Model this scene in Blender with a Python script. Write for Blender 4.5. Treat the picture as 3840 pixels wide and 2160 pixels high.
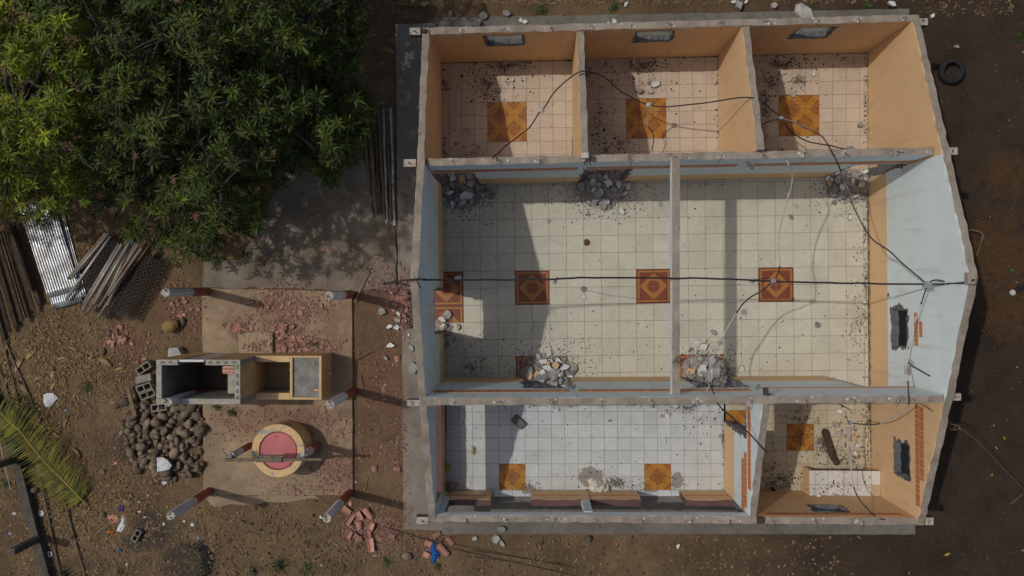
import bpy, bmesh, math, random
from mathutils import Vector, Matrix, Euler
from mathutils.geometry import delaunay_2d_cdt, tessellate_polygon
from mathutils import noise as mnoise

R = random.Random(7)
scene = bpy.context.scene
COL = scene.collection
for o in list(bpy.data.objects):
    bpy.data.objects.remove(o)

# ------------------------------------------------------------------ camera
CAM_H = 20.0                       # metres above the tiled floor
FPX = 2981.0                       # focal length in pixels of a 3840-wide frame
CX, CY = 1920.0, 1080.0
nadir = Vector(((2000.0 - CX) / FPX, -(1075.0 - CY) / FPX, -1.0)).normalized()
wz = -nadir
wx = (Vector((1, 0, 0)) - wz * wz.x).normalized()
wy = wz.cross(wx)
ROT = Matrix((wx, wy, wz))         # camera space -> world space
cam_data = bpy.data.cameras.new('camera')
cam = bpy.data.objects.new('camera', cam_data)
COL.objects.link(cam)
cam_data.sensor_fit = 'HORIZONTAL'
cam_data.sensor_width = 36.0
cam_data.lens = 36.0 * FPX / 3840.0
cam_data.clip_start = 0.5
cam_data.clip_end = 500.0
cam.matrix_world = Matrix.Translation((0, 0, CAM_H)) @ ROT.to_4x4()
scene.camera = cam

# ------------------------------------------------------------------ light
SUN_DIR = Vector((-0.605, 0.15, 1.0)).normalized()     # towards the sun
elev = math.asin(SUN_DIR.z)
azim = math.atan2(SUN_DIR.x, SUN_DIR.y)
world = bpy.data.worlds.new('World')
scene.world = world
world.use_nodes = True
wn = world.node_tree
wn.nodes.clear()
w_out = wn.nodes.new('ShaderNodeOutputWorld')
w_bg = wn.nodes.new('ShaderNodeBackground')
w_sky = wn.nodes.new('ShaderNodeTexSky')
w_sky.sky_type = 'NISHITA'
w_sky.sun_disc = False
w_sky.sun_elevation = elev
w_sky.sun_rotation = azim
w_sky.air_density = 1.0
w_sky.dust_density = 4.0
w_sky.ozone_density = 1.0
wn.links.new(w_sky.outputs[0], w_bg.inputs[0])
w_bg.inputs[1].default_value = 0.125
wn.links.new(w_bg.outputs[0], w_out.inputs[0])
sun_data = bpy.data.lights.new('sun', 'SUN')
sun_data.energy = 3.2
sun_data.angle = math.radians(0.9)
sun_data.color = (1.0, 0.945, 0.86)
sun = bpy.data.objects.new('sun', sun_data)
COL.objects.link(sun)
sun.location = SUN_DIR * 40
sun.rotation_euler = SUN_DIR.to_track_quat('Z', 'Y').to_euler()
vs = scene.view_settings
vs.view_transform = 'Standard'
vs.look = 'None'
vs.exposure = -0.92
vs.gamma = 1.0
vs.use_curve_mapping = False
scene.cycles.max_bounces = 6
scene.cycles.diffuse_bounces = 3
scene.cycles.use_denoising = True

# ------------------------------------------------------------------ geometry helpers
def P(px, py, z=0.0):
    d = ROT @ Vector(((px - CX) / FPX, -(py - CY) / FPX, -1.0))
    t = (z - CAM_H) / d.z
    return Vector((0, 0, CAM_H)) + d * t

def proj(p):
    c = ROT.transposed() @ (Vector(p) - Vector((0, 0, CAM_H)))
    return (CX + FPX * c.x / -c.z, CY - FPX * c.y / -c.z)

def z_for(p, px=None, py=None):
    """height above ground point p at which it shows at that column or row"""
    best = (1e9, 0)
    for i in range(0, 600):
        z = i * 0.01
        q = proj((p[0], p[1], z))
        e = abs(q[0] - px) if px is not None else abs(q[1] - py)
        if e < best[0]:
            best = (e, z)
    return best[1]

WL = {}
def wloc(o):
    v = Vector((0, 0, 0))
    while o is not None:
        v += o.location
        o = o.parent
    return v

def mesh(name, verts, faces, mats=(), fm=None, uv=None, smooth=False):
    me = bpy.data.meshes.new(name)
    me.from_pydata([tuple(v) for v in verts], [], faces)
    for m in (mats if isinstance(mats, (list, tuple)) else [mats]):
        me.materials.append(m)
    if fm:
        me.polygons.foreach_set('material_index', fm)
    if uv:
        l = me.uv_layers.new(name='UVMap')
        i = 0
        for p in me.polygons:
            for k in p.loop_indices:
                l.data[k].uv = uv[i]
                i += 1
    if smooth:
        me.polygons.foreach_set('use_smooth', [True] * len(me.polygons))
    me.update()
    return me

def obj(name, me, parent=None, loc=None, rot=None, scale=None, world=False):
    """link a mesh; with world=True its coordinates are world coordinates"""
    o = bpy.data.objects.new(name, me)
    COL.objects.link(o)
    if loc is not None: o.location = loc
    if rot is not None: o.rotation_euler = rot
    if scale is not None: o.scale = (scale, scale, scale) if isinstance(scale, (int, float)) else scale
    if parent is not None:
        o.parent = parent
        if world: o.location = Vector(o.location) - wloc(parent)
    return o

def tag(o, label=None, cat=None, group=None, kind=None):
    if label: o['label'] = label
    if cat: o['category'] = cat
    if group: o['group'] = group
    if kind: o['kind'] = kind
    return o

def thing(name, label, cat, loc=(0, 0, 0), group=None, rotz=0.0):
    o = bpy.data.objects.new(name, None)
    COL.objects.link(o)
    o.empty_display_size = 0.2
    o.location = loc
    o.rotation_euler = (0, 0, rotz)
    return tag(o, label, cat, group)

def copy_tree(src, loc=None, rot=None, label=None, group=None, scale=None, parent=None):
    c = src.copy()
    COL.objects.link(c)
    if parent is not None: c.parent = parent
    if loc is not None: c.location = loc
    if rot is not None: c.rotation_euler = rot
    if scale is not None: c.scale = (scale, scale, scale) if isinstance(scale, (int, float)) else scale
    if label: c['label'] = label
    if group: c['group'] = group
    for ch in list(src.children):
        copy_tree(ch, parent=c)
    return c

class MB:
    """collects shapes for one mesh"""
    def __init__(s): s.v, s.f, s.m = [], [], []
    def add(s, verts, faces, m=0):
        b = len(s.v)
        s.v += [Vector(v) for v in verts]
        s.f += [tuple(i + b for i in f) for f in faces]
        s.m += [m] * len(faces)
    def box(s, x0, x1, y0, y1, z0, z1, m=0, bev=0.0, M=None, mtop=None):
        if bev:
            b = bev
            lo = [(x0, y0), (x1, y0), (x1, y1), (x0, y1)]
            hi = [(x0 + b, y0 + b), (x1 - b, y0 + b), (x1 - b, y1 - b), (x0 + b, y1 - b)]
            vs_ = [(x, y, z0) for x, y in lo] + [(x, y, z1 - b) for x, y in lo] + [(x, y, z1) for x, y in hi]
            fs = [(3, 2, 1, 0)] + [(i, (i + 1) % 4, 4 + (i + 1) % 4, 4 + i) for i in range(4)] + [(4 + i, 4 + (i + 1) % 4, 8 + (i + 1) % 4, 8 + i) for i in range(4)] + [(8, 9, 10, 11)]
        else:
            vs_ = [(x0, y0, z0), (x1, y0, z0), (x1, y1, z0), (x0, y1, z0), (x0, y0, z1), (x1, y0, z1), (x1, y1, z1), (x0, y1, z1)]
            fs = [(3, 2, 1, 0), (0, 1, 5, 4), (1, 2, 6, 5), (2, 3, 7, 6), (3, 0, 4, 7), (4, 5, 6, 7)]
        if M is not None: vs_ = [M @ Vector(v) for v in vs_]
        s.add(vs_, fs, m)
        if mtop is not None: s.m[-1] = mtop
    def prism(s, poly, z0, z1, m=0, mtop=None, top=None, M=None):
        n = len(poly)
        tp = top or poly
        vs_ = [(p[0], p[1], z0) for p in poly] + [(p[0], p[1], (p[2] if len(p) > 2 else z1)) for p in tp]
        if M is not None: vs_ = [M @ Vector(v) for v in vs_]
        b = len(s.v)
        s.add(vs_, [tuple(range(n - 1, -1, -1))] + [(i, (i + 1) % n, n + (i + 1) % n, n + i) for i in range(n)] + [tuple(range(n, 2 * n))], m)
        if mtop is not None: s.m[-1] = mtop
    def tube(s, pts, r, n=6, m=0, cap=True):
        pts = [Vector(p) for p in pts]
        rs = r if isinstance(r, (list, tuple)) else [r] * len(pts)
        b = len(s.v)
        up = Vector((0, 0, 1))
        for i, p in enumerate(pts):
            d = (pts[min(i + 1, len(pts) - 1)] - pts[max(i - 1, 0)])
            if d.length < 1e-9: d = Vector((0, 0, 1))
            d.normalize()
            a = d.cross(up if abs(d.z) < 0.95 else Vector((1, 0, 0))).normalized()
            c = d.cross(a)
            for k in range(n):
                t = 2 * math.pi * k / n
                s.v.append(p + (a * math.cos(t) + c * math.sin(t)) * rs[i])
        for i in range(len(pts) - 1):
            for k in range(n):
                s.f.append((b + i * n + k, b + i * n + (k + 1) % n, b + (i + 1) * n + (k + 1) % n, b + (i + 1) * n + k)); s.m.append(m)
        if cap:
            s.f.append(tuple(b + k for k in range(n - 1, -1, -1))); s.m.append(m)
            e = b + (len(pts) - 1) * n
            s.f.append(tuple(e + k for k in range(n))); s.m.append(m)
    def me(s, name, mats, smooth=False):
        return mesh(name, s.v, s.f, mats, s.m, smooth=smooth)
    def build(s, name, mats, parent=None, smooth=False, world=True, **k):
        return obj(name, s.me(name, mats, smooth), parent, world=world, **k)

def spline(pts, n=8):
    """Catmull-Rom through points"""
    pts = [Vector(p) for p in pts]
    out = []
    for i in range(len(pts) - 1):
        p0 = pts[max(i - 1, 0)]; p1 = pts[i]; p2 = pts[i + 1]; p3 = pts[min(i + 2, len(pts) - 1)]
        for k in range(n):
            t = k / n
            out.append(0.5 * ((2 * p1) + (p2 - p0) * t + (2 * p0 - 5 * p1 + 4 * p2 - p3) * t * t + (3 * p1 - p0 - 3 * p2 + p3) * t ** 3))
    out.append(pts[-1])
    return out

def inside(pt, poly):
    x, y = pt[0], pt[1]
    c = False
    j = len(poly) - 1
    for i in range(len(poly)):
        xi, yi = poly[i][0], poly[i][1]
        xj, yj = poly[j][0], poly[j][1]
        if (yi > y) != (yj > y) and x < (xj - xi) * (y - yi) / (yj - yi) + xi:
            c = not c
        j = i
    return c

def edge_dist(pt, poly):
    best = 1e9
    for i in range(len(poly)):
        a = Vector(poly[i][:2]); b = Vector(poly[(i + 1) % len(poly)][:2])
        ab = b - a
        t = max(0, min(1, (Vector(pt[:2]) - a).dot(ab) / max(ab.length_squared, 1e-9)))
        best = min(best, (a + ab * t - Vector(pt[:2])).length)
    return best

# ------------------------------------------------------------------ materials
class NT:
    def __init__(s, name):
        s.mat = bpy.data.materials.new(name)
        s.mat.use_nodes = True
        s.t = s.mat.node_tree
        s.b = s.t.nodes['Principled BSDF']
        s.out = s.t.nodes['Material Output']
        s.pos = s.t.nodes.new('ShaderNodeNewGeometry').outputs['Position']
        s.tc = s.t.nodes.new('ShaderNodeTexCoord')
    def set(s, sock, v):
        if isinstance(v, (int, float)): sock.default_value = v
        elif isinstance(v, (tuple, list)):
            sock.default_value = tuple(v) + ((1.0,) if len(v) == 3 and len(sock.default_value) == 4 else ())
        else: s.t.links.new(v, sock)
    def m(s, op, a, b=None, c=None, clamp=False):
        n = s.t.nodes.new('ShaderNodeMath'); n.operation = op; n.use_clamp = clamp
        s.set(n.inputs[0], a)
        if b is not None: s.set(n.inputs[1], b)
        if c is not None: s.set(n.inputs[2], c)
        return n.outputs[0]
    def noise(s, scale, detail=4.0, rough=0.55, vec=None, dist=0.0, out=0):
        n = s.t.nodes.new('ShaderNodeTexNoise')
        s.set(n.inputs['Vector'], vec if vec is not None else s.pos)
        n.inputs['Scale'].default_value = scale
        n.inputs['Detail'].default_value = detail
        n.inputs['Roughness'].default_value = rough
        n.inputs['Distortion'].default_value = dist
        return n.outputs[out]
    def vor(s, scale, vec=None, feature='F1', out='Distance', rnd=1.0):
        n = s.t.nodes.new('ShaderNodeTexVoronoi'); n.feature = feature
        s.set(n.inputs['Vector'], vec if vec is not None else s.pos)
        n.inputs['Scale'].default_value = scale
        n.inputs['Randomness'].default_value = rnd
        return n.outputs[out]
    def mix(s, f, a, b):
        n = s.t.nodes.new('ShaderNodeMix'); n.data_type = 'RGBA'
        s.set(n.inputs[0], f); s.set(n.inputs[6], a); s.set(n.inputs[7], b)
        return n.outputs[2]
    def scale_col(s, col, f):
        n = s.t.nodes.new('ShaderNodeVectorMath'); n.operation = 'SCALE'
        s.set(n.inputs[0], col); s.set(n.inputs['Scale'], f)
        return n.outputs[0]
    def step(s, x, lo, hi):
        n = s.t.nodes.new('ShaderNodeMapRange'); n.clamp = True
        s.set(n.inputs[0], x); n.inputs[1].default_value = lo; n.inputs[2].default_value = hi
        n.inputs[3].default_value = 0; n.inputs[4].default_value = 1
        return n.outputs[0]
    def xyz(s, v):
        n = s.t.nodes.new('ShaderNodeSeparateXYZ'); s.set(n.inputs[0], v)
        return n.outputs
    def spot(s, cx, cy, rx, ry, soft=None):
        """1 at the centre falling to 0 at the rim of an ellipse on the ground"""
        o = s.xyz(s.pos)
        a = s.m('DIVIDE', s.m('SUBTRACT', o[0], cx), rx)
        b = s.m('DIVIDE', s.m('SUBTRACT', o[1], cy), ry)
        d = s.m('SQRT', s.m('ADD', s.m('MULTIPLY', a, a), s.m('MULTIPLY', b, b)))
        return s.m('SUBTRACT', 1.0, d, clamp=True)
    def spots(s, lst):
        acc = None
        for (px, py, rx, ry) in lst:
            c = P(px, py, 0)
            f = s.spot(c.x, c.y, rx / 149.0, ry / 149.0)
            acc = f if acc is None else s.m('MAXIMUM', acc, f)
        return acc
    def rnd(s):
        return s.t.nodes.new('ShaderNodeObjectInfo').outputs['Random']
    def island(s):
        return s.t.nodes.new('ShaderNodeNewGeometry').outputs['Random Per Island']
    def bump(s, h, strength=0.3, dist=0.02):
        n = s.t.nodes.new('ShaderNodeBump')
        n.inputs['Strength'].default_value = strength
        n.inputs['Distance'].default_value = dist
        s.set(n.inputs['Height'], h)
        s.t.links.new(n.outputs[0], s.b.inputs['Normal'])
    def done(s, col, rough=0.85, spec=0.3, metal=0.0):
        s.set(s.b.inputs['Base Color'], col)
        s.set(s.b.inputs['Roughness'], rough)
        s.b.inputs['Specular IOR Level'].default_value = spec
        s.set(s.b.inputs['Metallic'], metal)
        return s.mat

def simple(name, c1, c2=None, scale=6.0, rough=0.85, bump=0.25, bscale=60.0, rnd=0.0, spec=0.3, metal=0.0, isl=0.0, lo=0.35, hi=0.65, local=False):
    n = NT(name)
    vec = n.tc.outputs['Object'] if local else None
    c2 = c2 or tuple(x * 0.7 for x in c1)
    col = n.mix(n.step(n.noise(scale, 6, 0.6, vec), lo, hi), c1, c2)
    if rnd: col = n.scale_col(col, n.m('MULTIPLY_ADD', n.rnd(), 2 * rnd, 1 - rnd))
    if isl: col = n.scale_col(col, n.m('MULTIPLY_ADD', n.island(), 2 * isl, 1 - isl))
    if bump: n.bump(n.noise(bscale, 4, 0.6, vec), bump, 0.01)
    return n.done(col, rough, spec, metal)

M = {}
M['concrete'] = simple('concrete', (0.30, 0.27, 0.225), (0.20, 0.175, 0.145), 3.0, 0.92, 0.5, 45)
def top_concrete():
    n = NT('wall_top_concrete')
    f = n.noise(2.2, 6, 0.65)
    col = n.mix(n.step(f, 0.35, 0.65), (0.345, 0.295, 0.24), (0.225, 0.19, 0.152))
    col = n.mix(n.step(n.noise(11, 6, 0.75), 0.60, 0.68), col, (0.54, 0.47, 0.42))
    col = n.mix(n.step(n.noise(6, 6, 0.75, dist=1.0), 0.60, 0.68), col, (0.12, 0.09, 0.075))
    n.bump(n.noise(50, 5, 0.7), 0.6, 0.015)
    return n.done(col, 0.95, 0.2)
M['top'] = top_concrete()
M['grey_block'] = simple('grey_block', (0.15, 0.15, 0.15), (0.085, 0.09, 0.095), 9, 0.95, 0.7, 70)
M['grey_chunk'] = simple('grey_chunk', (0.36, 0.345, 0.32), (0.20, 0.192, 0.182), 5, 0.95, 0.6, 60, rnd=0.3)
M['white_plaster'] = simple('white_plaster', (0.66, 0.66, 0.64), (0.52, 0.53, 0.52), 6, 0.85, 0.3, 50, rnd=0.12)
M['peach_plaster'] = simple('peach_plaster', (0.56, 0.385, 0.22), (0.44, 0.31, 0.19), 6, 0.85, 0.3, 50, rnd=0.12)
M['mortar'] = simple('mortar', (0.60, 0.58, 0.54), (0.36, 0.34, 0.31), 20, 0.9, 0.5, 60)

PEACH = (0.67, 0.455, 0.255)
BLUE = (0.62, 0.705, 0.72)
def paint(name, low, high, zsplit, zone=None):
    n = NT(name)
    z = n.xyz(n.pos)[2]
    zz = n.m('ADD', z, n.m('MULTIPLY', n.m('SUBTRACT', n.noise(3, 3), 0.5), 0.012))
    if zone:                       # the coat of paint changes from room to room along one wall
        o = n.xyz(n.pos)
        f = None
        for ax, lo_, hi_ in zone:
            q = n.m('MULTIPLY', n.m('GREATER_THAN', o[ax], lo_), n.m('LESS_THAN', o[ax], hi_))
            f = q if f is None else n.m('MAXIMUM', f, q)
        high = n.mix(f, low, high)
    col = n.mix(n.step(zz, zsplit - 0.004, zsplit + 0.004), low, high)
    # weathering: rain streaks from the open top and stains by the floor
    st = n.t.nodes.new('ShaderNodeMapping')
    st.inputs['Scale'].default_value = (5, 5, 0.5)
    n.t.links.new(n.pos, st.inputs['Vector'])
    streak = n.step(n.noise(1.0, 5, 0.65, st.outputs[0]), 0.55, 0.8)
    col = n.mix(n.m('MULTIPLY', streak, 0.42), col, (0.26, 0.20, 0.14))
    col = n.mix(n.m('MULTIPLY', n.step(n.noise(0.9, 6, 0.65, dist=0.8), 0.45, 0.7), 0.16), col, (0.30, 0.24, 0.18))
    col = n.mix(n.m('MULTIPLY', n.step(n.noise(2.3, 6, 0.7, dist=0.5), 0.66, 0.69), 0.25), col, (0.55, 0.50, 0.42))
    col = n.mix(n.m('MULTIPLY', n.step(n.noise(13, 5, 0.7), 0.70, 0.73), 0.5), col, (0.20, 0.17, 0.14))
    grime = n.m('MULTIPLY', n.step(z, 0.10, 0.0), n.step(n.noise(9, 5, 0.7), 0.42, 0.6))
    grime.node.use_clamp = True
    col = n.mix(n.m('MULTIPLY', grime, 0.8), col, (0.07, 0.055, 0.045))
    n.bump(n.noise(90, 4, 0.6), 0.15, 0.006)
    return n.done(col, 0.75, 0.25)
M['hall_paint'] = paint('hall_paint', PEACH, BLUE, 1.0)
EW = P(3251, 668).y; ES = P(3257, 1436).y; WN = P(1660, 688).y; KX = P(2740, 1840).x
M['east_paint'] = paint('east_wall_paint', PEACH, BLUE, 1.0, [(1, ES, EW)])
M['west_paint'] = paint('west_wall_paint', PEACH, BLUE, 1.0, [(1, -20, WN)])
M['south_paint'] = paint('south_wall_paint', PEACH, BLUE, 0.0, [(0, -20, KX)])
M['room_paint'] = paint('room_paint', PEACH, PEACH, 1.0)
M['outer_paint'] = paint('outer_paint', (0.14, 0.06, 0.05), BLUE, 0.9)
M['brown_paint'] = simple('brown_paint', (0.13, 0.066, 0.06), (0.095, 0.05, 0.047), 4, 0.6, 0.2, 50)
M['blue_paint'] = simple('blue_paint', BLUE, (0.48, 0.54, 0.54), 3, 0.75, 0.15, 60)

def tile_mat(name, c1, c2, dirt, dirtcol=(0.055, 0.042, 0.034), cement=None):
    n = NT(name)
    f = n.noise(9, 6, 0.7)
    col = n.mix(n.step(f, 0.3, 0.7), c1, c2)
    col = n.scale_col(col, n.m('MULTIPLY_ADD', n.rnd(), 0.12, 0.97))
    col = n.mix(n.m('MULTIPLY', n.step(n.noise(0.8, 6, 0.7, dist=0.8), 0.45, 0.75), 0.34), col, tuple(x * 0.55 for x in c2))
    col = n.mix(n.m('MULTIPLY', n.step(n.noise(2.6, 6, 0.72, dist=1.2), 0.52, 0.74), 0.30), col, (0.30, 0.265, 0.215))
    col = n.mix(n.m('MULTIPLY', n.step(n.noise(1.7, 5, 0.7, dist=1.5), 0.6, 0.75), 0.35), col, tuple(min(.7, x * 1.15) for x in c1))
    # loose specks of dirt everywhere
    sp = n.step(n.vor(14), 0.12, 0.07)
    sp = n.m('MULTIPLY', sp, n.step(n.noise(3.1, 3), 0.5, 0.58))
    col = n.mix(n.m('MULTIPLY', sp, 0.75), col, dirtcol)
    if dirt:
        d = n.m('MULTIPLY', n.spots(dirt), n.m('MULTIPLY_ADD', n.step(n.noise(2.2, 4, 0.65, dist=1.0), 0.36, 0.62), 0.9, 0.1))
        k = n.m('ADD', n.m('MULTIPLY', d, 0.30), n.noise(15, 7, 0.78, dist=0.4))
        col = n.mix(n.m('MULTIPLY', n.step(k, 0.655, 0.70), 0.85), col, dirtcol)
        k2 = n.m('ADD', n.m('MULTIPLY', d, 0.6), n.noise(5, 5, 0.6))
        col = n.mix(n.m('MULTIPLY', n.step(k2, 0.6, 1.1), 0.38), col, tuple(x * 2.2 for x in dirtcol))
    if cement:
        d = n.spots(cement)
        k = n.m('ADD', d, n.m('MULTIPLY', n.noise(8, 5, 0.7), 0.9))
        col = n.mix(n.step(k, 0.66, 0.74), col, (0.26, 0.235, 0.20))
    n.bump(n.noise(70, 3, 0.6), 0.08, 0.004)
    return n.done(col, 0.5, 0.35)
M['grout'] = simple('grout', (0.15, 0.125, 0.10), (0.085, 0.07, 0.058), 5, 0.95, 0.3, 60)

def brown_medallion():
    n = NT('brown_medallion_tile')
    uv = n.xyz(n.tc.outputs['UV'])
    u = n.m('ABSOLUTE', n.m('SUBTRACT', n.m('MULTIPLY', n.m('FRACT', n.m('MULTIPLY', uv[0], 0.5)), 2.0), 1.0))
    v = n.m('ABSOLUTE', n.m('SUBTRACT', n.m('MULTIPLY', n.m('FRACT', n.m('MULTIPLY', uv[1], 0.5)), 2.0), 1.0))
    mx = n.m('MAXIMUM', u, v)
    d = n.m('ADD', u, v)
    oc = n.m('MAXIMUM', mx, n.m('MULTIPLY', d, 0.7071))
    dark, tan = (0.175, 0.042, 0.018), (0.37, 0.155, 0.036)
    col = n.mix(n.m('LESS_THAN', d, 0.79), dark, tan)
    col = n.mix(n.m('LESS_THAN', oc, 0.37), col, dark)
    col = n.mix(n.m('MULTIPLY', n.m('LESS_THAN', oc, 0.345), n.m('GREATER_THAN', oc, 0.315)), col, tan)
    cross = n.m('MULTIPLY', n.m('LESS_THAN', n.m('MINIMUM', u, v), 0.022), n.m('LESS_THAN', oc, 0.34))
    col = n.mix(cross, col, tan)
    col = n.mix(n.m('MULTIPLY', n.m('GREATER_THAN', mx, 0.81), n.m('LESS_THAN', mx, 0.915)), col, tan)
    col = n.mix(n.m('GREATER_THAN', mx, 0.915), col, dark)
    col = n.mix(n.m('MULTIPLY', n.step(n.noise(12, 6, 0.7), 0.35, 0.75), 0.35), col, (0.11, 0.045, 0.025))
    return n.done(col, 0.45, 0.4)
M['brown_medallion'] = brown_medallion()

def orange_medallion():
    n = NT('orange_medallion_tile')
    uv = n.xyz(n.tc.outputs['UV'])
    us = n.m('SUBTRACT', n.m('MULTIPLY', n.m('FRACT', n.m('MULTIPLY', uv[0], 0.5)), 2.0), 1.0)
    vs_ = n.m('SUBTRACT', n.m('MULTIPLY', n.m('FRACT', n.m('MULTIPLY', uv[1], 0.5)), 2.0), 1.0)
    u, v = n.m('ABSOLUTE', us), n.m('ABSOLUTE', vs_)
    mx = n.m('MAXIMUM', u, v)
    d = n.m('ADD', u, v)
    orange, amber, brown = (0.38, 0.155, 0.020), (0.41, 0.19, 0.024), (0.21, 0.075, 0.016)
    col = n.mix(n.m('LESS_THAN', n.m('ABSOLUTE', n.m('SUBTRACT', u, v)), 0.42), amber, orange)
    # pinwheel ring round the middle square
    ang = n.m('ARCTAN2', vs_, us)
    sw = n.m('MULTIPLY', n.m('SINE', n.m('MULTIPLY', ang, 4.0)), 0.09)
    dd = n.m('ADD', d, sw)
    col = n.mix(n.m('LESS_THAN', dd, 0.66), col, brown)
    col = n.mix(n.m('LESS_THAN', dd, 0.54), col, (0.31, 0.12, 0.02))
    col = n.mix(n.m('LESS_THAN', mx, 0.28), col, (0.27, 0.09, 0.016))
    cd = n.m('SUBTRACT', 2.0, d)
    col = n.mix(n.m('LESS_THAN', cd, 0.58), col, brown)
    col = n.mix(n.m('LESS_THAN', cd, 0.45), col, (0.33, 0.12, 0.02))
    col = n.mix(n.m('MULTIPLY', n.step(n.noise(10, 6, 0.7), 0.4, 0.75), 0.3), col, (0.16, 0.075, 0.03))
    return n.done(col, 0.45, 0.4)
M['orange_medallion'] = orange_medallion()

def border():
    n = NT('border_tile_print')
    uv = n.xyz(n.tc.outputs['UV'])
    u = n.m('ABSOLUTE', n.m('SUBTRACT', n.m('FRACT', n.m('MULTIPLY', uv[0], 1.6)), 0.5))
    v = n.m('ABSOLUTE', n.m('SUBTRACT', uv[1], 0.5))
    terr = (0.58, 0.235, 0.10)
    dark = (0.075, 0.032, 0.022)
    dm = n.m('ADD', n.m('MULTIPLY', u, 2.2), n.m('MULTIPLY', v, 1.5))
    ring = n.m('ABSOLUTE', n.m('SUBTRACT', dm, 0.60))
    dots = n.m('MULTIPLY', n.m('LESS_THAN', ring, 0.13), n.m('GREATER_THAN', n.m('ABSOLUTE', n.m('SUBTRACT', u, n.m('MULTIPLY', v, 0.7))), 0.05))
    col = n.mix(n.m('LESS_THAN', dm, 0.20), terr, dark)
    col = n.mix(dots, col, dark)
    col = n.mix(n.m('MULTIPLY', n.noise(14, 4), 0.35), col, (0.36, 0.13, 0.06))
    return n.done(col, 0.55, 0.35)
M['border'] = border()

def slab(name, c1, c2, red=0.0, dark=0.25, earth=0.0):
    n = NT(name)
    col = n.mix(n.step(n.noise(0.9, 7, 0.65), 0.3, 0.7), c1, c2)
    col = n.mix(n.m('MULTIPLY', n.step(n.noise(6, 7, 0.75), 0.52, 0.72), dark), col, tuple(x * 0.35 for x in c1))
    col = n.mix(n.m('MULTIPLY', n.step(n.noise(2.1, 6, 0.7, dist=0.6), 0.58, 0.72), 0.3), col, tuple(min(1, x * 1.5) for x in c1))
    if red:
        rd = n.spots([(1080, 1180, 330, 150), (1250, 1250, 200, 200), (1050, 1580, 330, 110), (1300, 1760, 230, 170), (1480, 1150, 120, 180), (1440, 1450, 120, 200)])
        k = n.m('MULTIPLY', n.m('ADD', rd, 0.05), n.step(n.noise(3.4, 7, 0.75), 0.28, 0.62))
        col = n.mix(n.m('MULTIPLY', n.step(k, 0.08, 0.6), red), col, (0.20, 0.105, 0.08))
    col = n.mix(n.m('MULTIPLY', n.step(n.noise(22, 5, 0.7), 0.6, 0.7), 0.3), col, tuple(x * 0.4 for x in c2))
    if earth: col = n.mix(n.m('MULTIPLY', n.step(n.noise(1.3, 8, 0.75, dist=0.7), 0.48, 0.66), earth), col, (0.135, 0.088, 0.05))
    col = n.mix(n.m('MULTIPLY', n.step(n.noise(0.75, 7, 0.72, dist=1.0), 0.55, 0.72), 0.4), col, tuple(x * 0.45 for x in c2))
    n.bump(n.noise(40, 5, 0.7), 0.35, 0.012)
    return n.done(col, 0.93, 0.2)
M['patio'] = slab('patio_concrete', (0.37, 0.28, 0.182), (0.23, 0.172, 0.115), 0.6, 0.35, 0.5)
M['step'] = slab('step_concrete', (0.40, 0.315, 0.205), (0.29, 0.225, 0.15), 0.0, 0.4)
M['grey_pad'] = slab('grey_concrete', (0.265, 0.225, 0.175), (0.125, 0.102, 0.08), 0.4, 0.7, 0.6)
M['apron'] = slab('apron_concrete', (0.27, 0.24, 0.20), (0.165, 0.145, 0.12), 0.3, 0.6)
M['plinth'] = slab('plinth_concrete', (0.19, 0.178, 0.15), (0.105, 0.098, 0.083), 0.0, 0.75)

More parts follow.
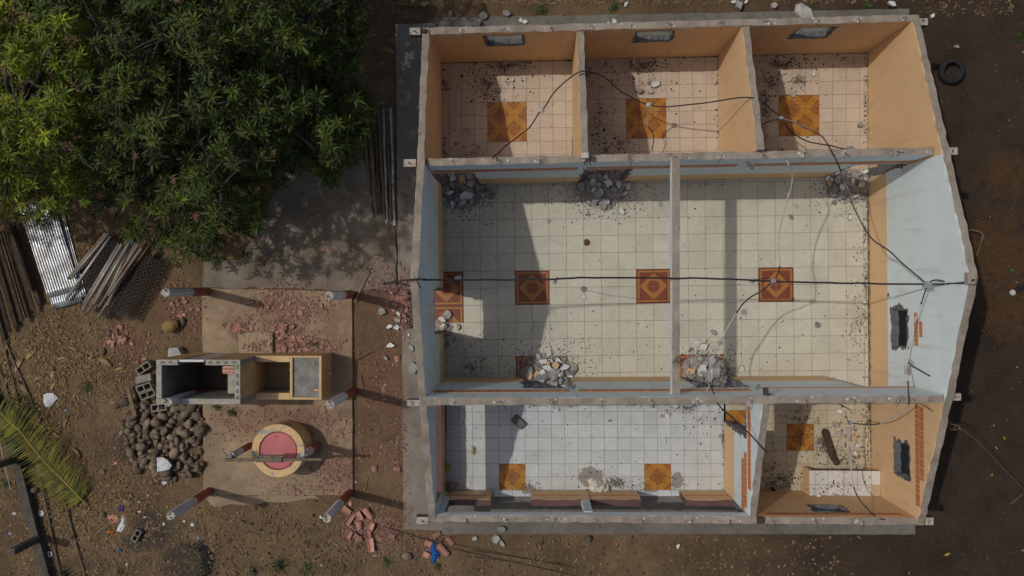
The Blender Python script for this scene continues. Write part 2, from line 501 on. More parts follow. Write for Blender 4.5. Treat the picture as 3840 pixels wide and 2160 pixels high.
def ground_mat():
    n = NT('dirt_ground')
    f = n.noise(0.55, 8, 0.68)
    col = n.mix(n.step(f, 0.32, 0.68), (0.235, 0.158, 0.086), (0.11, 0.075, 0.046))
    # fine grit
    col = n.mix(n.m('MULTIPLY', n.step(n.noise(26, 6, 0.75), 0.5, 0.75), 0.6), col, (0.065, 0.044, 0.028))
    col = n.mix(n.m('MULTIPLY', n.step(n.noise(45, 4, 0.7), 0.62, 0.72), 0.7), col, (0.28, 0.205, 0.125))
    col = n.mix(n.m('MULTIPLY', n.step(n.noise(1.4, 6, 0.7, dist=0.8), 0.50, 0.66), 0.6), col, (0.265, 0.185, 0.105))
    col = n.mix(n.m('MULTIPLY', n.step(n.noise(0.9, 7, 0.72, dist=1.2), 0.56, 0.7), 0.55), col, (0.062, 0.046, 0.034))
    # vignette and cloud shade painted into the soil colour east of the house
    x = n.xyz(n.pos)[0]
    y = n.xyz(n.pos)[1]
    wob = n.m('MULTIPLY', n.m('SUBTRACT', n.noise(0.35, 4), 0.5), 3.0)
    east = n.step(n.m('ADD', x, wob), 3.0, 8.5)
    dimmed_soil = n.mix(n.step(n.noise(1.1, 7, 0.7), 0.35, 0.68), (0.056, 0.039, 0.028), (0.030, 0.022, 0.017))
    dimmed_soil = n.mix(n.m('MULTIPLY', n.step(n.noise(0.7, 6, 0.7, dist=1.0), 0.52, 0.7), 0.5), dimmed_soil, (0.075, 0.052, 0.036))
    dimmed_soil = n.mix(n.m('MULTIPLY', n.step(n.noise(3.3, 6, 0.7, dist=1.0), 0.6, 0.72), 0.5), dimmed_soil, (0.02, 0.015, 0.012))
    dimmed_soil = n.mix(n.m('MULTIPLY', n.step(n.noise(38, 5, 0.75), 0.55, 0.72), 0.5), dimmed_soil, (0.085, 0.065, 0.048))
    dimmed_soil = n.mix(n.m('MULTIPLY', n.step(n.noise(7, 6, 0.75, dist=0.8), 0.56, 0.66), 0.45), dimmed_soil, (0.085, 0.065, 0.048))
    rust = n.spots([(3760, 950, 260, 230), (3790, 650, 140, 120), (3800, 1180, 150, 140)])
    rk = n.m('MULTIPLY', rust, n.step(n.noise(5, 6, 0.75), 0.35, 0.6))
    dimmed_soil = n.mix(n.step(rk, 0.08, 0.4), dimmed_soil, (0.095, 0.050, 0.022))
    col = n.mix(n.m('MULTIPLY', east, 0.93), col, dimmed_soil)
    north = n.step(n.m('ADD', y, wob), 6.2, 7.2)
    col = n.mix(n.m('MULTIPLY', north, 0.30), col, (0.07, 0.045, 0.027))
    # brick dust
    rd = n.spots([(1400, 1450, 260, 480), (640, 1180, 180, 160), (470, 1270, 160, 110), (1380, 1960, 220, 110), (1640, 2070, 160, 80), (560, 1640, 220, 170)])
    k = n.m('MULTIPLY', rd, n.step(n.noise(3.0, 7, 0.75), 0.3, 0.62))
    col = n.mix(n.m('MULTIPLY', n.step(k, 0.05, 0.6), 0.5), col, (0.21, 0.112, 0.082))
    # ash of a burnt rubbish heap
    ash = n.spots([(700, 2120, 170, 130), (560, 1990, 130, 120), (480, 1680, 110, 100), (500, 2040, 90, 60)])
    k = n.m('ADD', ash, n.m('MULTIPLY', n.noise(3.2, 6, 0.7), 0.55))
    col = n.mix(n.m('MULTIPLY', n.step(k, 0.48, 0.85), 0.8), col, (0.055, 0.052, 0.045))
    n.bump(n.m('ADD', n.noise(9, 7, 0.75), n.m('MULTIPLY', n.noise(50, 5, 0.7), 0.5)), 1.0, 0.06)
    return n.done(col, 0.96, 0.15)
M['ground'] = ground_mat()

# ================================================================== SETTING
GZ = -0.15                                             # level of the yard
def build_ground():
    """one sheet out to the horizon, finer where the camera looks"""
    def axis(lo, hi, step, far):
        a = [-far, -far / 2, -far / 4, lo - 6]
        n = int((hi - lo) / step)
        a += [lo + (hi - lo) * i / n for i in range(n + 1)]
        return a + [hi + 6, far / 4, far / 2, far]
    xs = axis(-14, 14, 0.16, 200)
    ys = axis(-8.5, 8.5, 0.16, 200)
    v = []
    for y in ys:
        for x in xs:
            h = 0.0
            if abs(x) < 14.1 and abs(y) < 8.6:
                h = 0.030 * mnoise.fractal((x * 0.7, y * 0.7, 3), 1.0, 2.0, 4) + 0.012 * mnoise.noise((x * 4, y * 4, 9))
                if x > -9.0 and abs(y) < 7.2: h = min(h, 0.02)
            v.append((x, y, GZ + h))
    w = len(xs)
    f = [(j * w + i, j * w + i + 1, (j + 1) * w + i + 1, (j + 1) * w + i) for j in range(len(ys) - 1) for i in range(w - 1)]
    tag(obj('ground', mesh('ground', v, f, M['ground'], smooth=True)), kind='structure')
build_ground()

def slab_obj(name, poly, z0, z1, mat, bev=0.012, jit=0.0, kind='structure', label=None, cat=None):
    """poly: world points, counter-clockwise from above"""
    pts = []
    n = len(poly)
    for i in range(n):
        a, b = Vector(poly[i]), Vector(poly[(i + 1) % n])
        k = max(1, int((b - a).length / 0.25)) if jit else 1
        for q in range(k):
            p = a + (b - a) * q / k
            if jit and q: p = p + Vector((R.uniform(-jit, jit), R.uniform(-jit, jit), 0))
            pts.append(p)
    c = sum((Vector((p.x, p.y, 0)) for p in pts), Vector()) / len(pts)
    mb = MB()
    top = [(p.x + (c.x - p.x) / max((c - p).length, .01) * bev, p.y + (c.y - p.y) / max((c - p).length, .01) * bev) for p in pts]
    area = sum(pts[i].x * pts[(i + 1) % len(pts)].y - pts[(i + 1) % len(pts)].x * pts[i].y for i in range(len(pts)))
    if area < 0: pts.reverse(); top.reverse()
    n = len(pts)
    v = [(p.x, p.y, z0) for p in pts] + [(p.x, p.y, z1 - bev) for p in pts] + [(t[0], t[1], z1) for t in top]
    f = [(i, (i + 1) % n, n + (i + 1) % n, n + i) for i in range(n)] + [(n + i, n + (i + 1) % n, 2 * n + (i + 1) % n, 2 * n + i) for i in range(n)] + [tuple(range(2 * n, 3 * n))]
    o = obj(name, mesh(name, v, f, mat))
    return tag(o, label, cat, None, kind)

def PZ(z, *pts): return [P(x, y, z) for x, y in pts]

# footing strips round the house, the walkway in front of it and the patio
slab_obj('walkway', PZ(-0.03, (1483, 89), (1636, 86), (1662, 1084), (1492, 1084), (1490, 720)), -0.3, -0.03, M['apron'], 0.015, 0.010)
slab_obj('walkway', PZ(-0.03, (1507, 1232), (1664, 1229), (1690, 1990), (1513, 1987)), -0.3, -0.03, M['apron'], 0.015, 0.010)
slab_obj('plinth', PZ(-0.03, (1640, 67), (3412, 33), (3408, 250), (1640, 262)), -0.3, -0.027, M['plinth'], 0.015, 0.012)
slab_obj('plinth', PZ(-0.03, (1656, 1840), (3434, 1840), (3434, 2004), (1656, 2003)), -0.3, -0.026, M['plinth'], 0.015, 0.008)
slab_obj('plinth', PZ(-0.03, (3262, 255), (3409, 253), (3432, 1835), (3272, 1835)), -0.3, -0.029, M['plinth'], 0.015, 0.008)
slab_obj('patio', PZ(-0.07, (757, 1081), (1320, 1093), (1323, 1857), (763, 1859)), -0.3, -0.07, M['patio'], 0.012, 0.006)
slab_obj('concrete_pad', PZ(-0.1, (762, 985), (900, 974), (1075, 640), (1390, 600), (1484, 880), (1488, 1084), (1325, 1096), (1320, 1087), (757, 1077)), -0.3, -0.115, M['grey_pad'], 0.012, 0.05)
slab_obj('concrete_pad', PZ(-0.1, (764, 1857), (1180, 1857), (1200, 1872), (1000, 1884), (900, 1895), (790, 1900)), -0.3, -0.118, M['patio'], 0.01, 0.05)
slab_obj('patio_step', PZ(0, (897, 1246), (1022, 1246), (1024, 1340), (897, 1340)), -0.1, 0.02, M['step'], 0.01, 0.004)

# ================================================================== TILED FLOORS
def clip_poly(poly, quad):
    out = poly
    n = len(quad)
    for i in range(n):
        a, b = quad[i], quad[(i + 1) % n]
        def side(p): return (b[0] - a[0]) * (p[1] - a[1]) - (b[1] - a[1]) * (p[0] - a[0])
        src, out = out, []
        for k in range(len(src)):
            p, q = src[k], src[(k + 1) % len(src)]
            sp, sq = side(p), side(q)
            if sp >= 0: out.append(p)
            if (sp > 0 and sq < 0) or (sp < 0 and sq > 0):
                t = sp / (sp - sq)
                out.append((p[0] + (q[0] - p[0]) * t, p[1] + (q[1] - p[1]) * t))
        if len(out) < 3: return []
    return out

GAP = 0.007
def tiled_floor(label_name, quad_px, org, colpt, ncol, rowpt, nrow, mat, meds, medmat):
    quad = [P(x, y) for x, y in quad_px]           # given clockwise in the photo = counter-clockwise needed
    q2 = [(p.x, p.y) for p in quad]
    area = sum(q2[i][0] * q2[(i + 1) % 4][1] - q2[(i + 1) % 4][0] * q2[i][1] for i in range(4))
    if area < 0: q2.reverse()
    root = slab_obj('tiled_floor', [Vector((x, y, 0)) for x, y in q2], -0.25, -0.006, M['grout'], 0.0)
    o = P(*org)
    e1 = (P(*colpt) - o) / ncol
    e2 = (P(*rowpt) - o) / nrow
    h = 0.5
    g1, g2 = GAP / e1.length / 2, GAP / e2.length / 2
    def cell(c, r):
        return [o + e1 * (c + g1) + e2 * (r + 1 - g2), o + e1 * (c + 1 - g1) + e2 * (r + 1 - g2), o + e1 * (c + 1 - g1) + e2 * (r + g2), o + e1 * (c + g1) + e2 * (r + g2)]
    def tile_mesh(pts, org_, m, uvf=None):
        n = len(pts)
        cx = sum(p[0] for p in pts) / n; cy = sum(p[1] for p in pts) / n
        v = []
        for z, s in ((-0.008, 0), (-0.0018, 0), (0.0, 0.0025)):
            for p in pts:
                dx, dy = cx - p[0], cy - p[1]
                L = math.hypot(dx, dy) or 1
                v.append((p[0] + dx / L * s - org_.x, p[1] + dy / L * s - org_.y, z))
        f = [(i, (i + 1) % n, n + (i + 1) % n, n + i) for i in range(n)] + [(n + i, n + (i + 1) % n, 2 * n + (i + 1) % n, 2 * n + i) for i in range(n)] + [tuple(range(2 * n, 3 * n))]
        uv = None
        if uvf:
            uv = [uvf(v[i][0] + org_.x, v[i][1] + org_.y) for ff in f for i in ff]
        return mesh('tile', v, f, m, uv=uv)
    det = e1.x * e2.y - e1.y * e2.x
    def grid(x, y):
        dx, dy = x - o.x, y - o.y
        return ((dx * e2.y - dy * e2.x) / det, (e1.x * dy - e1.y * dx) / det)
    gs = [grid(*p) for p in q2]
    c0, c1 = math.floor(min(g[0] for g in gs)), math.ceil(max(g[0] for g in gs))
    r0, r1 = math.floor(min(g[1] for g in gs)), math.ceil(max(g[1] for g in gs))
    shared = None
    count = 0
    for r in range(r0, r1):
        for c in range(c0, c1):
            ps = [(p.x, p.y) for p in cell(c, r)]
            cl = clip_poly(ps, q2)
            if len(cl) < 3: continue
            # drop doubled points
            cl = [p for i, p in enumerate(cl) if math.hypot(p[0] - cl[i - 1][0], p[1] - cl[i - 1][1]) > 1e-4]
            if len(cl) < 3: continue
            ar = abs(sum(cl[i][0] * cl[(i + 1) % len(cl)][1] - cl[(i + 1) % len(cl)][0] * cl[i][1] for i in range(len(cl)))) / 2
            if ar < 0.003: continue
            full = ar > 0.97 * abs(det)
            med = None
            for (mc, mr, w, hh) in meds:
                if mc <= c < mc + w and mr <= r < mr + hh: med = (mc, mr)
            base = o + e1 * c + e2 * r
            tilt = (R.gauss(0, 0.0012), R.gauss(0, 0.0012), 0)
            if med:
                def uvf(x, y, mc=med[0], mr=med[1]):
                    gx, gy = grid(x, y)
                    return (gx - mc, gy - mr)
                me_ = tile_mesh(cl, base, medmat, uvf)
            elif full:
                if shared is None: shared = tile_mesh(ps, base, mat)
                me_ = shared
            else:
                me_ = tile_mesh(cl, base, mat)
            t = obj('tile', me_, root, loc=base - root.location + Vector((0, 0, R.uniform(-0.0008, 0.0008))), rot=tilt)
            count += 1
    return root

ROOM1_D = [(1900, 245, 170, 60), (1830, 330, 90, 90), (1665, 330, 40, 60), (1780, 570, 50, 50), (1760, 490, 40, 30), (1664, 560, 30, 80)]
M['tile_r1'] = tile_mat('pink_beige_tile', (0.52, 0.43, 0.34), (0.45, 0.365, 0.285), ROOM1_D + [(2390, 250, 170, 60), (2440, 320, 90, 50), (2250, 470, 60, 110), (2330, 540, 80, 60), (2270, 560, 40, 40), (2200, 290, 40, 50),
            (2920, 235, 170, 50), (2890, 310, 90, 60), (3160, 225, 90, 40), (2990, 300, 80, 60), (2870, 400, 40, 150), (3244, 380, 14, 190)])
M['tile_hall'] = tile_mat('cream_tile', (0.53, 0.51, 0.415), (0.47, 0.45, 0.37), [(1730, 720, 170, 100), (2260, 720, 190, 90), (3200, 720, 110, 70), (3235, 1230, 70, 170), (2030, 1380, 200, 100), (2650, 1390, 180, 100), (1700, 1290, 110, 60), (1760, 1380, 130, 60), (3246, 1000, 14, 450), (2120, 1370, 60, 60)])
M['tile_porch'] = tile_mat('white_tile', (0.515, 0.535, 0.53), (0.455, 0.475, 0.475), [(2560, 1530, 120, 40), (2650, 1570, 60, 60), (1980, 1820, 60, 40), (2310, 1810, 80, 40), (2540, 1820, 50, 50), (2714, 1640, 14, 200), (1690, 1830, 40, 40)], cement=[(2215, 1790, 60, 50), (2540, 1800, 30, 40), (2440, 1835, 40, 16), (1985, 1838, 40, 20)])
M['tile_kitchen'] = tile_mat('yellow_beige_tile', (0.50, 0.435, 0.315), (0.43, 0.37, 0.265), [(2920, 1810, 120, 70), (3215, 1680, 90, 150), (3090, 1660, 60, 70), (2880, 1780, 60, 80), (3120, 1700, 90, 80), (3010, 1560, 120, 60)])
tiled_floor('r1', [(1654.5, 236), (2145, 226.5), (2150, 668), (1659, 671)], (1827.6, 383.4), (1974.7, 381.2), 3, (1829, 532.2), 3, M['tile_r1'], [(0, 0, 3, 3)], M['orange_medallion'])
tiled_floor('r2', [(2171, 224), (2692, 212), (2695, 655), (2173, 668)], (2347.6, 370.1), (2497.8, 367.5), 3, (2349, 520.3), 3, M['tile_r1'], [(0, 0, 3, 3)], M['orange_medallion'])
tiled_floor('r3', [(2715, 212), (3252, 198), (3254, 638), (2718, 654)], (2920, 357.7), (3072, 355.7), 3, (2920, 510.7), 3, M['tile_r1'], [(0, 0, 3, 3)], M['orange_medallion'])
tiled_floor('hall', [(1628, 693), (3251, 660), (3257.5, 1450), (1628, 1437)], (1930.6, 1015.5), (2515.8, 1008.0), 9, (1933.2, 1271.9), 4, M['tile_hall'],
            [(0, 0, 2, 2), (7, 0, 2, 2), (14, 0, 2, 2), (-5, 0, 2, 3), (0, 5, 3, 2), (9, 5, 3, 2)], M['brown_medallion'])
tiled_floor('porch', [(1672, 1440), (2714, 1436), (2716, 1860), (1672, 1862)], (1871.4, 1739.3), (2516, 1739), 13, (1872, 1837), 2, M['tile_porch'],
            [(0, 0, 2, 2), (11, 0, 2, 2)], M['orange_medallion'])
tiled_floor('kitchen', [(2717, 1452), (3257.5, 1452), (3268, 1841), (2739, 1841)], (2949.8, 1589.3), (3052, 1589.3), 2, (2949.8, 1689.8), 2, M['tile_kitchen'],
            [(0, 0, 2, 2), (-5, -1, 2, 1)], M['orange_medallion'])

# ================================================================== THE HOUSE
house = thing('roofless_house', 'roofless peach and pale blue masonry house with tiled rooms and broken openings', 'house', (3.0, 0.2, 0))

def jag_rect(s0, s1, z0, z1, j=0.025, sides='lrtb', skew=0.0):
    """a broken-out opening as a polygon"""
    pts = []
    def run(a, b, name):
        n = max(2, int(math.hypot(b[0] - a[0], b[1] - a[1]) / 0.07))
        for i in range(n):
            t = i / n
            x, z = a[0] + (b[0] - a[0]) * t, a[1] + (b[1] - a[1]) * t
            if name in sides and i > 0:
                x += R.uniform(-j, j) * (1.6 if R.random() < 0.2 else 1); z += R.uniform(-j, j) * (1.6 if R.random() < 0.2 else 1)
            pts.append((x, z))
    run((s0, z0), (s1, z0), 'b'); run((s1, z0), (s1, z1), 'r'); run((s1, z1), (s0, z1), 't'); run((s0, z1), (s0, z0), 'l')
    return pts

def cdt_faces(loops, keep, loose=False):
    vs_, es = [], []
    for li, lp in enumerate(loops):
        b = len(vs_)
        vs_ += [Vector((p[0], p[1])) for p in lp]
        if loose and li == len(loops) - 1: continue
        es += [(b + i, b + (i + 1) % len(lp)) for i in range(len(lp))]
    v2, _, tris, _, _, _ = delaunay_2d_cdt(vs_, es, [], 0, 1e-5)
    out = []
    for t in tris:
        c = (sum(v2[i][0] for i in t) / 3, sum(v2[i][1] for i in t) / 3)
        if keep(c): out.append(tuple(t))
    return v2, out

class Wall:
    """A,B: ends of the visible face at floor level; n: direction out of that face"""
    def __init__(s, A, B, n_hint, t, prof, mats, holes=(), zb=-0.2, rough=0.017, name='wall', parent=None, zlow=None):
        s.A = Vector((A.x, A.y, 0)); s.B = Vector((B.x, B.y, 0))
        s.u = (s.B - s.A).normalized(); s.L = (s.B - s.A).length
        s.n = Vector((-s.u.y, s.u.x, 0))
        if s.n.dot(Vector(n_hint)) < 0: s.n = -s.n
        s.t = t
        pr = [(q[0] * s.L, q[1]) for q in prof]
        s.pr = pr
        top = []
        for (a, b) in zip(pr[:-1], pr[1:]):
            k = max(1, int(math.hypot(b[0] - a[0], b[1] - a[1]) / 0.16))
            for i in range(k):
                tt = i / k
                top.append((a[0] + (b[0] - a[0]) * tt, a[1] + (b[1] - a[1]) * tt + R.uniform(-rough, rough)))
        top.append(pr[-1])
        out = [(0, zb), (s.L, zb)] + top[::-1]
        loops = [out] + list(holes)
        loops.append([])
        xs = s.t
        while xs < s.L:
            if not any(inside((xs, s.top_at(xs) - 0.06), h) for h in holes): loops[-1].append((xs, s.top_at(xs) - 0.06))
            xs += 0.16
        v2, tris = cdt_faces(loops, lambda c: inside(c, out) and not any(inside(c, h) for h in holes), True)
        nv = len(v2)
        verts, faces, fm = [], [], []
        zt = {i: True for i in range(nv)}
        for side in (0, 1):
            for p in v2:
                edge = s.top_at(p[0]) - p[1] < 0.03
                w = R.uniform(-0.018, 0.010) if (edge and p[1] > 0.3) else 0.0
                verts.append(s.pt(p[0], p[1], w if side == 0 else -t - w))
        ed = {}
        for t_ in tris:
            for i in range(3):
                a, b = t_[i], t_[(i + 1) % 3]
                k = (min(a, b), max(a, b))
                ed.setdefault(k, []).append((a, b))
        ref = s.n.dot(s.u.cross(Vector((0, 0, 1))))
        for t_ in tris:
            ar = (v2[t_[1]][0] - v2[t_[0]][0]) * (v2[t_[2]][1] - v2[t_[0]][1]) - (v2[t_[1]][1] - v2[t_[0]][1]) * (v2[t_[2]][0] - v2[t_[0]][0])
            f = t_ if (ar > 0) == (ref > 0) else t_[::-1]
            faces.append(tuple(f)); fm.append(0)
            faces.append(tuple(i + nv for i in f[::-1])); fm.append(1)
        for k, l in ed.items():
            if len(l) == 1:
                a, b = l[0]
                zc = (v2[a][1] + v2[b][1]) / 2; xc = (v2[a][0] + v2[b][0]) / 2
                inner = holes and zc < s.top_at(xc) - 0.03 and 0.01 < xc < s.L - 0.01 and zc > zb + 0.01
                faces.append((b, a, a + nv, b + nv)); fm.append(3 if inner else 2)
        me_ = mesh(name, verts, faces, list(mats) + [M['grey_block'] if name == 'wall' else mats[2]], fm)
        bm = bmesh.new(); bm.from_mesh(me_)
        bmesh.ops.recalc_face_normals(bm, faces=bm.faces)
        bm.to_mesh(me_); bm.free()
        s.o = obj(name, me_, parent if parent is not None else house, world=True)
    def top_at(s, x):
        for (a, b) in zip(s.pr[:-1], s.pr[1:]):
            if a[0] - 1e-6 <= x <= b[0] + 1e-6:
                return a[1] + (b[1] - a[1]) * (x - a[0]) / max(b[0] - a[0], 1e-6)
        return s.pr[-1][1]
    def pt(s, x, z, off=0.0):
        p = s.A + s.u * x + s.n * off
        return Vector((p.x, p.y, z))
    def s_of(s, px, py, z=0.0):
        return (P(px, py, z) - s.A).dot(s.u)
    def border(s, s0, s1, z, h=0.10, ln=0.20, skip=()):
        """a row of printed border tiles; a sub-part each"""
        n = max(1, int(round((s1 - s0) / ln)))
        w = (s1 - s0) / n
        for i in range(n):
            if i in skip: continue
            a, b = s0 + w * i + 0.003, s0 + w * (i + 1) - 0.003
            vs_ = [s.pt(a, z, 0.001), s.pt(b, z, 0.001), s.pt(b, z + h, 0.001), s.pt(a, z + h, 0.001),
                   s.pt(a, z, 0.009), s.pt(b, z, 0.009), s.pt(b, z + h, 0.009), s.pt(a, z + h, 0.009)]
            f = [(4, 5, 6, 7), (0, 1, 5, 4), (1, 2, 6, 5), (2, 3, 7, 6), (3, 0, 4, 7)]
            U = [(0, 0), (1, 0), (1, 1), (0, 1)]
            uv = []
            for ff in f: uv += [U[q % 4] for q in ff]
            obj('border_tile', mesh('border_tile', vs_, f, M['border'], uv=uv), s.o, world=True)
    def scar(s, hole, grow=0.07, off=0.0025):
        """bared grey block round a broken opening"""
        cx = sum(p[0] for p in hole) / len(hole); cz = sum(p[1] for p in hole) / len(hole)
        outer = []
        for p in hole:
            d = Vector((p[0] - cx, p[1] - cz)); L = d.length or 1
            g = grow * (0.35 + 1.3 * R.random() ** 1.5)
            z = p[1] + d.y / L * g
            outer.append((min(max(p[0] + d.x / L * g, 0.002), s.L - 0.002), min(max(z, 0.003), s.top_at(p[0]) - 0.012)))
        inner = [(min(max(p[0], 0.002), s.L - 0.002), p[1]) for p in hole]
        v2, tris = cdt_faces([outer, hole], lambda c: inside(c, outer) and not inside(c, hole))
        verts = [s.pt(p[0], p[1], off) for p in v2]
        tag(obj('broken_plaster', mesh('broken_plaster', verts, tris, M['grey_block']), s.o, world=True), kind='stuff')
    def top_marks(s, spacing=1.0, wires=True, phase=0.5, skip=()):
        """mortar blobs and tie wires left along the top where the purlins sat"""
        mb = MB()
        x = phase
        while x < s.L - 0.2:
            if not any(a < x < b for a, b in skip):
                z = s.top_at(x)
                for q in range(R.randint(2, 5)):
                    cx, cn = x + R.gauss(0, 0.09), R.uniform(-s.t + 0.02, -0.02)
                    r = R.uniform(0.015, 0.055)
                    k = R.randint(6, 9)
                    ring = []
                    for i in range(k):
                        a = 2 * math.pi * i / k
                        rr = r * R.uniform(0.5, 1.2)
                        ring.append((cx + rr * math.cos(a), cn + rr * math.sin(a) * 0.8))
                    ring = [(a, max(min(b, -0.005), -s.t + 0.005)) for a, b in ring]
                    zc = s.top_at(cx) + 0.006
                    mb.add([s.pt(a, s.top_at(a) + 0.001, b) for a, b in ring] + [s.pt(cx, zc + 0.014, cn)], [(i, (i + 1) % k, k) for i in range(k)])
                if wires:
                    wb = MB()
                    p = s.pt(x, z, -s.t / 2)
                    d = Vector((R.uniform(-0.5, 0.7), -1, 0)).normalized() * R.uniform(0.1, 0.2)
                    wb.tube([p + Vector((0, 0, -0.05)), p + Vector((0, 0, 0.07)), p + d * 0.5 + Vector((0, 0, 0.11)), p + d + Vector((0, 0, R.uniform(0.03, 0.10)))], 0.006, 4)
                    if R.random() < 0.4:
                        d2 = Vector((R.uniform(-1, 1), R.uniform(-1, 1), 0)).normalized() * R.uniform(0.06, 0.14)
                        wb.tube([p - Vector((0, 0, 0.03)), p + d2 * 0.6 + Vector((0, 0, 0.08)), p + d2 + Vector((0, 0, 0.05))], 0.006, 4)
                    wb.build('tie_wire', M['rust_steel'], s.o)
            x += spacing * R.uniform(0.85, 1.15)
        if mb.v: tag(mb.build('mortar_spots', M['mortar'], s.o), kind='stuff')

M['rust_steel'] = simple('rust_steel', (0.075, 0.05, 0.04), (0.04, 0.03, 0.027), 20, 0.8, 0.3, 80)
SOUTH, NORTH, EAST, WEST = (0, -1, 0), (0, 1, 0), (1, 0, 0), (-1, 0, 0)
T = 0.155

# gable walls, west and east -----------------------------------------
NW, SW = P(1654.5, 236), P(1672, 1838)
NE, SE = P(3252, 198), P(3268, 1840)
def ext(a, b, k): return a + (a - b).normalized() * k
wA, wB = ext(NW, SW, T), ext(SW, NW, T)
Lw = (wB - wA).length
ridge = P(1665, 1057)
sr = (ridge - wA).length / Lw
smid_n = (P(1665, 1437) - wA).length          # south face of the inner south wall
w_dir = (wB - wA).normalized()
def sW(px, py, z=0): return (P(px, py, z) - wA).dot(w_dir)
door_w = jag_rect(sW(1664, 1086), sW(1667, 1236), -0.3, 1.88, 0.02, 'lrt')
porch_w = [(smid_n + 0.02, -0.3), (Lw - T - 0.18, -0.3), (Lw - T - 0.18, 1.93), (smid_n + 0.02, 1.93)]
nm = sW(1660, 690) / Lw
smd = sW(1668, 1420) / Lw
west = Wall(wA, wB, EAST, T, [(0, 2.28), (nm, 3.36), (sr, 4.44), (smd, 3.44), (1, 2.15)], [M['west_paint'], M['outer_paint'], M['top']], [door_w, porch_w])
west.scar(door_w, 0.06)
eA, eB = ext(NE, SE, T), ext(SE, NE, T)
Le = (eB - eA).length
e_dir = (eB - eA).normalized()
def sE(px, py, z=0): return (P(px, py, z) - eA).dot(e_dir)
er = sE(3253.5, 1050) / Le
enm = sE(3251, 663) / Le
esm = sE(3257, 1408) / Le
def sEw(py, z):   # along the wall for a row of the photo at height z on the face
    return (P(3400, py, z) - eA).dot(e_dir)
win_e1 = jag_rect(sEw(1160, 1.6), sEw(1300, 1.6), 1.22, 1.95, 0.03)
win_e2 = jag_rect(sEw(1655, 1.6), sEw(1785, 1.6), 1.28, 2.02, 0.03)
east = Wall(eA, eB, WEST, T, [(0, 2.32), (enm, 3.58), (er, 4.56), (esm, 3.62), (1, 2.34)], [M['east_paint'], M['outer_paint'], M['top']], [win_e1, win_e2])
east.scar(win_e1, 0.08); east.scar(win_e2, 0.05)
east.border(sEw(1172, 2.35), sEw(1296, 2.35), 2.32, 0.17, 0.20)
east.border(sEw(1205, 2.6), sEw(1264, 2.6), 2.54, 0.14, 0.18)
east.border(sEw(1515, 2.38), sEw(1896, 2.38), 2.31, 0.195, 0.21)
east.border(sEw(1524, 2.55), sEw(1800, 2.55), 2.51, 0.195, 0.21)

# bare block on the gables where the corner door jambs were torn out
def bare_patch(w, s0, s1, z0, z1):
    poly = jag_rect(s0, s1, z0, z1, 0.035)
    v2, tris = cdt_faces([poly], lambda c: inside(c, poly))
    tag(obj('broken_plaster', mesh('broken_plaster', [w.pt(p[0], p[1], 0.003) for p in v2], tris, M['grey_block']), w.o, world=True), kind='stuff')
bare_patch(east, sE(3251, 634), sE(3251, 668), 0.02, 2.02)
bare_patch(west, sW(1660, 664), sW(1660, 700), 0.02, 2.02)

# north wall with three broken windows ---------------------------------
def sN(px, py, z): return (P(px, py, z) - NW).dot((NE - NW).normalized())
win_n = [jag_rect(sN(1826, 170, 1.31), sN(1962, 170, 1.31), 1.33, 2.05, 0.03),
         jag_rect(sN(2376, 165, 1.31), sN(2508, 165, 1.31), 1.35, 2.08, 0.03),
         jag_rect(sN(2957, 135, 1.31), sN(3090, 135, 1.31), 1.33, 2.08, 0.03)]
north = Wall(NW, NE, SOUTH, T, [(0, 2.27), (1, 2.33)], [M['room_paint'], M['outer_paint'], M['top']], win_n)
for h in win_n: north.scar(h, 0.055)
north.top_marks(0.98, phase=0.75)

# inner walls -----------------------------------------------------------
NMw, NMe = P(1665, 694), P(3251, 662)
def sNM(px, py=680, z=0): return (P(px, py, z) - NMw).dot((NMe - NMw).normalized())
doors_nm = [jag_rect(-0.1, sNM(1797), -0.3, 2.05, 0.03, 'rt'),
            jag_rect(sNM(2174), sNM(2332), -0.3, 2.07, 0.04, 'rtl'),
            jag_rect(sNM(3085), sNM(3251) + 0.1, -0.3, 2.03, 0.04, 'lt')]
zmw = z_for((NMw.x, NMw.y), py=622); zme = z_for((NMe.x, NMe.y), py=580)
nmid = Wall(NMw, NMe, SOUTH, T, [(0, zmw), (1, zme)], [M['hall_paint'], M['room_paint'], M['top']], doors_nm)
for h in doors_nm: nmid.scar(h, 0.05)
nmid.top_marks(0.95, phase=0.55)
def sNz(px, z, w=None): return (P(px, 640, z) - NMw).dot((NMe - NMw).normalized())
for zz_ in (2.20, 2.37):
    nmid.border(0.04, sNz(2166, 2.4), zz_, 0.162, 0.42)
    nmid.border(sNz(2200, 2.4), sNz(2765, 2.4), zz_, 0.162, 0.42)
    nmid.border(sNz(2826, 2.4), sNz(3436, 2.4), zz_, 0.162, 0.42)
SMw, SMe = P(1669, 1416.5), P(3257.5, 1408)
sm_dir = (SMe - SMw).normalized()
def sSM(px, py=1412, z=0): return (P(px, py, z) - SMw).dot(sm_dir)
doors_sm = [jag_rect(sSM(1969), sSM(2128), -0.3, 2.14, 0.04, 'lrt'),
            jag_rect(sSM(2556), sSM(2722), -0.3, 2.14, 0.04, 'lrt'),
            jag_rect(sSM(3086), sSM(3257) + 0.2, -0.3, 2.10, 0.006, 'l')]
zsw = z_for((SMw.x, SMw.y), py=1492.7); zse = z_for((SMe.x, SMe.y), py=1482)
smid = Wall(SMw, SMe, NORTH, T, [(0, zsw), (1, zse)], [M['hall_paint'], M['outer_paint'], M['top']], doors_sm)
for h in doors_sm[:2]: smid.scar(h, 0.07)
smid.top_marks(0.98, phase=0.6)
def sSz(px, z=2.65): return (P(px, 1470, z) - SMw).dot(sm_dir)
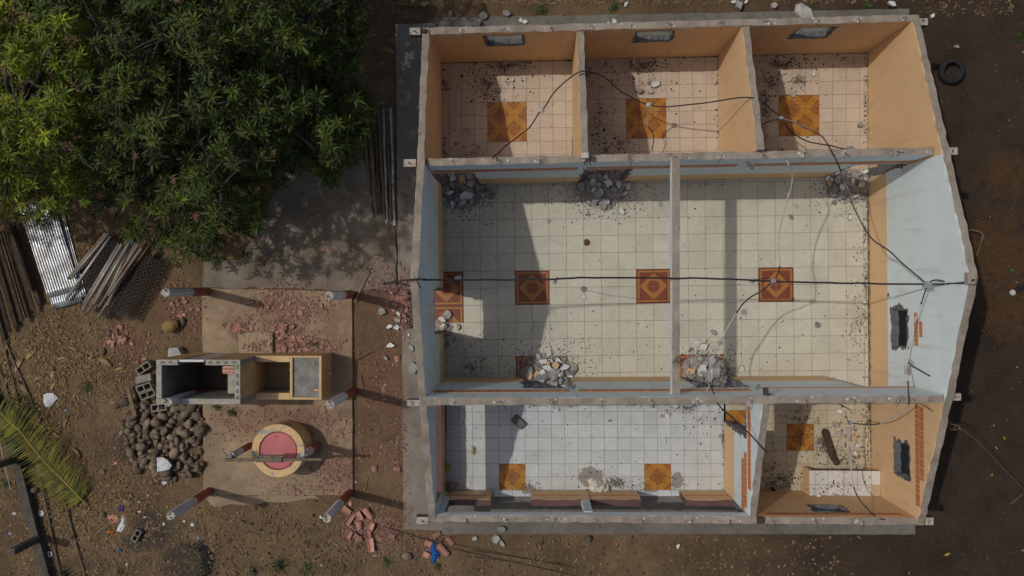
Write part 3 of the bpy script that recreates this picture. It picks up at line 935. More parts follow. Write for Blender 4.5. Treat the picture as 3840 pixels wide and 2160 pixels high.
for zz_ in (2.44, 2.64):
    smid.border(0.05, sSz(2135), zz_, 0.19, 0.42)
    smid.border(sSz(2168), sSz(2812), zz_, 0.19, 0.42)
smid.border(sSz(2840, 2.3), sSz(3425, 2.3), 2.28, 0.14, 0.42)

# dividing walls between the three north rooms
def back(w, x):      # point on the rear face of a wall
    return w.pt(x, 0, -w.t)
for (px0, py0, px1, zt0, zt1) in ((2145, 226.5, 2150, 2.27, 3.36), (2692, 212, 2695, 2.3, 3.44)):
    a = P(px0, py0)
    b = back(nmid, sNM(px1))
    wdiv = Wall(Vector((a.x, a.y + 0.0, 0)), b, WEST, T, [(0, zt0), (1, zt1)], [M['room_paint'], M['room_paint'], M['top']])
# wall between the porch and the kitchen, with a doorway and border tiles
kA = back(smid, sSM(2714, 1437)); kB = P(2716, 1838)
kd = (kB - kA).length
door_k = jag_rect(-0.1, (P(2715, 1586) - P(2715, 1440)).length, -0.3, 2.05, 0.03, 'rt')
kit = Wall(kA, kB, WEST, T, [(0, 3.38), (1, 2.3)], [M['hall_paint'], M['room_paint'], M['top']], [door_k])
kit.scar(door_k, 0.06)
k_dir = (kB - kA).normalized()
def sK(py, z): return (P(2800, py, z) - kA).dot(k_dir)
kit.border(sK(1520, 2.3), sK(1834, 2.3), 2.22, 0.25, 0.20)
kit.border(sK(1690, 1.85), sK(1895, 1.85), 1.91, 0.22, 0.20)
kit.border(sK(1716, 1.75), sK(1916, 1.75), 1.68, 0.22, 0.20)

# south wall: an open porch front (beam, columns, low wall) and the kitchen's solid wall
s_dir = (SE - SW).normalized()
def sS(px, py=1838, z=0): return (P(px, py, z) - SW).dot(s_dir)
win_s = jag_rect(sS(3045, 1905, 1.6), sS(3165, 1905, 1.6), 1.30, 1.90, 0.03)
open_s = [(0.18, -0.3), (sS(2716), -0.3), (sS(2716), 1.93), (0.18, 1.93)]
south = Wall(SW, SE, NORTH, T, [(0, 2.17), (1, 2.32)], [M['south_paint'], M['outer_paint'], M['top']], [open_s, win_s])
south.scar(win_s, 0.05)
south.top_marks(1.0, phase=0.7)
south.border(sS(2872, 1930, 2.05), sS(3375, 1930, 2.05), 1.98, 0.18, 0.21)

def low_wall(a, b, n, inner_first=True):
    """waist-high porch wall: peach inside with a border, brown cap and outside"""
    w = Wall(a, b, n, T, [(0, 0.88), (1, 0.88)], [M['room_paint'], M['brown_paint'], M['brown_paint']], rough=0.003, name='low_wall')
    w.border(0.04, w.L - 0.04, 0.47, 0.085, 0.21)
    return w
lw = [low_wall(SW + s_dir * 0.005, SW + s_dir * sS(1848), NORTH), low_wall(SW + s_dir * sS(1991), SW + s_dir * sS(2386), NORTH), low_wall(SW + s_dir * sS(2547), SW + s_dir * (sS(2716) - 0.005), NORTH)]
low_wall(wA + w_dir * (smid_n + 0.025), wA + w_dir * (Lw - T - 0.17), EAST)
# the slender column half way along the porch
c0 = SW + s_dir * sS(2172); c1 = SW + s_dir * sS(2201)
nS = Vector((-s_dir.y, s_dir.x, 0))
mb = MB()
def box_uv(a, b, n0, n1, z0, z1, m=0):
    vs_ = [a + nS * n0, b + nS * n0, b + nS * n1, a + nS * n1]
    mb.add([(v.x, v.y, z0) for v in vs_] + [(v.x, v.y, z1) for v in vs_], [(0, 1, 5, 4), (1, 2, 6, 5), (2, 3, 7, 6), (3, 0, 4, 7), (4, 5, 6, 7)], m)
box_uv(c0, c1, -T - 0.004, 0.02, -0.02, 1.0, 0)
box_uv(c0 + s_dir * .002, c1 - s_dir * .002, -T - 0.002, 0.018, 1.0, 1.932, 1)
mb.build('porch_column', [M['room_paint'], M['blue_paint']], house)

# the long tie beam that crosses the hall and the beam ends that poke out of the gables
bx0, bx1 = P(2521, 1000, 3.38).x, P(2550, 1000, 3.38).x
y0 = nmid.pt(sNM(2520), 0).y + 0.02; y1 = smid.pt(sSM(2522), 0).y - 0.02
mb = MB()
n = 24
rows = []
for i in range(n + 1):
    y = y0 + (y1 - y0) * i / n
    rows.append([(bx0 + R.uniform(-.006, .004), y, 3.12), (bx0 + R.uniform(-.004, .004), y, 3.37 + R.uniform(-.005, .005)), (bx1 + R.uniform(-.006, .006), y, 3.37 + R.uniform(-.005, .005)), (bx1, y, 3.12)])
vv = [p for r_ in rows for p in r_]
mb.v = [Vector(p) for p in vv]
for i in range(n):
    for k, m_ in ((0, 1), (1, 0), (2, 1), (3, 1)):
        a = i * 4 + k; b = i * 4 + (k + 1) % 4
        mb.f.append((a, b, b + 4, a + 4)); mb.m.append(m_)
mb.build('tie_beam', [M['top'], M['blue_paint']], house)

def stub(px0, px1, py0, py1, z):
    a, b = P(px0, py0, z), P(px1, py1, z)
    m_ = MB()
    m_.box(min(a.x, b.x), max(a.x, b.x), min(a.y, b.y), max(a.y, b.y), z - 0.22, z, 1, 0.006, mtop=0)
    o = m_.build('beam_end', [M['mortar_top'], M['brown_paint']], house)
    c = (a + b) / 2
    s_ = MB()
    for q in range(4):
        d = Vector((R.uniform(-.05, .05), R.uniform(-.05, .05), 0))
        s_.tube([c + d * 0.3, c + d * 0.6 + Vector((0, 0, 0.03)), c + d + Vector((0, 0, R.uniform(.02, .06)))], 0.007, 4)
    tag(s_.build('rebar', M['rust_steel'], o), kind='stuff')
M['mortar_top'] = simple('beam_end_concrete', (0.44, 0.40, 0.34), (0.30, 0.26, 0.21), 6, 0.9, 0.4, 50)
for a in ((1535, 1577, 103, 131, 2.2), (1513, 1560, 596, 626, 3.2), (1526, 1573, 1499, 1524, 3.3), (1560, 1607, 1938, 1966, 2.1),
          (3443, 3481, 68, 95, 2.25), (3553, 3592, 552, 581, 3.4), (3568, 3605, 1474, 1503, 3.4), (3468, 3502, 1940, 1970, 2.25)):
    stub(*a)

# rough seats and rods left on the wall tops
def rod_knot(px, py, z, n=7, r=0.14, par=house):
    m_ = MB()
    c = P(px, py, z)
    for q in range(n):
        a = R.uniform(0, 6.28)
        d = Vector((math.cos(a), math.sin(a), 0)) * R.uniform(0.4, 1) * r
        m_.tube([c + d * 0.1 - Vector((0, 0, .03)), c + d * 0.5 + Vector((0, 0, .06)), c + d + Vector((0, 0, R.uniform(0, .08)))], 0.006, 4)
    tag(m_.build('rod_stubs', M['rust_steel'], par), kind='stuff')
def seat(px0, px1, py0, py1, z, h, mat, name='beam_seat'):
    a, b = P(px0, py0, z), P(px1, py1, z)
    m_ = MB()
    m_.box(min(a.x, b.x), max(a.x, b.x), min(a.y, b.y), max(a.y, b.y), z - 0.02, z + h, 0, 0.008)
    m_.build(name, mat, house)
rod_knot(2195, 606, 3.45, 9); rod_knot(2160, 1503, 3.55, 9); rod_knot(1562, 1050, 4.5, 6, 0.2); rod_knot(2802, 608, 3.5, 5); rod_knot(2180, 590, 3.42, 6)
seat(2180, 2207, 575, 596, 3.40, 0.12, M['mortar']); seat(2152, 2168, 1488, 1522, 3.50, 0.05, M['concrete']); seat(3618, 3646, 1022, 1066, 4.5, 0.13, M['top'])
seat(2862, 2874, 1453, 1478, 3.4, 0.16, M['rust_steel'], 'steel_bracket'); seat(2877, 2890, 1476, 1515, 3.5, 0.08, M['rust_steel'], 'steel_bracket')
seat(1586, 1600, 112, 128, 2.28, 0.10, M['rust_steel'], 'steel_bracket'); seat(2838, 2862, 1938, 1962, 2.31, 0.06, M['rust_steel'], 'steel_bracket')
# hooks sticking out of the hall walls
def hook(w, x, z):
    m_ = MB()
    a = w.pt(x, z, 0)
    m_.tube([a, a + w.n * 0.08, a + w.n * 0.13 + Vector((0.03, 0, 0.02)), a + w.n * 0.10 + Vector((0.06, 0, 0.03)), a + w.n * 0.05 + Vector((0.05, 0, 0.02))], 0.010, 5)
    m_.build('hook', M['rust_steel'], w.o)
hook(nmid, sNz(2190, 2.5), 2.5); hook(nmid, sNz(2815, 2.5), 2.5); hook(smid, sSz(2150), 2.55); hook(smid, sSz(2838), 2.66)
# wall fittings: a grey fuse plate and a small socket on the east wall
def plate(w, s0, s1, z0, z1, mat, name, t_=0.02):
    vs_ = [w.pt(s0, z0, 0.001), w.pt(s1, z0, 0.001), w.pt(s1, z1, 0.001), w.pt(s0, z1, 0.001), w.pt(s0, z0, t_), w.pt(s1, z0, t_), w.pt(s1, z1, t_), w.pt(s0, z1, t_)]
    return obj(name, mesh(name, vs_, [(4, 5, 6, 7), (0, 1, 5, 4), (1, 2, 6, 5), (2, 3, 7, 6), (3, 0, 4, 7)], mat), w.o, world=True)
fb = plate(east, sEw(1368, 1.9), sEw(1404, 1.9), 1.85, 2.12, M['grey_chunk'], 'fuse_recess', 0.012)
plate(east, sEw(1381, 1.9), sEw(1390, 1.9), 1.95, 2.0, M['rust_steel'], 'wire_hole', 0.016)
plate(east, sEw(1098, 1.1), sEw(1112, 1.1), 1.03, 1.10, M['grey_block'], 'socket', 0.02)

# ================================================================== POSTS, CUBICLE, TROUGH, WELL
M['post_red'] = simple('post_red_paint', (0.30, 0.068, 0.045), (0.23, 0.056, 0.04), 5, 0.55, 0.15, 60)
M['post_white'] = simple('post_white_paint', (0.58, 0.58, 0.60), (0.45, 0.45, 0.47), 6, 0.7, 0.2, 60)
M['post_break'] = simple('broken_post_top', (0.60, 0.57, 0.50), (0.40, 0.37, 0.31), 18, 0.9, 0.8, 60)
def lobes(r, k=8, n=48, dep=0.10):
    return [((r * (1 - dep * abs(math.sin(k * math.pi * i / n)) ** 1.0)) * math.cos(2 * math.pi * i / n), (r * (1 - dep * abs(math.sin(k * math.pi * i / n)) ** 1.0)) * math.sin(2 * math.pi * i / n)) for i in range(n)]
def post(px, py, h, split, label, r=0.105, group='red and white porch posts of the patio'):
    b = P(px, py, -0.07); b.z = -0.09
    t = thing('porch_post', label, 'post', b, group)
    p0 = lobes(r)
    lo, hi, tp = MB(), MB(), MB()
    lo.prism([(x * 1.0, y * 1.0) for x, y in p0], -0.05, split)
    hi.prism(p0, split, h - 0.03)
    n = len(p0)
    top = [(x * (1 + R.uniform(-.05, .06)), y * (1 + R.uniform(-.05, .06)), h + R.uniform(-0.02, 0.03)) for x, y in p0]
    mid = [(x * 0.5, y * 0.5, h + R.uniform(-0.045, 0.03)) for x, y in p0[::4]]
    v = [(x, y, h - 0.035) for x, y in p0] + top + [(0, 0, h + R.uniform(-.03, .0))]
    f = [(i, (i + 1) % n, n + (i + 1) % n, n + i) for i in range(n)] + [(n + i, n + (i + 1) % n, 2 * n) for i in range(n)]
    tp.add(v, f)
    obj('lower_shaft', lo.me('lower_shaft', M['post_red']), t)
    obj('upper_shaft', hi.me('upper_shaft', M['post_white']), t)
    obj('broken_top', tp.me('broken_top', M['post_break']), t)
    for q in range(3):
        a = R.uniform(0, 6.28)
        m_ = MB()
        c = Vector((0.05 * math.cos(a), 0.05 * math.sin(a), h - 0.05))
        d = Vector((R.uniform(-1, 1), R.uniform(-1, 1), 0)) * 0.06
        m_.tube([c, c + Vector((0, 0, .07)), c + Vector((0, 0, .10)) + d], 0.007, 5)
        obj('rebar', m_.me('rebar', M['rust_steel']), t)
    return t
post(776, 1094, 2.30, 0.98, 'red and white post at the upper left corner of the patio slab')
post(1318, 1105, 2.25, 0.98, 'red and white post at the upper right corner of the patio slab')
post(1324, 1467, 2.30, 0.98, 'red and white post beside the right end of the washing trough')
post(787, 1841, 2.22, 0.98, 'red and white post at the lower left corner of the patio slab')
post(1309.5, 1849, 2.22, 0.98, 'red and white post standing by the stacked roof tiles')
post(785, 1459, 2.32, 0.98, 'red and white post built into the grey block cubicle')

M['peach_wall'] = simple('peach_masonry_paint', (0.54, 0.345, 0.165), (0.40, 0.26, 0.13), 4, 0.8, 0.25, 60)
M['peach_rim'] = simple('peach_rim_paint', (0.62, 0.43, 0.225), (0.50, 0.34, 0.18), 7, 0.8, 0.25, 60)
M['block_face'] = simple('block_wall', (0.26, 0.25, 0.22), (0.17, 0.165, 0.145), 5, 0.95, 0.5, 50)
M['block_top'] = simple('block_wall_top', (0.40, 0.375, 0.32), (0.27, 0.25, 0.21), 10, 0.95, 0.6, 60)
M['block_core'] = simple('block_core_fill', (0.20, 0.185, 0.16), (0.13, 0.12, 0.105), 14, 0.95, 0.7, 60)
M['basin'] = simple('basin_cement', (0.25, 0.245, 0.225), (0.15, 0.148, 0.138), 5, 0.85, 0.3, 60)
M['sheet_metal'] = simple('zinc_sheet', (0.60, 0.64, 0.68), (0.40, 0.43, 0.46), 3, 0.32, 0.1, 30, metal=0.9, spec=0.5)
M['door_metal'] = simple('door_sheet_metal', (0.42, 0.45, 0.48), (0.33, 0.36, 0.385), 4, 0.45, 0.1, 30, metal=0.5)
M['marble_tile'] = None
def marble():
    n = NT('veined_pink_tile')
    w = n.t.nodes.new('ShaderNodeTexWave'); w.wave_type = 'RINGS'
    w.inputs['Scale'].default_value = 3.5; w.inputs['Distortion'].default_value = 7; w.inputs['Detail'].default_value = 3
    n.t.links.new(n.tc.outputs['Object'], w.inputs['Vector'])
    col = n.mix(n.step(w.outputs['Fac'], 0.3, 0.9), (0.33, 0.13, 0.09), (0.55, 0.34, 0.25))
    return n.done(col, 0.4, 0.4)
M['marble_tile'] = marble()

# --- roofless cubicle of hollow blocks
CZ = 1.86
a, b = P(585, 1347.8, CZ), P(901.5, 1517.3, CZ)
x0, x1, y0c, y1c = a.x, b.x, b.y, a.y
base = Vector(((x0 + x1) / 2, (y0c + y1c) / 2, -0.1))
cub = thing('block_cubicle', 'roofless peach rendered cubicle of hollow concrete blocks beside the washing trough', 'cubicle', base)
tk = 0.135
dx0, dx1 = P(672, 1353, CZ).x, P(766, 1353, CZ).x
def wbox(name, X0, X1, Y0, Y1, Z0=-0.15, Z1=CZ, outer=None):
    m_ = MB()
    m_.box(X0, X1, Y0, Y1, Z0, Z1, 0, 0.008, mtop=1)
    mi = m_.m
    me_ = m_.me(name, [M['block_face'], M['block_top'], M['peach_wall']])
    for p in me_.polygons:
        nrm = p.normal
        if outer and nrm.z < 0.3 and any(nrm.dot(Vector(o)) > 0.8 for o in outer): p.material_index = 2
    return obj(name, me_, cub, world=True)
wbox('wall', x0, x1, y0c, y0c + tk, outer=[(0, -1, 0)])
wbox('wall', x0, x0 + tk, y0c + tk, y1c - tk, outer=[(-1, 0, 0)])
we = wbox('wall', x1 - tk, x1, y0c + tk, y1c - tk, outer=[(1, 0, 0)])
wn1 = wbox('wall', x0, dx0, y1c - tk, y1c, outer=[(0, 1, 0)])
wn2 = wbox('wall', dx1, x1, y1c - tk, y1c, outer=[(0, 1, 0)])
def core(par, X, Y, w, h_):
    m_ = MB()
    ring = []
    for i in range(10):
        t_ = 2 * math.pi * i / 10
        ring.append((X + w / 2 * max(-1, min(1, 1.25 * math.cos(t_))) * R.uniform(.85, 1), Y + h_ / 2 * max(-1, min(1, 1.25 * math.sin(t_))) * R.uniform(.85, 1)))
    m_.prism(ring, CZ - 0.02, CZ + 0.004, top=[(x * 0.9 + X * 0.1, y * 0.9 + Y * 0.1) for x, y in ring])
    m_.build('core_fill', M['block_core'], par)
for px in (788, 818, 848, 878): core(wn2, P(px, 1357, CZ).x, y1c - tk / 2, 0.115, 0.075)
for py in (1378, 1408, 1438, 1468, 1492): core(we, x1 - tk / 2, P(890, py, CZ).y, 0.075, 0.115)
for px in (610, 640): core(wn1, P(px, 1357, CZ).x, y1c - tk / 2, 0.115, 0.075)
m_ = MB()
m_.box(dx0 + 0.006, dx1 - 0.006, y1c - 0.045, y1c - 0.012, 0.0, CZ - 0.01, 0, 0.004)
d_ = m_.build('door', M['door_metal'], cub)
m_ = MB()
m_.box(dx0 + 0.004, dx1 - 0.004, y1c - 0.055, y1c - 0.002, CZ - 0.009, CZ + 0.016, 0, 0.004)
m_.build('door_rail', M['white_plaster'], d_)
for xx in (dx0 - 0.032, dx1 + 0.004):
    m_ = MB(); m_.box(xx, xx + 0.028, y1c - tk + 0.002, y1c - 0.02, 0.0, CZ + 0.012, 0, 0.003)
    m_.build('door_jamb', M['rust_steel'], cub)
m_ = MB()
aa, bb = P(854, 1403, 1.45), P(877, 1476, 1.45)
m_.box(aa.x, x1 - tk + 0.01, bb.y, y1c - tk + 0.01, 1.36, 1.45, 0, 0.006)
m_.build('shelf', M['block_top'], cub)
t_ = MB()
t_.box(-0.135, 0.135, -0.105, 0.105, 0, 0.012, 0, 0.002)
c = P(855, 1385.5, 1.48)
o = obj('floor_tile', t_.me('floor_tile', M['marble_tile']), loc=(c.x, c.y, 1.456), rot=(0.0, 0.06, -0.06))
tag(o, 'pink veined floor tile lying on the shelf inside the cubicle', 'tile')
m_ = MB(); m_.box(x0 + tk, x1 - tk, y0c + tk, y1c - tk, -0.1, -0.045)
m_.build('floor', M['grey_pad'], cub)

# --- washing trough
TZ = 0.90
a, b = P(949, 1333.7, TZ), P(1206, 1499.5, TZ)
X0, X1, Y0, Y1 = x1 + 0.004, b.x, b.y, a.y
trough = thing('washing_trough', 'peach painted masonry washing trough with a deep basin and a shallow tray', 'trough', ((X0 + X1) / 2, (Y0 + Y1) / 2, -0.07))
hx0, hx1 = P(949, 1400, TZ).x, P(1087, 1400, TZ).x
hy1, hy0 = P(1000, 1358, TZ).y, P(1000, 1473.5, TZ).y
def tb(name, A0, A1, B0, B1, z0, z1, mats, bev=0.008, mtop=1, par=trough):
    m_ = MB(); m_.box(A0, A1, B0, B1, z0, z1, 0, bev, mtop=mtop)
    return m_.build(name, mats, par)
PW = [M['peach_wall'], M['peach_rim']]
tb('rim_wall', X0, hx1, hy1, Y1, -0.15, TZ, PW)
tb('rim_wall', X0, hx1, Y0, hy0, -0.15, TZ, PW)
tb('pier', hx1 + 0.0, X1, Y0, Y1, -0.15, TZ - 0.10, PW)
tx0, tx1 = P(1097, 1400, TZ).x, P(1196, 1400, TZ).x
ty1, ty0 = P(1100, 1342, TZ).y, P(1100, 1490, TZ).y
tb('tray_rim', hx1 + .0, tx0, Y0, Y1, TZ - 0.098, TZ + 0.002, PW)
tb('tray_rim', tx1, X1 - 0.0, Y0, Y1, TZ - 0.098, TZ + 0.002, PW)
tb('tray_rim', tx0, tx1, ty1, Y1, TZ - 0.098, TZ + 0.0, PW)
tb('tray_rim', tx0, tx1, Y0, ty0, TZ - 0.098, TZ + 0.0, PW)
tb('tray_floor', tx0 - 0.01, tx1 + 0.01, ty0 - 0.01, ty1 + 0.01, TZ - 0.11, TZ - 0.055, [M['basin'], M['basin']])
tb('basin_floor', X0, hx1, hy0, hy1, -0.12, 0.06, [M['step'], M['step']], 0)
tb('basin_lining', X0 + .002, hx1 - .002, hy0, hy0 + 0.02, 0.06, 0.62, [M['block_face'], M['basin']], 0)
sx, sy = P(1185, 1463, TZ), P(1197, 1487, TZ)
tb('soap_ledge', sx.x - 0.07, tx1, ty0, ty0 + 0.15, TZ - 0.06, TZ - 0.015, [M['basin'], M['basin']])
tb('soap_ledge', sx.x - 0.05, tx1, ty0 + 0.15, ty0 + 0.20, TZ - 0.06, TZ - 0.003, PW)

# --- well with its lid, posts and windlass
wc = P(1042.5, 1690.6, 0.62)
well = thing('water_well', 'round peach well with a pink lid and a wooden windlass across it', 'well', (wc.x, wc.y, -0.07))
def well_ring_mat():
    n = NT('worn_well_rim')
    f = n.noise(3.2, 5, 0.6, dist=0.5)
    col = n.mix(n.step(n.noise(8, 5, 0.7), 0.35, 0.7), (0.66, 0.46, 0.235), (0.55, 0.38, 0.20))
    col = n.mix(n.step(f, 0.55, 0.575), col, (0.33, 0.32, 0.275))
    col = n.mix(n.step(n.noise(11, 5, 0.7), 0.68, 0.72), col, (0.16, 0.09, 0.06))
    n.bump(n.noise(50, 4), 0.3, 0.01)
    return n.done(col, 0.85, 0.25)
M['well_rim'] = well_ring_mat()
M['pink_lid'] = simple('pink_lid_paint', (0.52, 0.15, 0.16), (0.40, 0.11, 0.115), 2.2, 0.55, 0.25, 30, lo=.3, hi=.75)
M['brick_red'] = simple('brick_red_rim', (0.22, 0.06, 0.05), (0.13, 0.04, 0.035), 12, 0.8, 0.4, 60)
def ring(r0, r1, z0, z1, n=64):
    v, f = [], []
    for i in range(n):
        c_, s_ = math.cos(2 * math.pi * i / n), math.sin(2 * math.pi * i / n)
        for r, z in ((r1, z0), (r1, z1 - 0.012), (r1 - 0.012, z1), (r0 + 0.008, z1), (r0, z1 - 0.008), (r0, z0)):
            v.append((r * c_, r * s_, z))
    for i in range(n):
        j = (i + 1) % n
        for k in range(5):
            f.append((i * 6 + k, j * 6 + k, j * 6 + k + 1, i * 6 + k + 1))
    return v, f
v, f = ring(0.475, 0.655, -0.10, 0.69)
obj('ring_wall', mesh('ring_wall', v, f, [M['well_rim']]), well)
v, f = ring(0.452, 0.478, 0.2, 0.684)
obj('lid_seat', mesh('lid_seat', v, f, [M['brick_red']]), well)
v, f = [(0, 0, 0.668)], []
for k, (r, z) in enumerate(((0.2, 0.668), (0.40, 0.667), (0.44, 0.665), (0.455, 0.655), (0.455, 0.5))):
    for i in range(64):
        v.append((r * math.cos(2 * math.pi * i / 64), r * math.sin(2 * math.pi * i / 64), z))
f += [(0, 1 + i, 1 + (i + 1) % 64) for i in range(64)]
for k in range(4):
    for i in range(64):
        f.append((1 + k * 64 + i, 1 + (k + 1) * 64 + i, 1 + (k + 1) * 64 + (i + 1) % 64, 1 + k * 64 + (i + 1) % 64))
obj('lid', mesh('lid', v, f, [M['pink_lid']]), well)
M['wood_old'] = simple('weathered_wood', (0.20, 0.16, 0.11), (0.12, 0.095, 0.068), 9, 0.9, 0.4, 40)
M['black_wire'] = simple('black_wire', (0.02, 0.02, 0.022), (0.03, 0.028, 0.028), 5, 0.6, 0, 10)
pw, pe = P(939, 1670, -0.07), P(1193.6, 1668, -0.07)
for q in (pw, pe):
    for nm_, z0, z1, mt in (('post_base', -0.12, 0.60, 'post_red'), ('post_top', 0.60, 1.20, 'post_white')):
        m_ = MB()
        m_.prism([(q.x + x, q.y + y) for x, y in lobes(0.088, 8, 32)], z0, z1)
        m_.build(nm_, M[mt], well)
ax0, ax1 = P(842, 1725, 1.28), P(1192, 1723, 1.28)
m_ = MB(); m_.tube([ax0, ax0.lerp(ax1, .33) + Vector((0, .005, .01)), ax0.lerp(ax1, .66), ax1 + Vector((0.1, 0, 0))], [0.036, 0.04, 0.037, 0.033], 8)
axle = m_.build('windlass_axle', M['wood_old'], well)
dx = P(1013, 1722, 1.36); ex = P(1055, 1724, 1.36)
c0 = P(960, 1725, 1.33); c1 = P(1057, 1723, 1.33)
m_ = MB(); m_.box(c0.x, c1.x, c0.y - 0.055, c0.y + 0.055, 1.20, 1.345, 0, 0.008)
m_.build('windlass_drum', M['wood_old'], well)
m_ = MB(); m_.box(c0.x + 0.06, c1.x + 0.03, c0.y + 0.05, c0.y + 0.105, 1.22, 1.31, 0, 0.006)
m_.build('windlass_drum', M['wood_old'], well)
for q in (P(875, 1709, 1.22), P(1146, 1709, 1.22)):
    m_ = MB()
    for k in range(16):
        a_ = R.uniform(0, 6.28)
        d = Vector((math.cos(a_), math.sin(a_), R.uniform(-.2, .5))) * R.uniform(.05, .15)
        m_.tube([q + Vector((0, -.03, 0)), q + d * 0.6 + Vector((0, -.02, .05)), q + d], 0.006, 4)
    tag(m_.build('wire_binding', M['black_wire'], well), kind='stuff')
m_ = MB(); m_.tube([P(838, 1697, 1.3), P(864, 1713, 1.28)], 0.014, 6)
m_.build('peg', M['wood_old'], well)

# --- tiled counter in the kitchen
kz = 0.52
ca, cb = P(3034, 1764, kz), P(3321, 1878, kz)
ex_ = east.pt(sEw(1820, kz), 0, 0.004).x
cx0, cx1, cy1, cy0 = ca.x, ex_, ca.y, south.pt(sS(3150), 0).y + 0.004
counter = thing('kitchen_counter', 'low white tiled counter against the outer walls of the small peach room', 'counter', ((cx0 + cx1) / 2, (cy0 + cy1) / 2, 0.0))
m_ = MB(); m_.box(cx0, cx0 + 0.09, cy0, cy1, 0.0, kz - 0.012, 0); m_.build('side_panel', M['room_paint'], counter)
m_ = MB(); m_.box(cx0 + 0.092, cx1, cy0, cy1, kz - 0.075, kz - 0.013, 0); m_.build('slab', M['brown_paint'], counter)
m_ = MB(); m_.box(cx1 - 0.20, cx1 - 0.002, cy0 + .1, cy1 - 0.05, 0.001, kz - 0.077, 0); m_.build('side_panel', M['room_paint'], counter)
m_ = MB(); m_.box(cx0 + 0.093, cx1 - 0.205, cy0, cy0 + 0.1, 0.001, kz - 0.077, 0); m_.build('back_panel', M['brown_paint'], counter)
M['counter_tile'] = tile_mat('counter_white_tile', (0.62, 0.605, 0.585), (0.53, 0.515, 0.50), [(3110, 1840, 90, 50), (3150, 1800, 60, 40)])
M['counter_tan'] = tile_mat('counter_tan_tile', (0.47, 0.37, 0.24), (0.40, 0.31, 0.20), [(3300, 1850, 30, 30)])
M['counter_grout'] = M['grout']
m_ = MB(); m_.box(cx0 + .001, cx1 - .001, cy0 + .001, cy1 - .001, kz - 0.012, kz - 0.004); m_.build('grout_bed', M['grout'], counter)
xs = [P(px, 1800, kz).x for px in (3057, 3105, 3163, 3215, 3268)]
xs = [cx0] + xs + [cx1]
ysc = [cy1, P(3100, 1818, kz).y, cy0]
for j in range(2):
    for i in range(len(xs) - 1):
        m_ = MB(); m_.box(xs[i] + .004, xs[i + 1] - .004, ysc[j + 1] + .004, ysc[j] - .004, kz - 0.004, kz + R.uniform(-.0005, .0005), 0, 0.0015)
        m_.build('tile', M['counter_tan'] if (j == 1 and i == len(xs) - 2) else M['counter_tile'], counter)

# ================================================================== RUBBLE
def chunk_mesh(name, mats, w=1.0, l=1.0, h=0.4, n=6, jag=0.25, side=0, topm=1):
    pts = []
    for i in range(n):
        a = 2 * math.pi * (i + R.uniform(-.25, .25)) / n
        r = 0.5 * R.uniform(1 - jag, 1 + jag * 0.4)
        pts.append((w * r * math.cos(a) * 1.1, l * r * math.sin(a) * 1.1))
    top = [(x * R.uniform(.86, 1.0), y * R.uniform(.86, 1.0), h * R.uniform(.85, 1.1)) for x, y in pts]
    m_ = MB(); m_.prism(pts, 0, h, side, mtop=topm, top=top)
    return m_.me(name, mats)
CH = {'grey': [chunk_mesh('chunk', [M['grey_chunk'], M['grey_chunk']], 1, R.uniform(.55, 1), R.uniform(.3, .6), R.randint(4, 7)) for _ in range(9)],
      'white': [chunk_mesh('chunk', [M['grey_chunk'], M['white_plaster']], 1, R.uniform(.55, .95), R.uniform(.2, .45), R.randint(4, 6)) for _ in range(7)],
      'peach': [chunk_mesh('chunk', [M['grey_chunk'], M['peach_plaster']], 1, R.uniform(.6, .95), R.uniform(.2, .45), R.randint(4, 6)) for _ in range(5)]}
def put_chunk(col, p, size, label, group=None, rz=None, tilt=0.25, name='rubble_chunk', sq=None):
    o = obj(name, R.choice(CH[col]), loc=p, rot=(R.uniform(-tilt, tilt), R.uniform(-tilt, tilt), R.uniform(0, 6.28) if rz is None else rz), scale=(size * (sq[0] if sq else 1), size * (sq[1] if sq else 1), size * (sq[2] if sq else 1)))
    return tag(o, label, 'rubble', group)
COLNAME = {'grey': 'bare grey', 'white': 'white painted', 'peach': 'peach painted'}
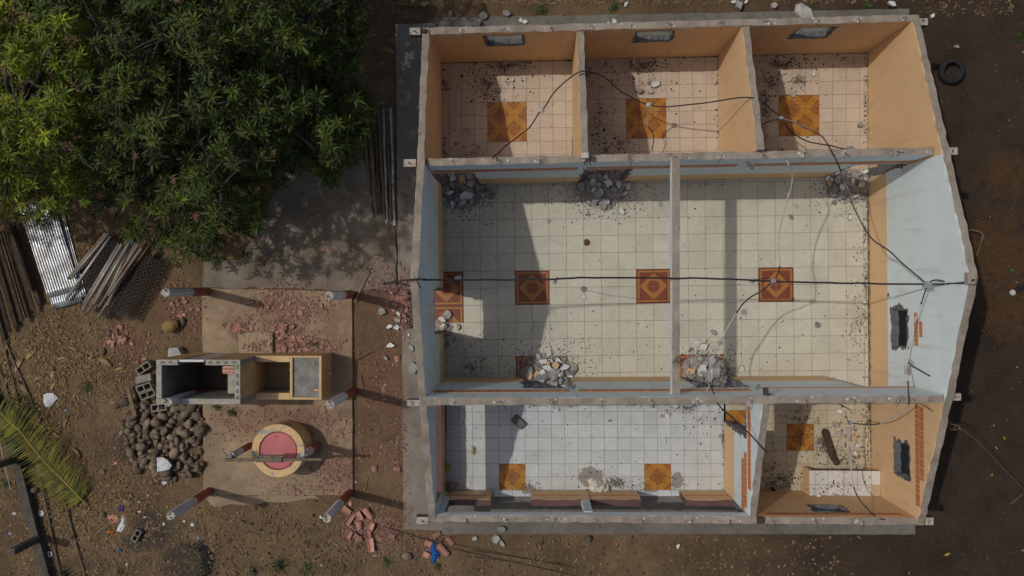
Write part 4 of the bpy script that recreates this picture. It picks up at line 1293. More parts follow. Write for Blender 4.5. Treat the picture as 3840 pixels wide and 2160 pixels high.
def heap(cx, cy, rx, ry, n, height, smin, smax, where, group, weights=(0.72, 0.18, 0.10), poly=None):
    bits = MB()
    c = P(cx, cy, 0)
    for i in range(n):
        for _ in range(40):
            a, rr = R.uniform(0, 6.283), math.sqrt(R.random())
            px, py = cx + rx * rr * math.cos(a), cy + ry * rr * math.sin(a)
            if poly is None or inside((px, py), poly): break
        s = (smin + (smax - smin) * R.random() ** 1.3) * (1.15 if rr < .7 else .85)
        z = max(0.0, height * .75 * max(0, 1 - rr) ** .9 - .015) + R.uniform(.01, .06) * (rr < .8)
        p = P(px, py, z)
        k = R.choices(['grey', 'white', 'peach'], weights)[0]
        sz = 'large' if s > smin + (smax - smin) * .55 else 'small'
        put_chunk(k, Vector((p.x, p.y, z)), s * (1.3 if k == 'white' else 1.15), f'{sz} {COLNAME[k]} chunk {"high" if rr < .5 else "low"} on the rubble {where}', group, tilt=0.4)
    # crushed mortar under and round the heap
    for i in range(n * 34):
        rr = abs(R.gauss(0, 0.75)); a = R.uniform(0, 6.283)
        if rr < .6 and R.random() < .75: continue
        px, py = cx + rx * rr * math.cos(a), cy + ry * rr * math.sin(a)
        if poly is not None and not inside((px, py), poly): continue
        s = R.uniform(.008, .035)
        z = max(0.0, height * 0.72 * (1 - rr) ** .9) if rr < 1 else 0
        p = P(px, py, z)
        k = R.randint(4, 6)
        ring_ = [(p.x + s * R.uniform(.6, 1.1) * math.cos(6.283 * q / k), p.y + s * R.uniform(.6, 1.1) * math.sin(6.283 * q / k), z - .002) for q in range(k)]
        bits.add(ring_ + [(p.x + s * R.uniform(-.3, .3), p.y + s * R.uniform(-.3, .3), z + s * R.uniform(.4, .9))], [(q, (q + 1) % k, k) for q in range(k)], 0 if R.random() < .9 else 1)
    # a low mound of dust under it, irregular at its rim
    rings = 7; seg = 40
    v, f = [P(cx, cy, 0) + Vector((0, 0, height * 0.75))], []
    for q in range(1, rings + 1):
        for k in range(seg):
            a = 6.2832 * k / seg
            w = 1 + 0.25 * mnoise.noise((math.cos(a) * 1.7 + cx, math.sin(a) * 1.7, q * .15))
            rr = q / rings * 0.92
            p = P(cx + rx * rr * w * math.cos(a), cy + ry * rr * w * math.sin(a), 0)
            v.append(Vector((p.x, p.y, max(0.003, height * 0.75 * (1 - rr) ** 0.9 + R.uniform(-.012, .012)) if q < rings else 0.0005)))
    f += [(0, 1 + k, 1 + (k + 1) % seg) for k in range(seg)]
    for q in range(rings - 1):
        for k in range(seg):
            f.append((1 + q * seg + k, 1 + (q + 1) * seg + k, 1 + (q + 1) * seg + (k + 1) % seg, 1 + q * seg + (k + 1) % seg))
    tag(obj('rubble_dust', mesh('rubble_dust', v, f, M['rubble_dust'])), kind='stuff')
    tag(bits.build('mortar_crumbs', [M['crumb'], M['crumb_light']], None), kind='stuff')
M['rubble_dust'] = simple('rubble_dust', (0.33, 0.31, 0.28), (0.21, 0.197, 0.18), 18, 0.97, 0.8, 50)
M['crumb'] = simple('mortar_crumb', (0.36, 0.335, 0.305), (0.20, 0.187, 0.17), 30, 0.97, 0, 50, isl=0.35)
M['crumb_light'] = simple('plaster_crumb', (0.50, 0.47, 0.42), (0.40, 0.36, 0.30), 30, 0.9, 0, 50, isl=0.2)
hall_poly = [(1664, 640), (3252, 640), (3256, 1455), (1668, 1455)]
heap(1730, 712, 100, 76, 70, 0.17, .07, .20, 'in the upper left hall doorway', 'rubble in the upper left hall doorway', (0.66, 0.25, 0.09), hall_poly)
heap(2258, 704, 104, 76, 70, 0.16, .07, .21, 'in the upper middle hall doorway', 'rubble in the upper middle hall doorway', (0.66, 0.25, 0.09), hall_poly)
heap(3182, 692, 92, 66, 64, 0.17, .07, .19, 'in the upper right hall doorway', 'rubble in the upper right hall doorway', (0.64, 0.25, 0.11), hall_poly)
heap(2055, 1400, 102, 74, 74, 0.18, .08, .21, 'in the doorway left of the beam', 'rubble in the lower left hall doorway', (0.70, 0.22, 0.08))
heap(2650, 1402, 100, 78, 80, 0.20, .08, .22, 'in the doorway right of the beam', 'rubble in the lower right hall doorway', (0.76, 0.17, 0.07), [(2555, 1280), (2760, 1280), (2760, 1470), (2555, 1470)])
heap(1652, 1235, 46, 34, 12, 0.10, .06, .14, 'in the front doorway', 'rubble in the front doorway', (0.6, 0.35, 0.05))

LOOSE = [
 ('white', 1922, 300, .13, 'small white plaster piece on the floor of the upper left room'),
 ('white', 2456, 319, .27, 'white plaster slab above the orange tiles of the upper middle room'),
 ('grey', 2398, 340, .24, 'flat grey mortar piece beside the white slab in the upper middle room'),
 ('grey', 2440, 345, .16, 'small grey mortar piece below the white slab in the upper middle room'),
 ('white', 3050, 278, .17, 'white plaster piece in the upper right room near its window wall'),
 ('grey', 2917, 265, .11, 'pale grey stone in the upper right room below the window'),
 ('grey', 2971, 357, .15, 'grey stone on the top edge of the orange tiles in the upper right room'),
 ('white', 2952, 521, .12, 'white plaster bit below the orange tiles in the upper right room'),
 ('white', 2857, 378, .16, 'whitish plaster bit against the dividing wall of the upper right room'),
 ('grey', 3224, 469, .17, 'dark grey stone near the right wall of the upper right room'),
 ('grey', 3187, 556, .17, 'grey stone at the end of the black cable in the upper right room'),
 ('white', 2330, 794, .20, 'white plaster piece in the sun right of the upper middle heap'),
 ('white', 2253, 752, .24, 'long white plaster piece on the sunny edge of the upper middle heap'),
 ('white', 2188, 1114, .17, 'white plaster piece between the two brown medallions of the hall'),
 ('grey', 2207, 806, .11, 'small round grey stone in the sunny upper part of the left hall'),
 ('grey', 2056, 828, .10, 'small grey stone by the shadow edge in the left hall'),
 ('grey', 1838, 732, .34, 'flat dark mortar slab right of the upper left heap'),
 ('white', 1753, 735, .42, 'long narrow white plaster slab on the upper left heap'),
 ('white', 1718, 1042, .22, 'pale blue plaster piece on the brown tiles inside the front doorway'),
 ('white', 1660, 1198, .24, 'square white plaster piece lying in the front doorway'),
 ('grey', 1678, 1182, .24, 'grey block piece behind the white square in the front doorway'),
 ('grey', 1718, 1224, .17, 'round grey stone on the hall floor just inside the front doorway'),
 ('grey', 2963, 813, .16, 'grey stone beside the white cable in the right hall'),
 ('grey', 3127, 758, .15, 'round grey stone under the upper right heap'),
 ('white', 3217, 733, .20, 'white plaster piece at the foot of the upper right heap'),
 ('white', 3185, 816, .16, 'small white plaster bar in the upper right part of the right hall'),
 ('grey', 2673, 1245, .17, 'brown grey stone left of the white cable in the right hall'),
 ('grey', 2790, 1171, .14, 'grey stone on the edge of the beam shadow in the right hall'),
 ('grey', 3065, 1217, .15, 'triangular grey stone in the lower part of the right hall'),
 ('white', 2634, 1302, .30, 'large white plaster slab above the lower right heap'),
 ('white', 2611, 1284, .13, 'small white plaster bit left of the large white slab'),
 ('white', 2780, 1384, .20, 'white plaster piece right of the lower right heap'),
 ('grey', 2698, 1285, .15, 'dark grey stone touching the white cable above the lower right heap'),
 ('grey', 2591, 1310, .12, 'grey stone beside the hall beam above the lower right heap'),
 ('white', 3241, 1133, .10, 'upper white plaster crumb along the right wall of the hall'),
 ('white', 3238, 1152, .09, 'second white plaster crumb along the right wall of the hall'),
 ('white', 3241, 1217, .12, 'lower white plaster crumb along the right wall of the hall'),
 ('white', 3194, 1253, .13, 'white plaster bit near the right wall window of the hall'),
 ('white', 2035, 1398, .26, 'white plaster piece in the middle of the lower left heap'),
 ('white', 2052, 1380, .27, 'larger white plaster piece on top of the lower left heap'),
 ('peach', 2082, 1370, .22, 'peach plaster piece on top of the lower left heap'),
 ('grey', 2150, 1382, .24, 'grey block piece at the right foot of the lower left heap'),
 ('white', 2086, 1537, .17, 'white plaster piece on the porch floor under the hall wall'),
 ('peach', 2136, 1525, .09, 'small peach bit near the top edge of the porch floor'),
 ('white', 2500, 1558, .16, 'white plaster bit beside peach crumbs on the porch floor'),
 ('peach', 2483, 1560, .10, 'peach crumb beside a white bit on the porch floor'),
 ('grey', 2286, 1577, .10, 'small dark stone on the upper part of the porch floor'),
 ('grey', 2626, 1664, .10, 'small dark stone on the right part of the porch floor'),
 ('grey', 2700, 1634, .11, 'grey stone by the right wall of the porch'),
 ('white', 3147, 1541, .19, 'white plaster wedge near the top of the small peach room'),
 ('peach', 3200, 1640, .18, 'cream plaster piece beside the white conduit in the small peach room'),
 ('white', 3216, 1670, .19, 'white plaster piece below the cream piece in the small peach room'),
 ('white', 3205, 1700, .14, 'small white plaster wedge above the counter in the small peach room'),
 ('grey', 3134, 1592, .21, 'square grey mortar piece left of the cable junction in the small peach room'),
 ('grey', 3142, 1626, .18, 'grey mortar piece below the square one in the small peach room'),
 ('white', 3010, 1808, .12, 'white plaster bit at the left foot of the counter'),
]
for col, px, py, s, lab in LOOSE:
    p = P(px, py, 0.0)
    zz = 0.0
    if 'heap' in lab and ('on top' in lab or 'middle of' in lab or 'on the upper left' in lab): zz = 0.2
    p = P(px, py, zz)
    put_chunk(col, p, s, lab, 'loose pieces on the floors', tilt=0.05, name='loose_chunk')
p = P(3068, 1860, kz); put_chunk('white', p, .16, 'white plaster piece lying on the tiled counter', 'loose pieces on the floors', tilt=.03, name='loose_chunk')
OUT = [
 ('grey', 1813, 64, .26, 'grey block piece on the upper plinth above the left window'),
 ('grey', 1897, 53, .22, 'grey block piece at the yard edge of the upper plinth'),
 ('grey', 1790, 92, .30, 'flat grey piece on the upper plinth by the wall'),
 ('white', 1953, 76, .13, 'smaller white piece on the upper plinth'),
 ('white', 1967, 84, .18, 'larger white piece on the upper plinth'),
 ('white', 2303, 84, .20, 'square white piece on the upper plinth above the middle room'),
 ('white', 2280, 88, .09, 'tiny white bit on the upper plinth beside the square white piece'),
 ('white', 2347, 18, .16, 'white stone in the dry grass beyond the middle room'),
 ('grey', 2769, 26, .28, 'tan slab piece in the yard beyond the upper right room'),
 ('white', 2748, 10, .17, 'pale slab piece at the top edge of the yard'),
 ('white', 2796, 8, .13, 'small pale slab piece near the top edge of the yard'),
 ('grey', 2901, 23, .20, 'upright pale grey block in the yard beyond the upper right room'),
 ('grey', 3011, 52, .44, 'long grey slab leaning over the upper plinth'),
 ('grey', 3051, 72, .24, 'grey block piece on the wall top beside the long slab'),
 ('white', 3341, 16, .22, 'pale stone at the top edge right of the plinth'),
 ('white', 3495, 60, .15, 'white stone beyond the upper right corner of the house'),
 ('grey', 3583, 177, .14, 'grey stone on dark soil above the tyre'),
 ('grey', 1884, 1980, .22, 'grey block piece on the lower plinth below the porch'),
 ('grey', 1862, 2018, .27, 'larger grey block piece in the yard below the porch'),
 ('grey', 1885, 2036, .19, 'second grey block piece in the yard below the porch'),
 ('grey', 1782, 2016, .16, 'small dark stone in the yard below the porch corner'),
 ('white', 2542, 2048, .14, 'square white tile piece in the yard below the porch'),
 ('grey', 1547, 1378, .30, 'grey block lying on the walkway'),
 ('grey', 1543, 1304, .17, 'smaller grey block piece on the walkway above the block'),
 ('white', 1534, 1255, .09, 'tiny white bit on the walkway below the front doorway'),
 ('white', 1495, 1175, .20, 'narrow white piece beside the broken walkway'),
 ('grey', 1492, 1199, .22, 'grey piece beside the broken walkway'),
 ('white', 1487, 1227, .22, 'pointed white piece below the grey one by the walkway'),
 ('white', 1463, 1224, .20, 'white piece left of the pointed one by the walkway'),
 ('white', 1466, 1295, .23, 'square white piece on the dirt left of the walkway'),
 ('grey', 1434, 1166, .26, 'grey block piece on the dirt beside the post shadow'),
 ('grey', 1448, 1341, .16, 'grey stone on the dirt beside a red tile'),
 ('grey', 650, 1360, .40, 'flat grey slab piece above the cubicle'),
 ('grey', 668, 1325, .50, 'larger flat grey slab piece above the cubicle'),
 ('white', 1204, 1938, .12, 'white tile bit in the yard left of the roof tile heap'),
]
for col, px, py, s, lab in OUT:
    z = -0.03 if ('plinth' in lab or 'on the walkway' in lab) else GZ + 0.01
    sq = (0.75, 1.5, .7) if 'long' in lab else ((0.5, 1.2, 1) if 'narrow' in lab else None)
    put_chunk(col, P(px, py, z), s, lab, 'loose pieces outdoors', tilt=0.06, name='loose_chunk', sq=sq, rz=0.55 if 'long' in lab else None)

# crumbs and dirt swept about on the floors (nobody could count them)
M['dirt_bit'] = simple('dirt_bits', (0.065, 0.05, 0.04), (0.03, 0.025, 0.02), 30, 0.97, 0, 50, isl=0.4)
def crumbs(lst, smin, smax, mats, name, z=0.0, light=0.06):
    mb = MB()
    for (cx, cy, rx, ry, n) in lst:
        for i in range(n):
            px, py = R.gauss(cx, rx * .5), R.gauss(cy, ry * .5)
            p = P(px, py, z)
            s = smin + (smax - smin) * R.random() ** 3
            k = R.randint(4, 6); a0 = R.uniform(0, 6.28); el = R.uniform(.4, 1)
            ring_ = []
            for q in range(k):
                t_ = 6.283 * q / k
                x, y = s * R.uniform(.6, 1.1) * math.cos(t_), s * el * R.uniform(.6, 1.1) * math.sin(t_)
                ring_.append((p.x + x * math.cos(a0) - y * math.sin(a0), p.y + x * math.sin(a0) + y * math.cos(a0), z + 0.0006))
            mb.add(ring_ + [(p.x, p.y, z + s * R.uniform(.2, .6))], [(q, (q + 1) % k, k) for q in range(k)], 1 if R.random() < light else 0)
    tag(mb.build(name, mats, None), kind='stuff')
DM = [M['dirt_bit'], M['crumb_light']]
crumbs([(1880, 258, 200, 50, 260), (1830, 330, 110, 90, 220), (1900, 330, 200, 120, 90), (1668, 330, 14, 50, 60), (1668, 560, 14, 60, 40), (1760, 560, 110, 60, 80), (1900, 400, 400, 330, 130)], .006, .04, DM, 'floor_crumbs')
crumbs([(2390, 255, 190, 60, 300), (2430, 330, 180, 80, 160), (2250, 480, 70, 130, 110), (2320, 540, 110, 60, 90), (2210, 285, 20, 50, 40), (2690, 400, 8, 300, 70), (2440, 430, 420, 300, 110)], .006, .04, DM, 'floor_crumbs')
crumbs([(2930, 235, 190, 40, 260), (2890, 310, 120, 90, 220), (2980, 290, 150, 80, 120), (2868, 480, 20, 170, 110), (3246, 350, 10, 260, 100), (3030, 420, 380, 330, 110)], .006, .04, DM, 'floor_crumbs')
crumbs([(1730, 740, 180, 110, 260), (2260, 750, 260, 70, 300), (3180, 740, 150, 70, 150), (3225, 1180, 60, 260, 420), (3245, 950, 10, 500, 160), (2030, 1330, 300, 110, 330), (2660, 1340, 260, 110, 160), (1700, 1320, 140, 90, 200), (1740, 1390, 180, 50, 120), (2300, 1250, 500, 200, 160), (2900, 1250, 600, 260, 200), (2500, 950, 1300, 500, 260), (2050, 695, 300, 8, 90), (2650, 690, 300, 8, 60)], .005, .032, DM, 'floor_crumbs')
crumbs([(2240, 1800, 120, 60, 240), (2370, 1825, 60, 30, 120), (1985, 1830, 70, 25, 160), (2560, 1520, 220, 14, 140), (2620, 1570, 140, 60, 140), (2712, 1650, 8, 280, 120), (2550, 1800, 60, 40, 90), (2200, 1640, 900, 220, 260), (1870, 1830, 60, 14, 40)], .005, .03, DM, 'floor_crumbs')
crumbs([(3210, 1680, 110, 170, 420), (2910, 1800, 150, 60, 360), (2880, 1780, 60, 70, 90), (3090, 1670, 120, 80, 160), (3030, 1650, 300, 220, 240), (3248, 1560, 14, 160, 120)], .005, .035, DM, 'floor_crumbs', light=0.1)
crumbs([(3110, 1835, 100, 40, 260), (3170, 1800, 160, 60, 120)], .005, .03, DM, 'counter_crumbs', z=kz + 0.001, light=0.12)

# ================================================================== CLAY ROOF TILES
M['clay'] = simple('clay_roof_tile', (0.44, 0.225, 0.17), (0.33, 0.17, 0.13), 6, 0.92, 0.5, 40, rnd=0.35)
M['clay_frag'] = simple('clay_fragment', (0.39, 0.205, 0.16), (0.27, 0.145, 0.115), 6, 0.92, 0.3, 50, rnd=0.35)
M['clay_dust'] = simple('clay_bits', (0.29, 0.158, 0.125), (0.19, 0.108, 0.086), 8, 0.95, 0.2, 50, isl=0.4)
def barrel_tile(L=0.40, w0=0.105, w1=0.085, th=0.014, broken=False):
    """half-round tapered tile, hollow side down, axis along x"""
    n, k = 12, 8
    v, f = [], []
    for i in range(k + 1):
        t = i / k
        x = (t - 0.5) * L
        r = w0 + (w1 - w0) * t
        for j in range(n + 1):
            a = math.pi * (0.06 + 0.88 * j / n)
            xx = x
            if broken and i == k: xx -= R.uniform(0, 0.09)
            v.append((xx, r * math.cos(a), r * 0.85 * math.sin(a)))
            v.append((xx, (r - th) * math.cos(a), (r - th) * 0.85 * math.sin(a)))
    w = (n + 1) * 2
    for i in range(k):
        for j in range(n):
            a = i * w + j * 2
            f.append((a, a + 2, a + 2 + w, a + w)); f.append((a + 1, a + 1 + w, a + 3 + w, a + 3))
        a = i * w; f.append((a, a + w, a + w + 1, a + 1))
        a = i * w + n * 2; f.append((a, a + 1, a + w + 1, a + w))
    for j in range(n):
        a = j * 2; f.append((a, a + 1, a + 3, a + 2))
        a = k * w + j * 2; f.append((a, a + 2, a + 3, a + 1))
    return mesh('roof_tile', v, f, M['clay'])
BT = [barrel_tile(), barrel_tile(0.30, broken=True), barrel_tile(0.22, broken=True)]
RT = [ # px, py, angle of the long axis in the photo (deg, clockwise from right), hollow up?, variant, z, label
 (1302, 1915, 35, 1, 1, .05, 'clay roof tile lying hollow side up under the white post end'),
 (1312, 1948, -55, 1, 0, .07, 'clay roof tile standing on its long edge left in the tile heap'),
 (1379, 1925, 52, 0, 0, .10, 'clay roof tile lying round side up at the top of the tile heap'),
 (1349, 1938, 60, 1, 1, .05, 'shaded clay roof tile beside the topmost tile of the heap'),
 (1348, 1973, 85, 0, 1, .06, 'round side up clay tile in the middle of the tile heap'),
 (1392, 1972, -65, 1, 1, .06, 'hollow side up clay tile right of the middle of the heap'),
 (1309, 2004, -60, 1, 1, .05, 'dark hollow clay tile at the left foot of the heap'),
 (1334, 2010, 30, 1, 2, .03, 'short broken clay tile at the lower left of the heap'),
 (1383, 2005, 80, 1, 1, .05, 'hollow clay tile with a shard in it low in the heap'),
 (1392, 2043, 80, 1, 0, .06, 'long hollow side up clay tile at the bottom of the heap'),
 (1470, 2010, 20, 0, 2, .02, 'broken round clay tile in the shards right of the heap'),
 (1349, 2022, -20, 0, 2, .02, 'broken clay tile piece below the middle of the heap'),
 (1662, 2062, 46, 0, 0, .06, 'large round side up clay tile lying beside the blue cloth'),
 (1690, 2030, 50, 0, 1, .03, 'cracked clay tile between the blue cloth and the plinth'),
 (1640, 2005, -30, 0, 1, .03, 'clay tile half under the plinth edge above the blue cloth'),
 (1608, 2038, 20, 0, 2, .02, 'broken clay tile left of the blue cloth'),
 (1600, 2080, 20, 1, 2, .02, 'broken clay tile at the lower left of the blue cloth'),
 (1062, 1245, 80, 0, 1, .05, 'pinkish broken clay tile among shards right of the patio step'),
 (1405, 1756, 85, 0, 2, .03, 'narrow clay tile piece standing right of the well'),
 (1490, 1345, 85, 0, 2, .02, 'clay tile piece with a dark mark at the walkway edge'),
 (1204, 935, 10, 0, 2, .02, 'dark clay tile piece on the shaded concrete under the tree'),
 (1065, 1228, 60, 0, 2, .03, 'small clay tile piece above the pinkish one by the step'),
 (893, 1228, 5, 1, 2, .02, 'square clay tile piece above the patio step'),
 (1490, 1758, 10, 0, 2, .02, 'rounded clay tile piece at the walkway edge near the well'),
]
for px, py, ang, up, var, z, lab in RT:
    g = -0.07 if px < 1320 and 1085 < py < 1855 else GZ
    p = P(px, py, g + z)
    rot = ((math.pi if up else 0) + R.uniform(-.3, .3), R.uniform(-.2, .2), -math.radians(ang))
    o = obj('roof_tile', BT[var], loc=(p.x, p.y, g + (0.06 if up else -0.01) + z), rot=rot, scale=R.uniform(0.75, 0.92))
    tag(o, lab, 'roof tile', 'clay roof tiles')

def shard(w):
    n = R.randint(4, 6)
    cv = R.uniform(0.5, 3.0)
    pts = []
    for i in range(n):
        a = 6.283 * (i + R.uniform(-.3, .3)) / n
        r = .5 * R.uniform(.65, 1.05)
        pts.append((r * math.cos(a), r * math.sin(a) * w))
    def zz(y): return -cv * y * y * 0.35 + 0.12
    lo = [(x, y, zz(y) - 0.05) for x, y in pts]
    m_ = MB()
    v = [Vector(p) for p in lo] + [Vector((x * .97, y * .97, zz(y) + 0.07)) for x, y in pts] + [Vector((0, 0, 0.21))]
    f = [tuple(range(n - 1, -1, -1))] + [(i, (i + 1) % n, n + (i + 1) % n, n + i) for i in range(n)] + [(n + i, n + (i + 1) % n, 2 * n) for i in range(n)]
    m_.add(v, f)
    return m_.me('tile_shard', M['clay_frag'])
SH = [shard(R.uniform(.45, .9)) for _ in range(12)]
def level(px, py):
    p = P(px, py, -0.07)
    if inside((px, py), [(897, 1246), (1022, 1246), (1024, 1320), (897, 1320)]): return 0.02
    if inside((px, py), [(757, 1081), (1320, 1093), (1323, 1857), (763, 1859)]): return -0.07
    if inside((px, py), [(1483, 89), (1640, 86), (1640, 1990), (1513, 1987), (1507, 1232), (1490, 720)]): return -0.03
    if inside((px, py), [(762, 985), (1484, 930), (1490, 1097), (757, 1077)]): return -0.105
    return GZ
NO_GO = [[(560, 1318), (1250, 1322), (1250, 1522), (560, 1522)]]
def ok_spot(px, py):
    if any(inside((px, py), q) for q in NO_GO): return False
    return (px - 1065) ** 2 + (py - 1680) ** 2 > 118 ** 2
SHARDS = [  # cx, cy, rx, ry, count, size min/max, label
 (1380, 1950, 60, 60, 20, .06, .16, 'clay shard lying between the upper tiles of the roof tile heap'),
 #, cy, rx, ry, count, size min/max, label
 (1045, 1140, 80, 55, 34, .07, .16, 'pink clay shard on the upper middle of the patio slab'),
 (1175, 1150, 70, 50, 16, .07, .15, 'pink clay shard on the upper right of the patio slab'),
 (1100, 1290, 70, 32, 34, .09, .22, 'pink clay shard in the heap above the washing trough'),
 (1065, 1235, 45, 35, 20, .08, .20, 'pink clay shard right of the patio step'),
 (1220, 1300, 55, 25, 12, .06, .18, 'pink clay shard above the right end of the washing trough'),
 (900, 1225, 40, 28, 14, .07, .16, 'pink clay shard above the patio step'),
 (955, 1300, 28, 14, 5, .05, .12, 'pink clay shard on the patio step'),
 (690, 1150, 50, 70, 24, .06, .17, 'pink clay shard left of the patio by its upper left post'),
 (640, 1090, 40, 12, 5, .08, .17, 'clay shard above the upper left post'),
 (445, 1270, 45, 45, 16, .10, .26, 'pink clay shard in the dry leaves left of the yellow boulder'),
 (540, 1370, 50, 70, 12, .06, .14, 'clay shard beside the hollow blocks'),
 (560, 1640, 180, 140, 16, .06, .16, 'clay shard among the river stones'),
 (1430, 1000, 70, 60, 5, .05, .10, 'clay shard on the shaded concrete below the tree'),
 (970, 890, 40, 25, 6, .06, .15, 'pink clay shard at the edge of the tree canopy'),
 (1505, 1150, 26, 85, 44, .06, .18, 'pink clay shard heaped in the gap of the walkway'),
 (1440, 1110, 55, 60, 16, .05, .14, 'pink clay shard left of the walkway gap'),
 (1440, 1440, 60, 70, 14, .05, .12, 'clay shard between the trough and the walkway'),
 (900, 1590, 110, 40, 16, .06, .15, 'pink clay shard on the patio between trough and well'),
 (1120, 1560, 130, 34, 22, .05, .14, 'pink clay shard on the patio just below the trough'),
 (1260, 1610, 60, 50, 16, .05, .14, 'pink clay shard upper right of the well'),
 (1280, 1770, 75, 45, 42, .05, .15, 'pink clay shard lower right of the well'),
 (1400, 1730, 45, 50, 14, .07, .18, 'pink clay shard right of the well near the walkway'),
 (1150, 1830, 120, 25, 10, .05, .11, 'pink clay shard along the lower edge of the patio'),
 (1395, 1985, 90, 60, 70, .05, .17, 'pink clay shard in the roof tile heap below the patio'),
 (1440, 2010, 50, 40, 14, .05, .14, 'pink clay shard on the right of the roof tile heap'),
 (1500, 1720, 25, 170, 18, .05, .14, 'pink clay shard along the left edge of the walkway'),
 (1630, 2060, 60, 40, 20, .07, .18, 'pink clay shard round the blue cloth'),
 (960, 1930, 100, 40, 8, .05, .10, 'pink clay shard below the patio slab'),
]
nsh = 0
bits = MB()
for cx, cy, rx, ry, n, s0, s1, lab in SHARDS:
    for i in range(n):
        for _ in range(30):
            px, py = R.gauss(cx, rx * .55), R.gauss(cy, ry * .55)
            if ok_spot(px, py): break
        else: continue
        g = level(px, py)
        if 'on the patio step' in lab: g = 0.02
        s = 1.2 * (s0 + (s1 - s0) * R.random() ** 1.6)
        if nsh < 300 and s > 0.068:
            o = obj('tile_shard', R.choice(SH), loc=P(px, py, g + s * R.uniform(0, .10)), rot=(R.uniform(-.25, .25), R.uniform(-.25, .25), R.uniform(0, 6.28)), scale=(s, s, s * R.uniform(.8, 1.3)))
            tag(o, ('large ' if s > .17 else 'small ' if s < .105 else '') + lab, 'tile shard', 'broken clay tile pieces'); nsh += 1
    for i in range(int(n * 22)):
        px, py = R.gauss(cx, rx * .75), R.gauss(cy, ry * .75)
        if not ok_spot(px, py): continue
        g = level(px, py)
        s = R.uniform(.008, .034) if R.random() < .85 else R.uniform(.03, .055)
        p = P(px, py, g)
        k = R.randint(4, 5); a0 = R.uniform(0, 6.28); el = R.uniform(.4, 1)
        ring_ = []
        for q in range(k):
            t_ = 6.283 * q / k
            x, y = s * R.uniform(.6, 1.1) * math.cos(t_), s * el * R.uniform(.6, 1.1) * math.sin(t_)
            ring_.append((p.x + x * math.cos(a0) - y * math.sin(a0), p.y + x * math.sin(a0) + y * math.cos(a0), g - .002 + R.uniform(.0, s * .5)))
        bits.add(ring_ + [(p.x, p.y, g + s * R.uniform(.4, .7))], [(q, (q + 1) % k, k) for q in range(k)])
tag(bits.build('clay_bits', M['clay_dust'], None), kind='stuff')

crumbs([(1150, 1360, 60, 30, 70), (1150, 1420, 80, 90, 110), (1105, 1450, 16, 40, 30), (1190, 1400, 12, 70, 40)], .005, .03, [M['clay_dust'], M['crumb']], 'tray_crumbs', z=0.846, light=.4)
crumbs([(1010, 1365, 60, 10, 30), (1060, 1425, 40, 40, 40)], .006, .03, [M['clay_dust'], M['crumb']], 'basin_crumbs', z=0.061, light=.4)
crumbs([(1040, 1606, 60, 12, 40), (1110, 1640, 26, 40, 40), (1100, 1750, 30, 24, 40), (985, 1640, 24, 30, 24), (1042, 1690, 60, 60, 30)], .004, .022, [M['clay_dust'], M['crumb']], 'rim_crumbs', z=0.622, light=.3)

# ================================================================== RIVER STONES
M['stone'] = simple('river_stone', (0.21, 0.162, 0.112), (0.11, 0.088, 0.064), 5, 0.92, 0.5, 30, rnd=0.45, spec=0.25)
M['stone_yellow'] = simple('yellow_stone', (0.26, 0.18, 0.072), (0.16, 0.112, 0.055), 5, 0.92, 0.6, 26)
def stone_mesh(seed, name='stone', mat=None, ang=0.25, sub=2):
    bm = bmesh.new()
    bmesh.ops.create_icosphere(bm, subdivisions=sub, radius=0.5)
    sx, sy, sz = R.uniform(.95, 1.22), R.uniform(.7, .95), R.uniform(.5, .75)
    for v in bm.verts:
        d = v.co.normalized()
        k = 1 + ang * .8 * mnoise.noise(d * 1.3 + Vector((seed, 0, 0))) + ang * 0.35 * mnoise.noise(d * 2.6 + Vector((0, seed, 0)))
        k = min(k, 1.02 + .06 * mnoise.noise(d * 2 + Vector((seed, seed, 0))))
        v.co = Vector((v.co.x * sx * k, v.co.y * sy * k, v.co.z * sz * k))
    me_ = bpy.data.meshes.new(name)
    bm.to_mesh(me_); bm.free()
    me_.materials.append(mat or M['stone'])
    me_.polygons.foreach_set('use_smooth', [True] * len(me_.polygons))
    return me_
ST = [stone_mesh(i * 3.7, ang=R.uniform(.3, .8)) for i in range(12)]
pile = [(500, 1450), (560, 1455), (590, 1525), (760, 1525), (762, 1640), (756, 1775), (690, 1800), (600, 1790), (500, 1760), (480, 1700), (452, 1640), (448, 1540), (430, 1510)]
placed = []
tries = 0
while len(placed) < 235 and tries < 9000:
    tries += 1
    px, py = R.uniform(425, 765), R.uniform(1440, 1805)
    if not inside((px, py), pile): continue
    s = R.choice([.10, .13, .15, .18, .2, .22, .25, .28, .33]) * R.uniform(.85, 1.1)
    rp = s * 149 / 2 * 0.62
    hits = [q for q in placed if math.hypot(q[0] - px, q[1] - py) < (rp + q[2]) * 0.86]
    if hits and (len(placed) < 125 or len(hits) > 3): continue
    z = GZ + s * 0.22 if not hits else max(q[3] for q in hits) + 0.07
    if z > 0.35: continue
    placed.append((px, py, rp, z))
    p = P(px, py, z)
    o = obj('river_stone', R.choice(ST), loc=p, rot=(R.uniform(-.5, .5), R.uniform(-.5, .5), R.uniform(0, 6.28)), scale=s)
    sz = 'large' if s > .27 else ('small' if s < .19 else 'medium')
    wh = ('under the cubicle wall' if py < 1560 and px > 570 else 'by the wooden board' if py < 1580 else 'near the white cloth' if math.hypot(px - 615, py - 1740) < 75 else 'against the patio edge' if px > 690 else
          'at the left rim of the heap' if px < 510 else 'low in the heap' if py > 1690 else 'in the middle of the heap')
    tag(o, f'{sz} rounded brown river stone {wh}', 'stone', 'river stones heaped left of the patio')
crumb_pile = [(610, 1640, 240, 190, 1100)]
crumbs(crumb_pile, .012, .05, [M['stone'], M['clay_dust']], 'stone_chips', z=GZ + .01, light=.25)
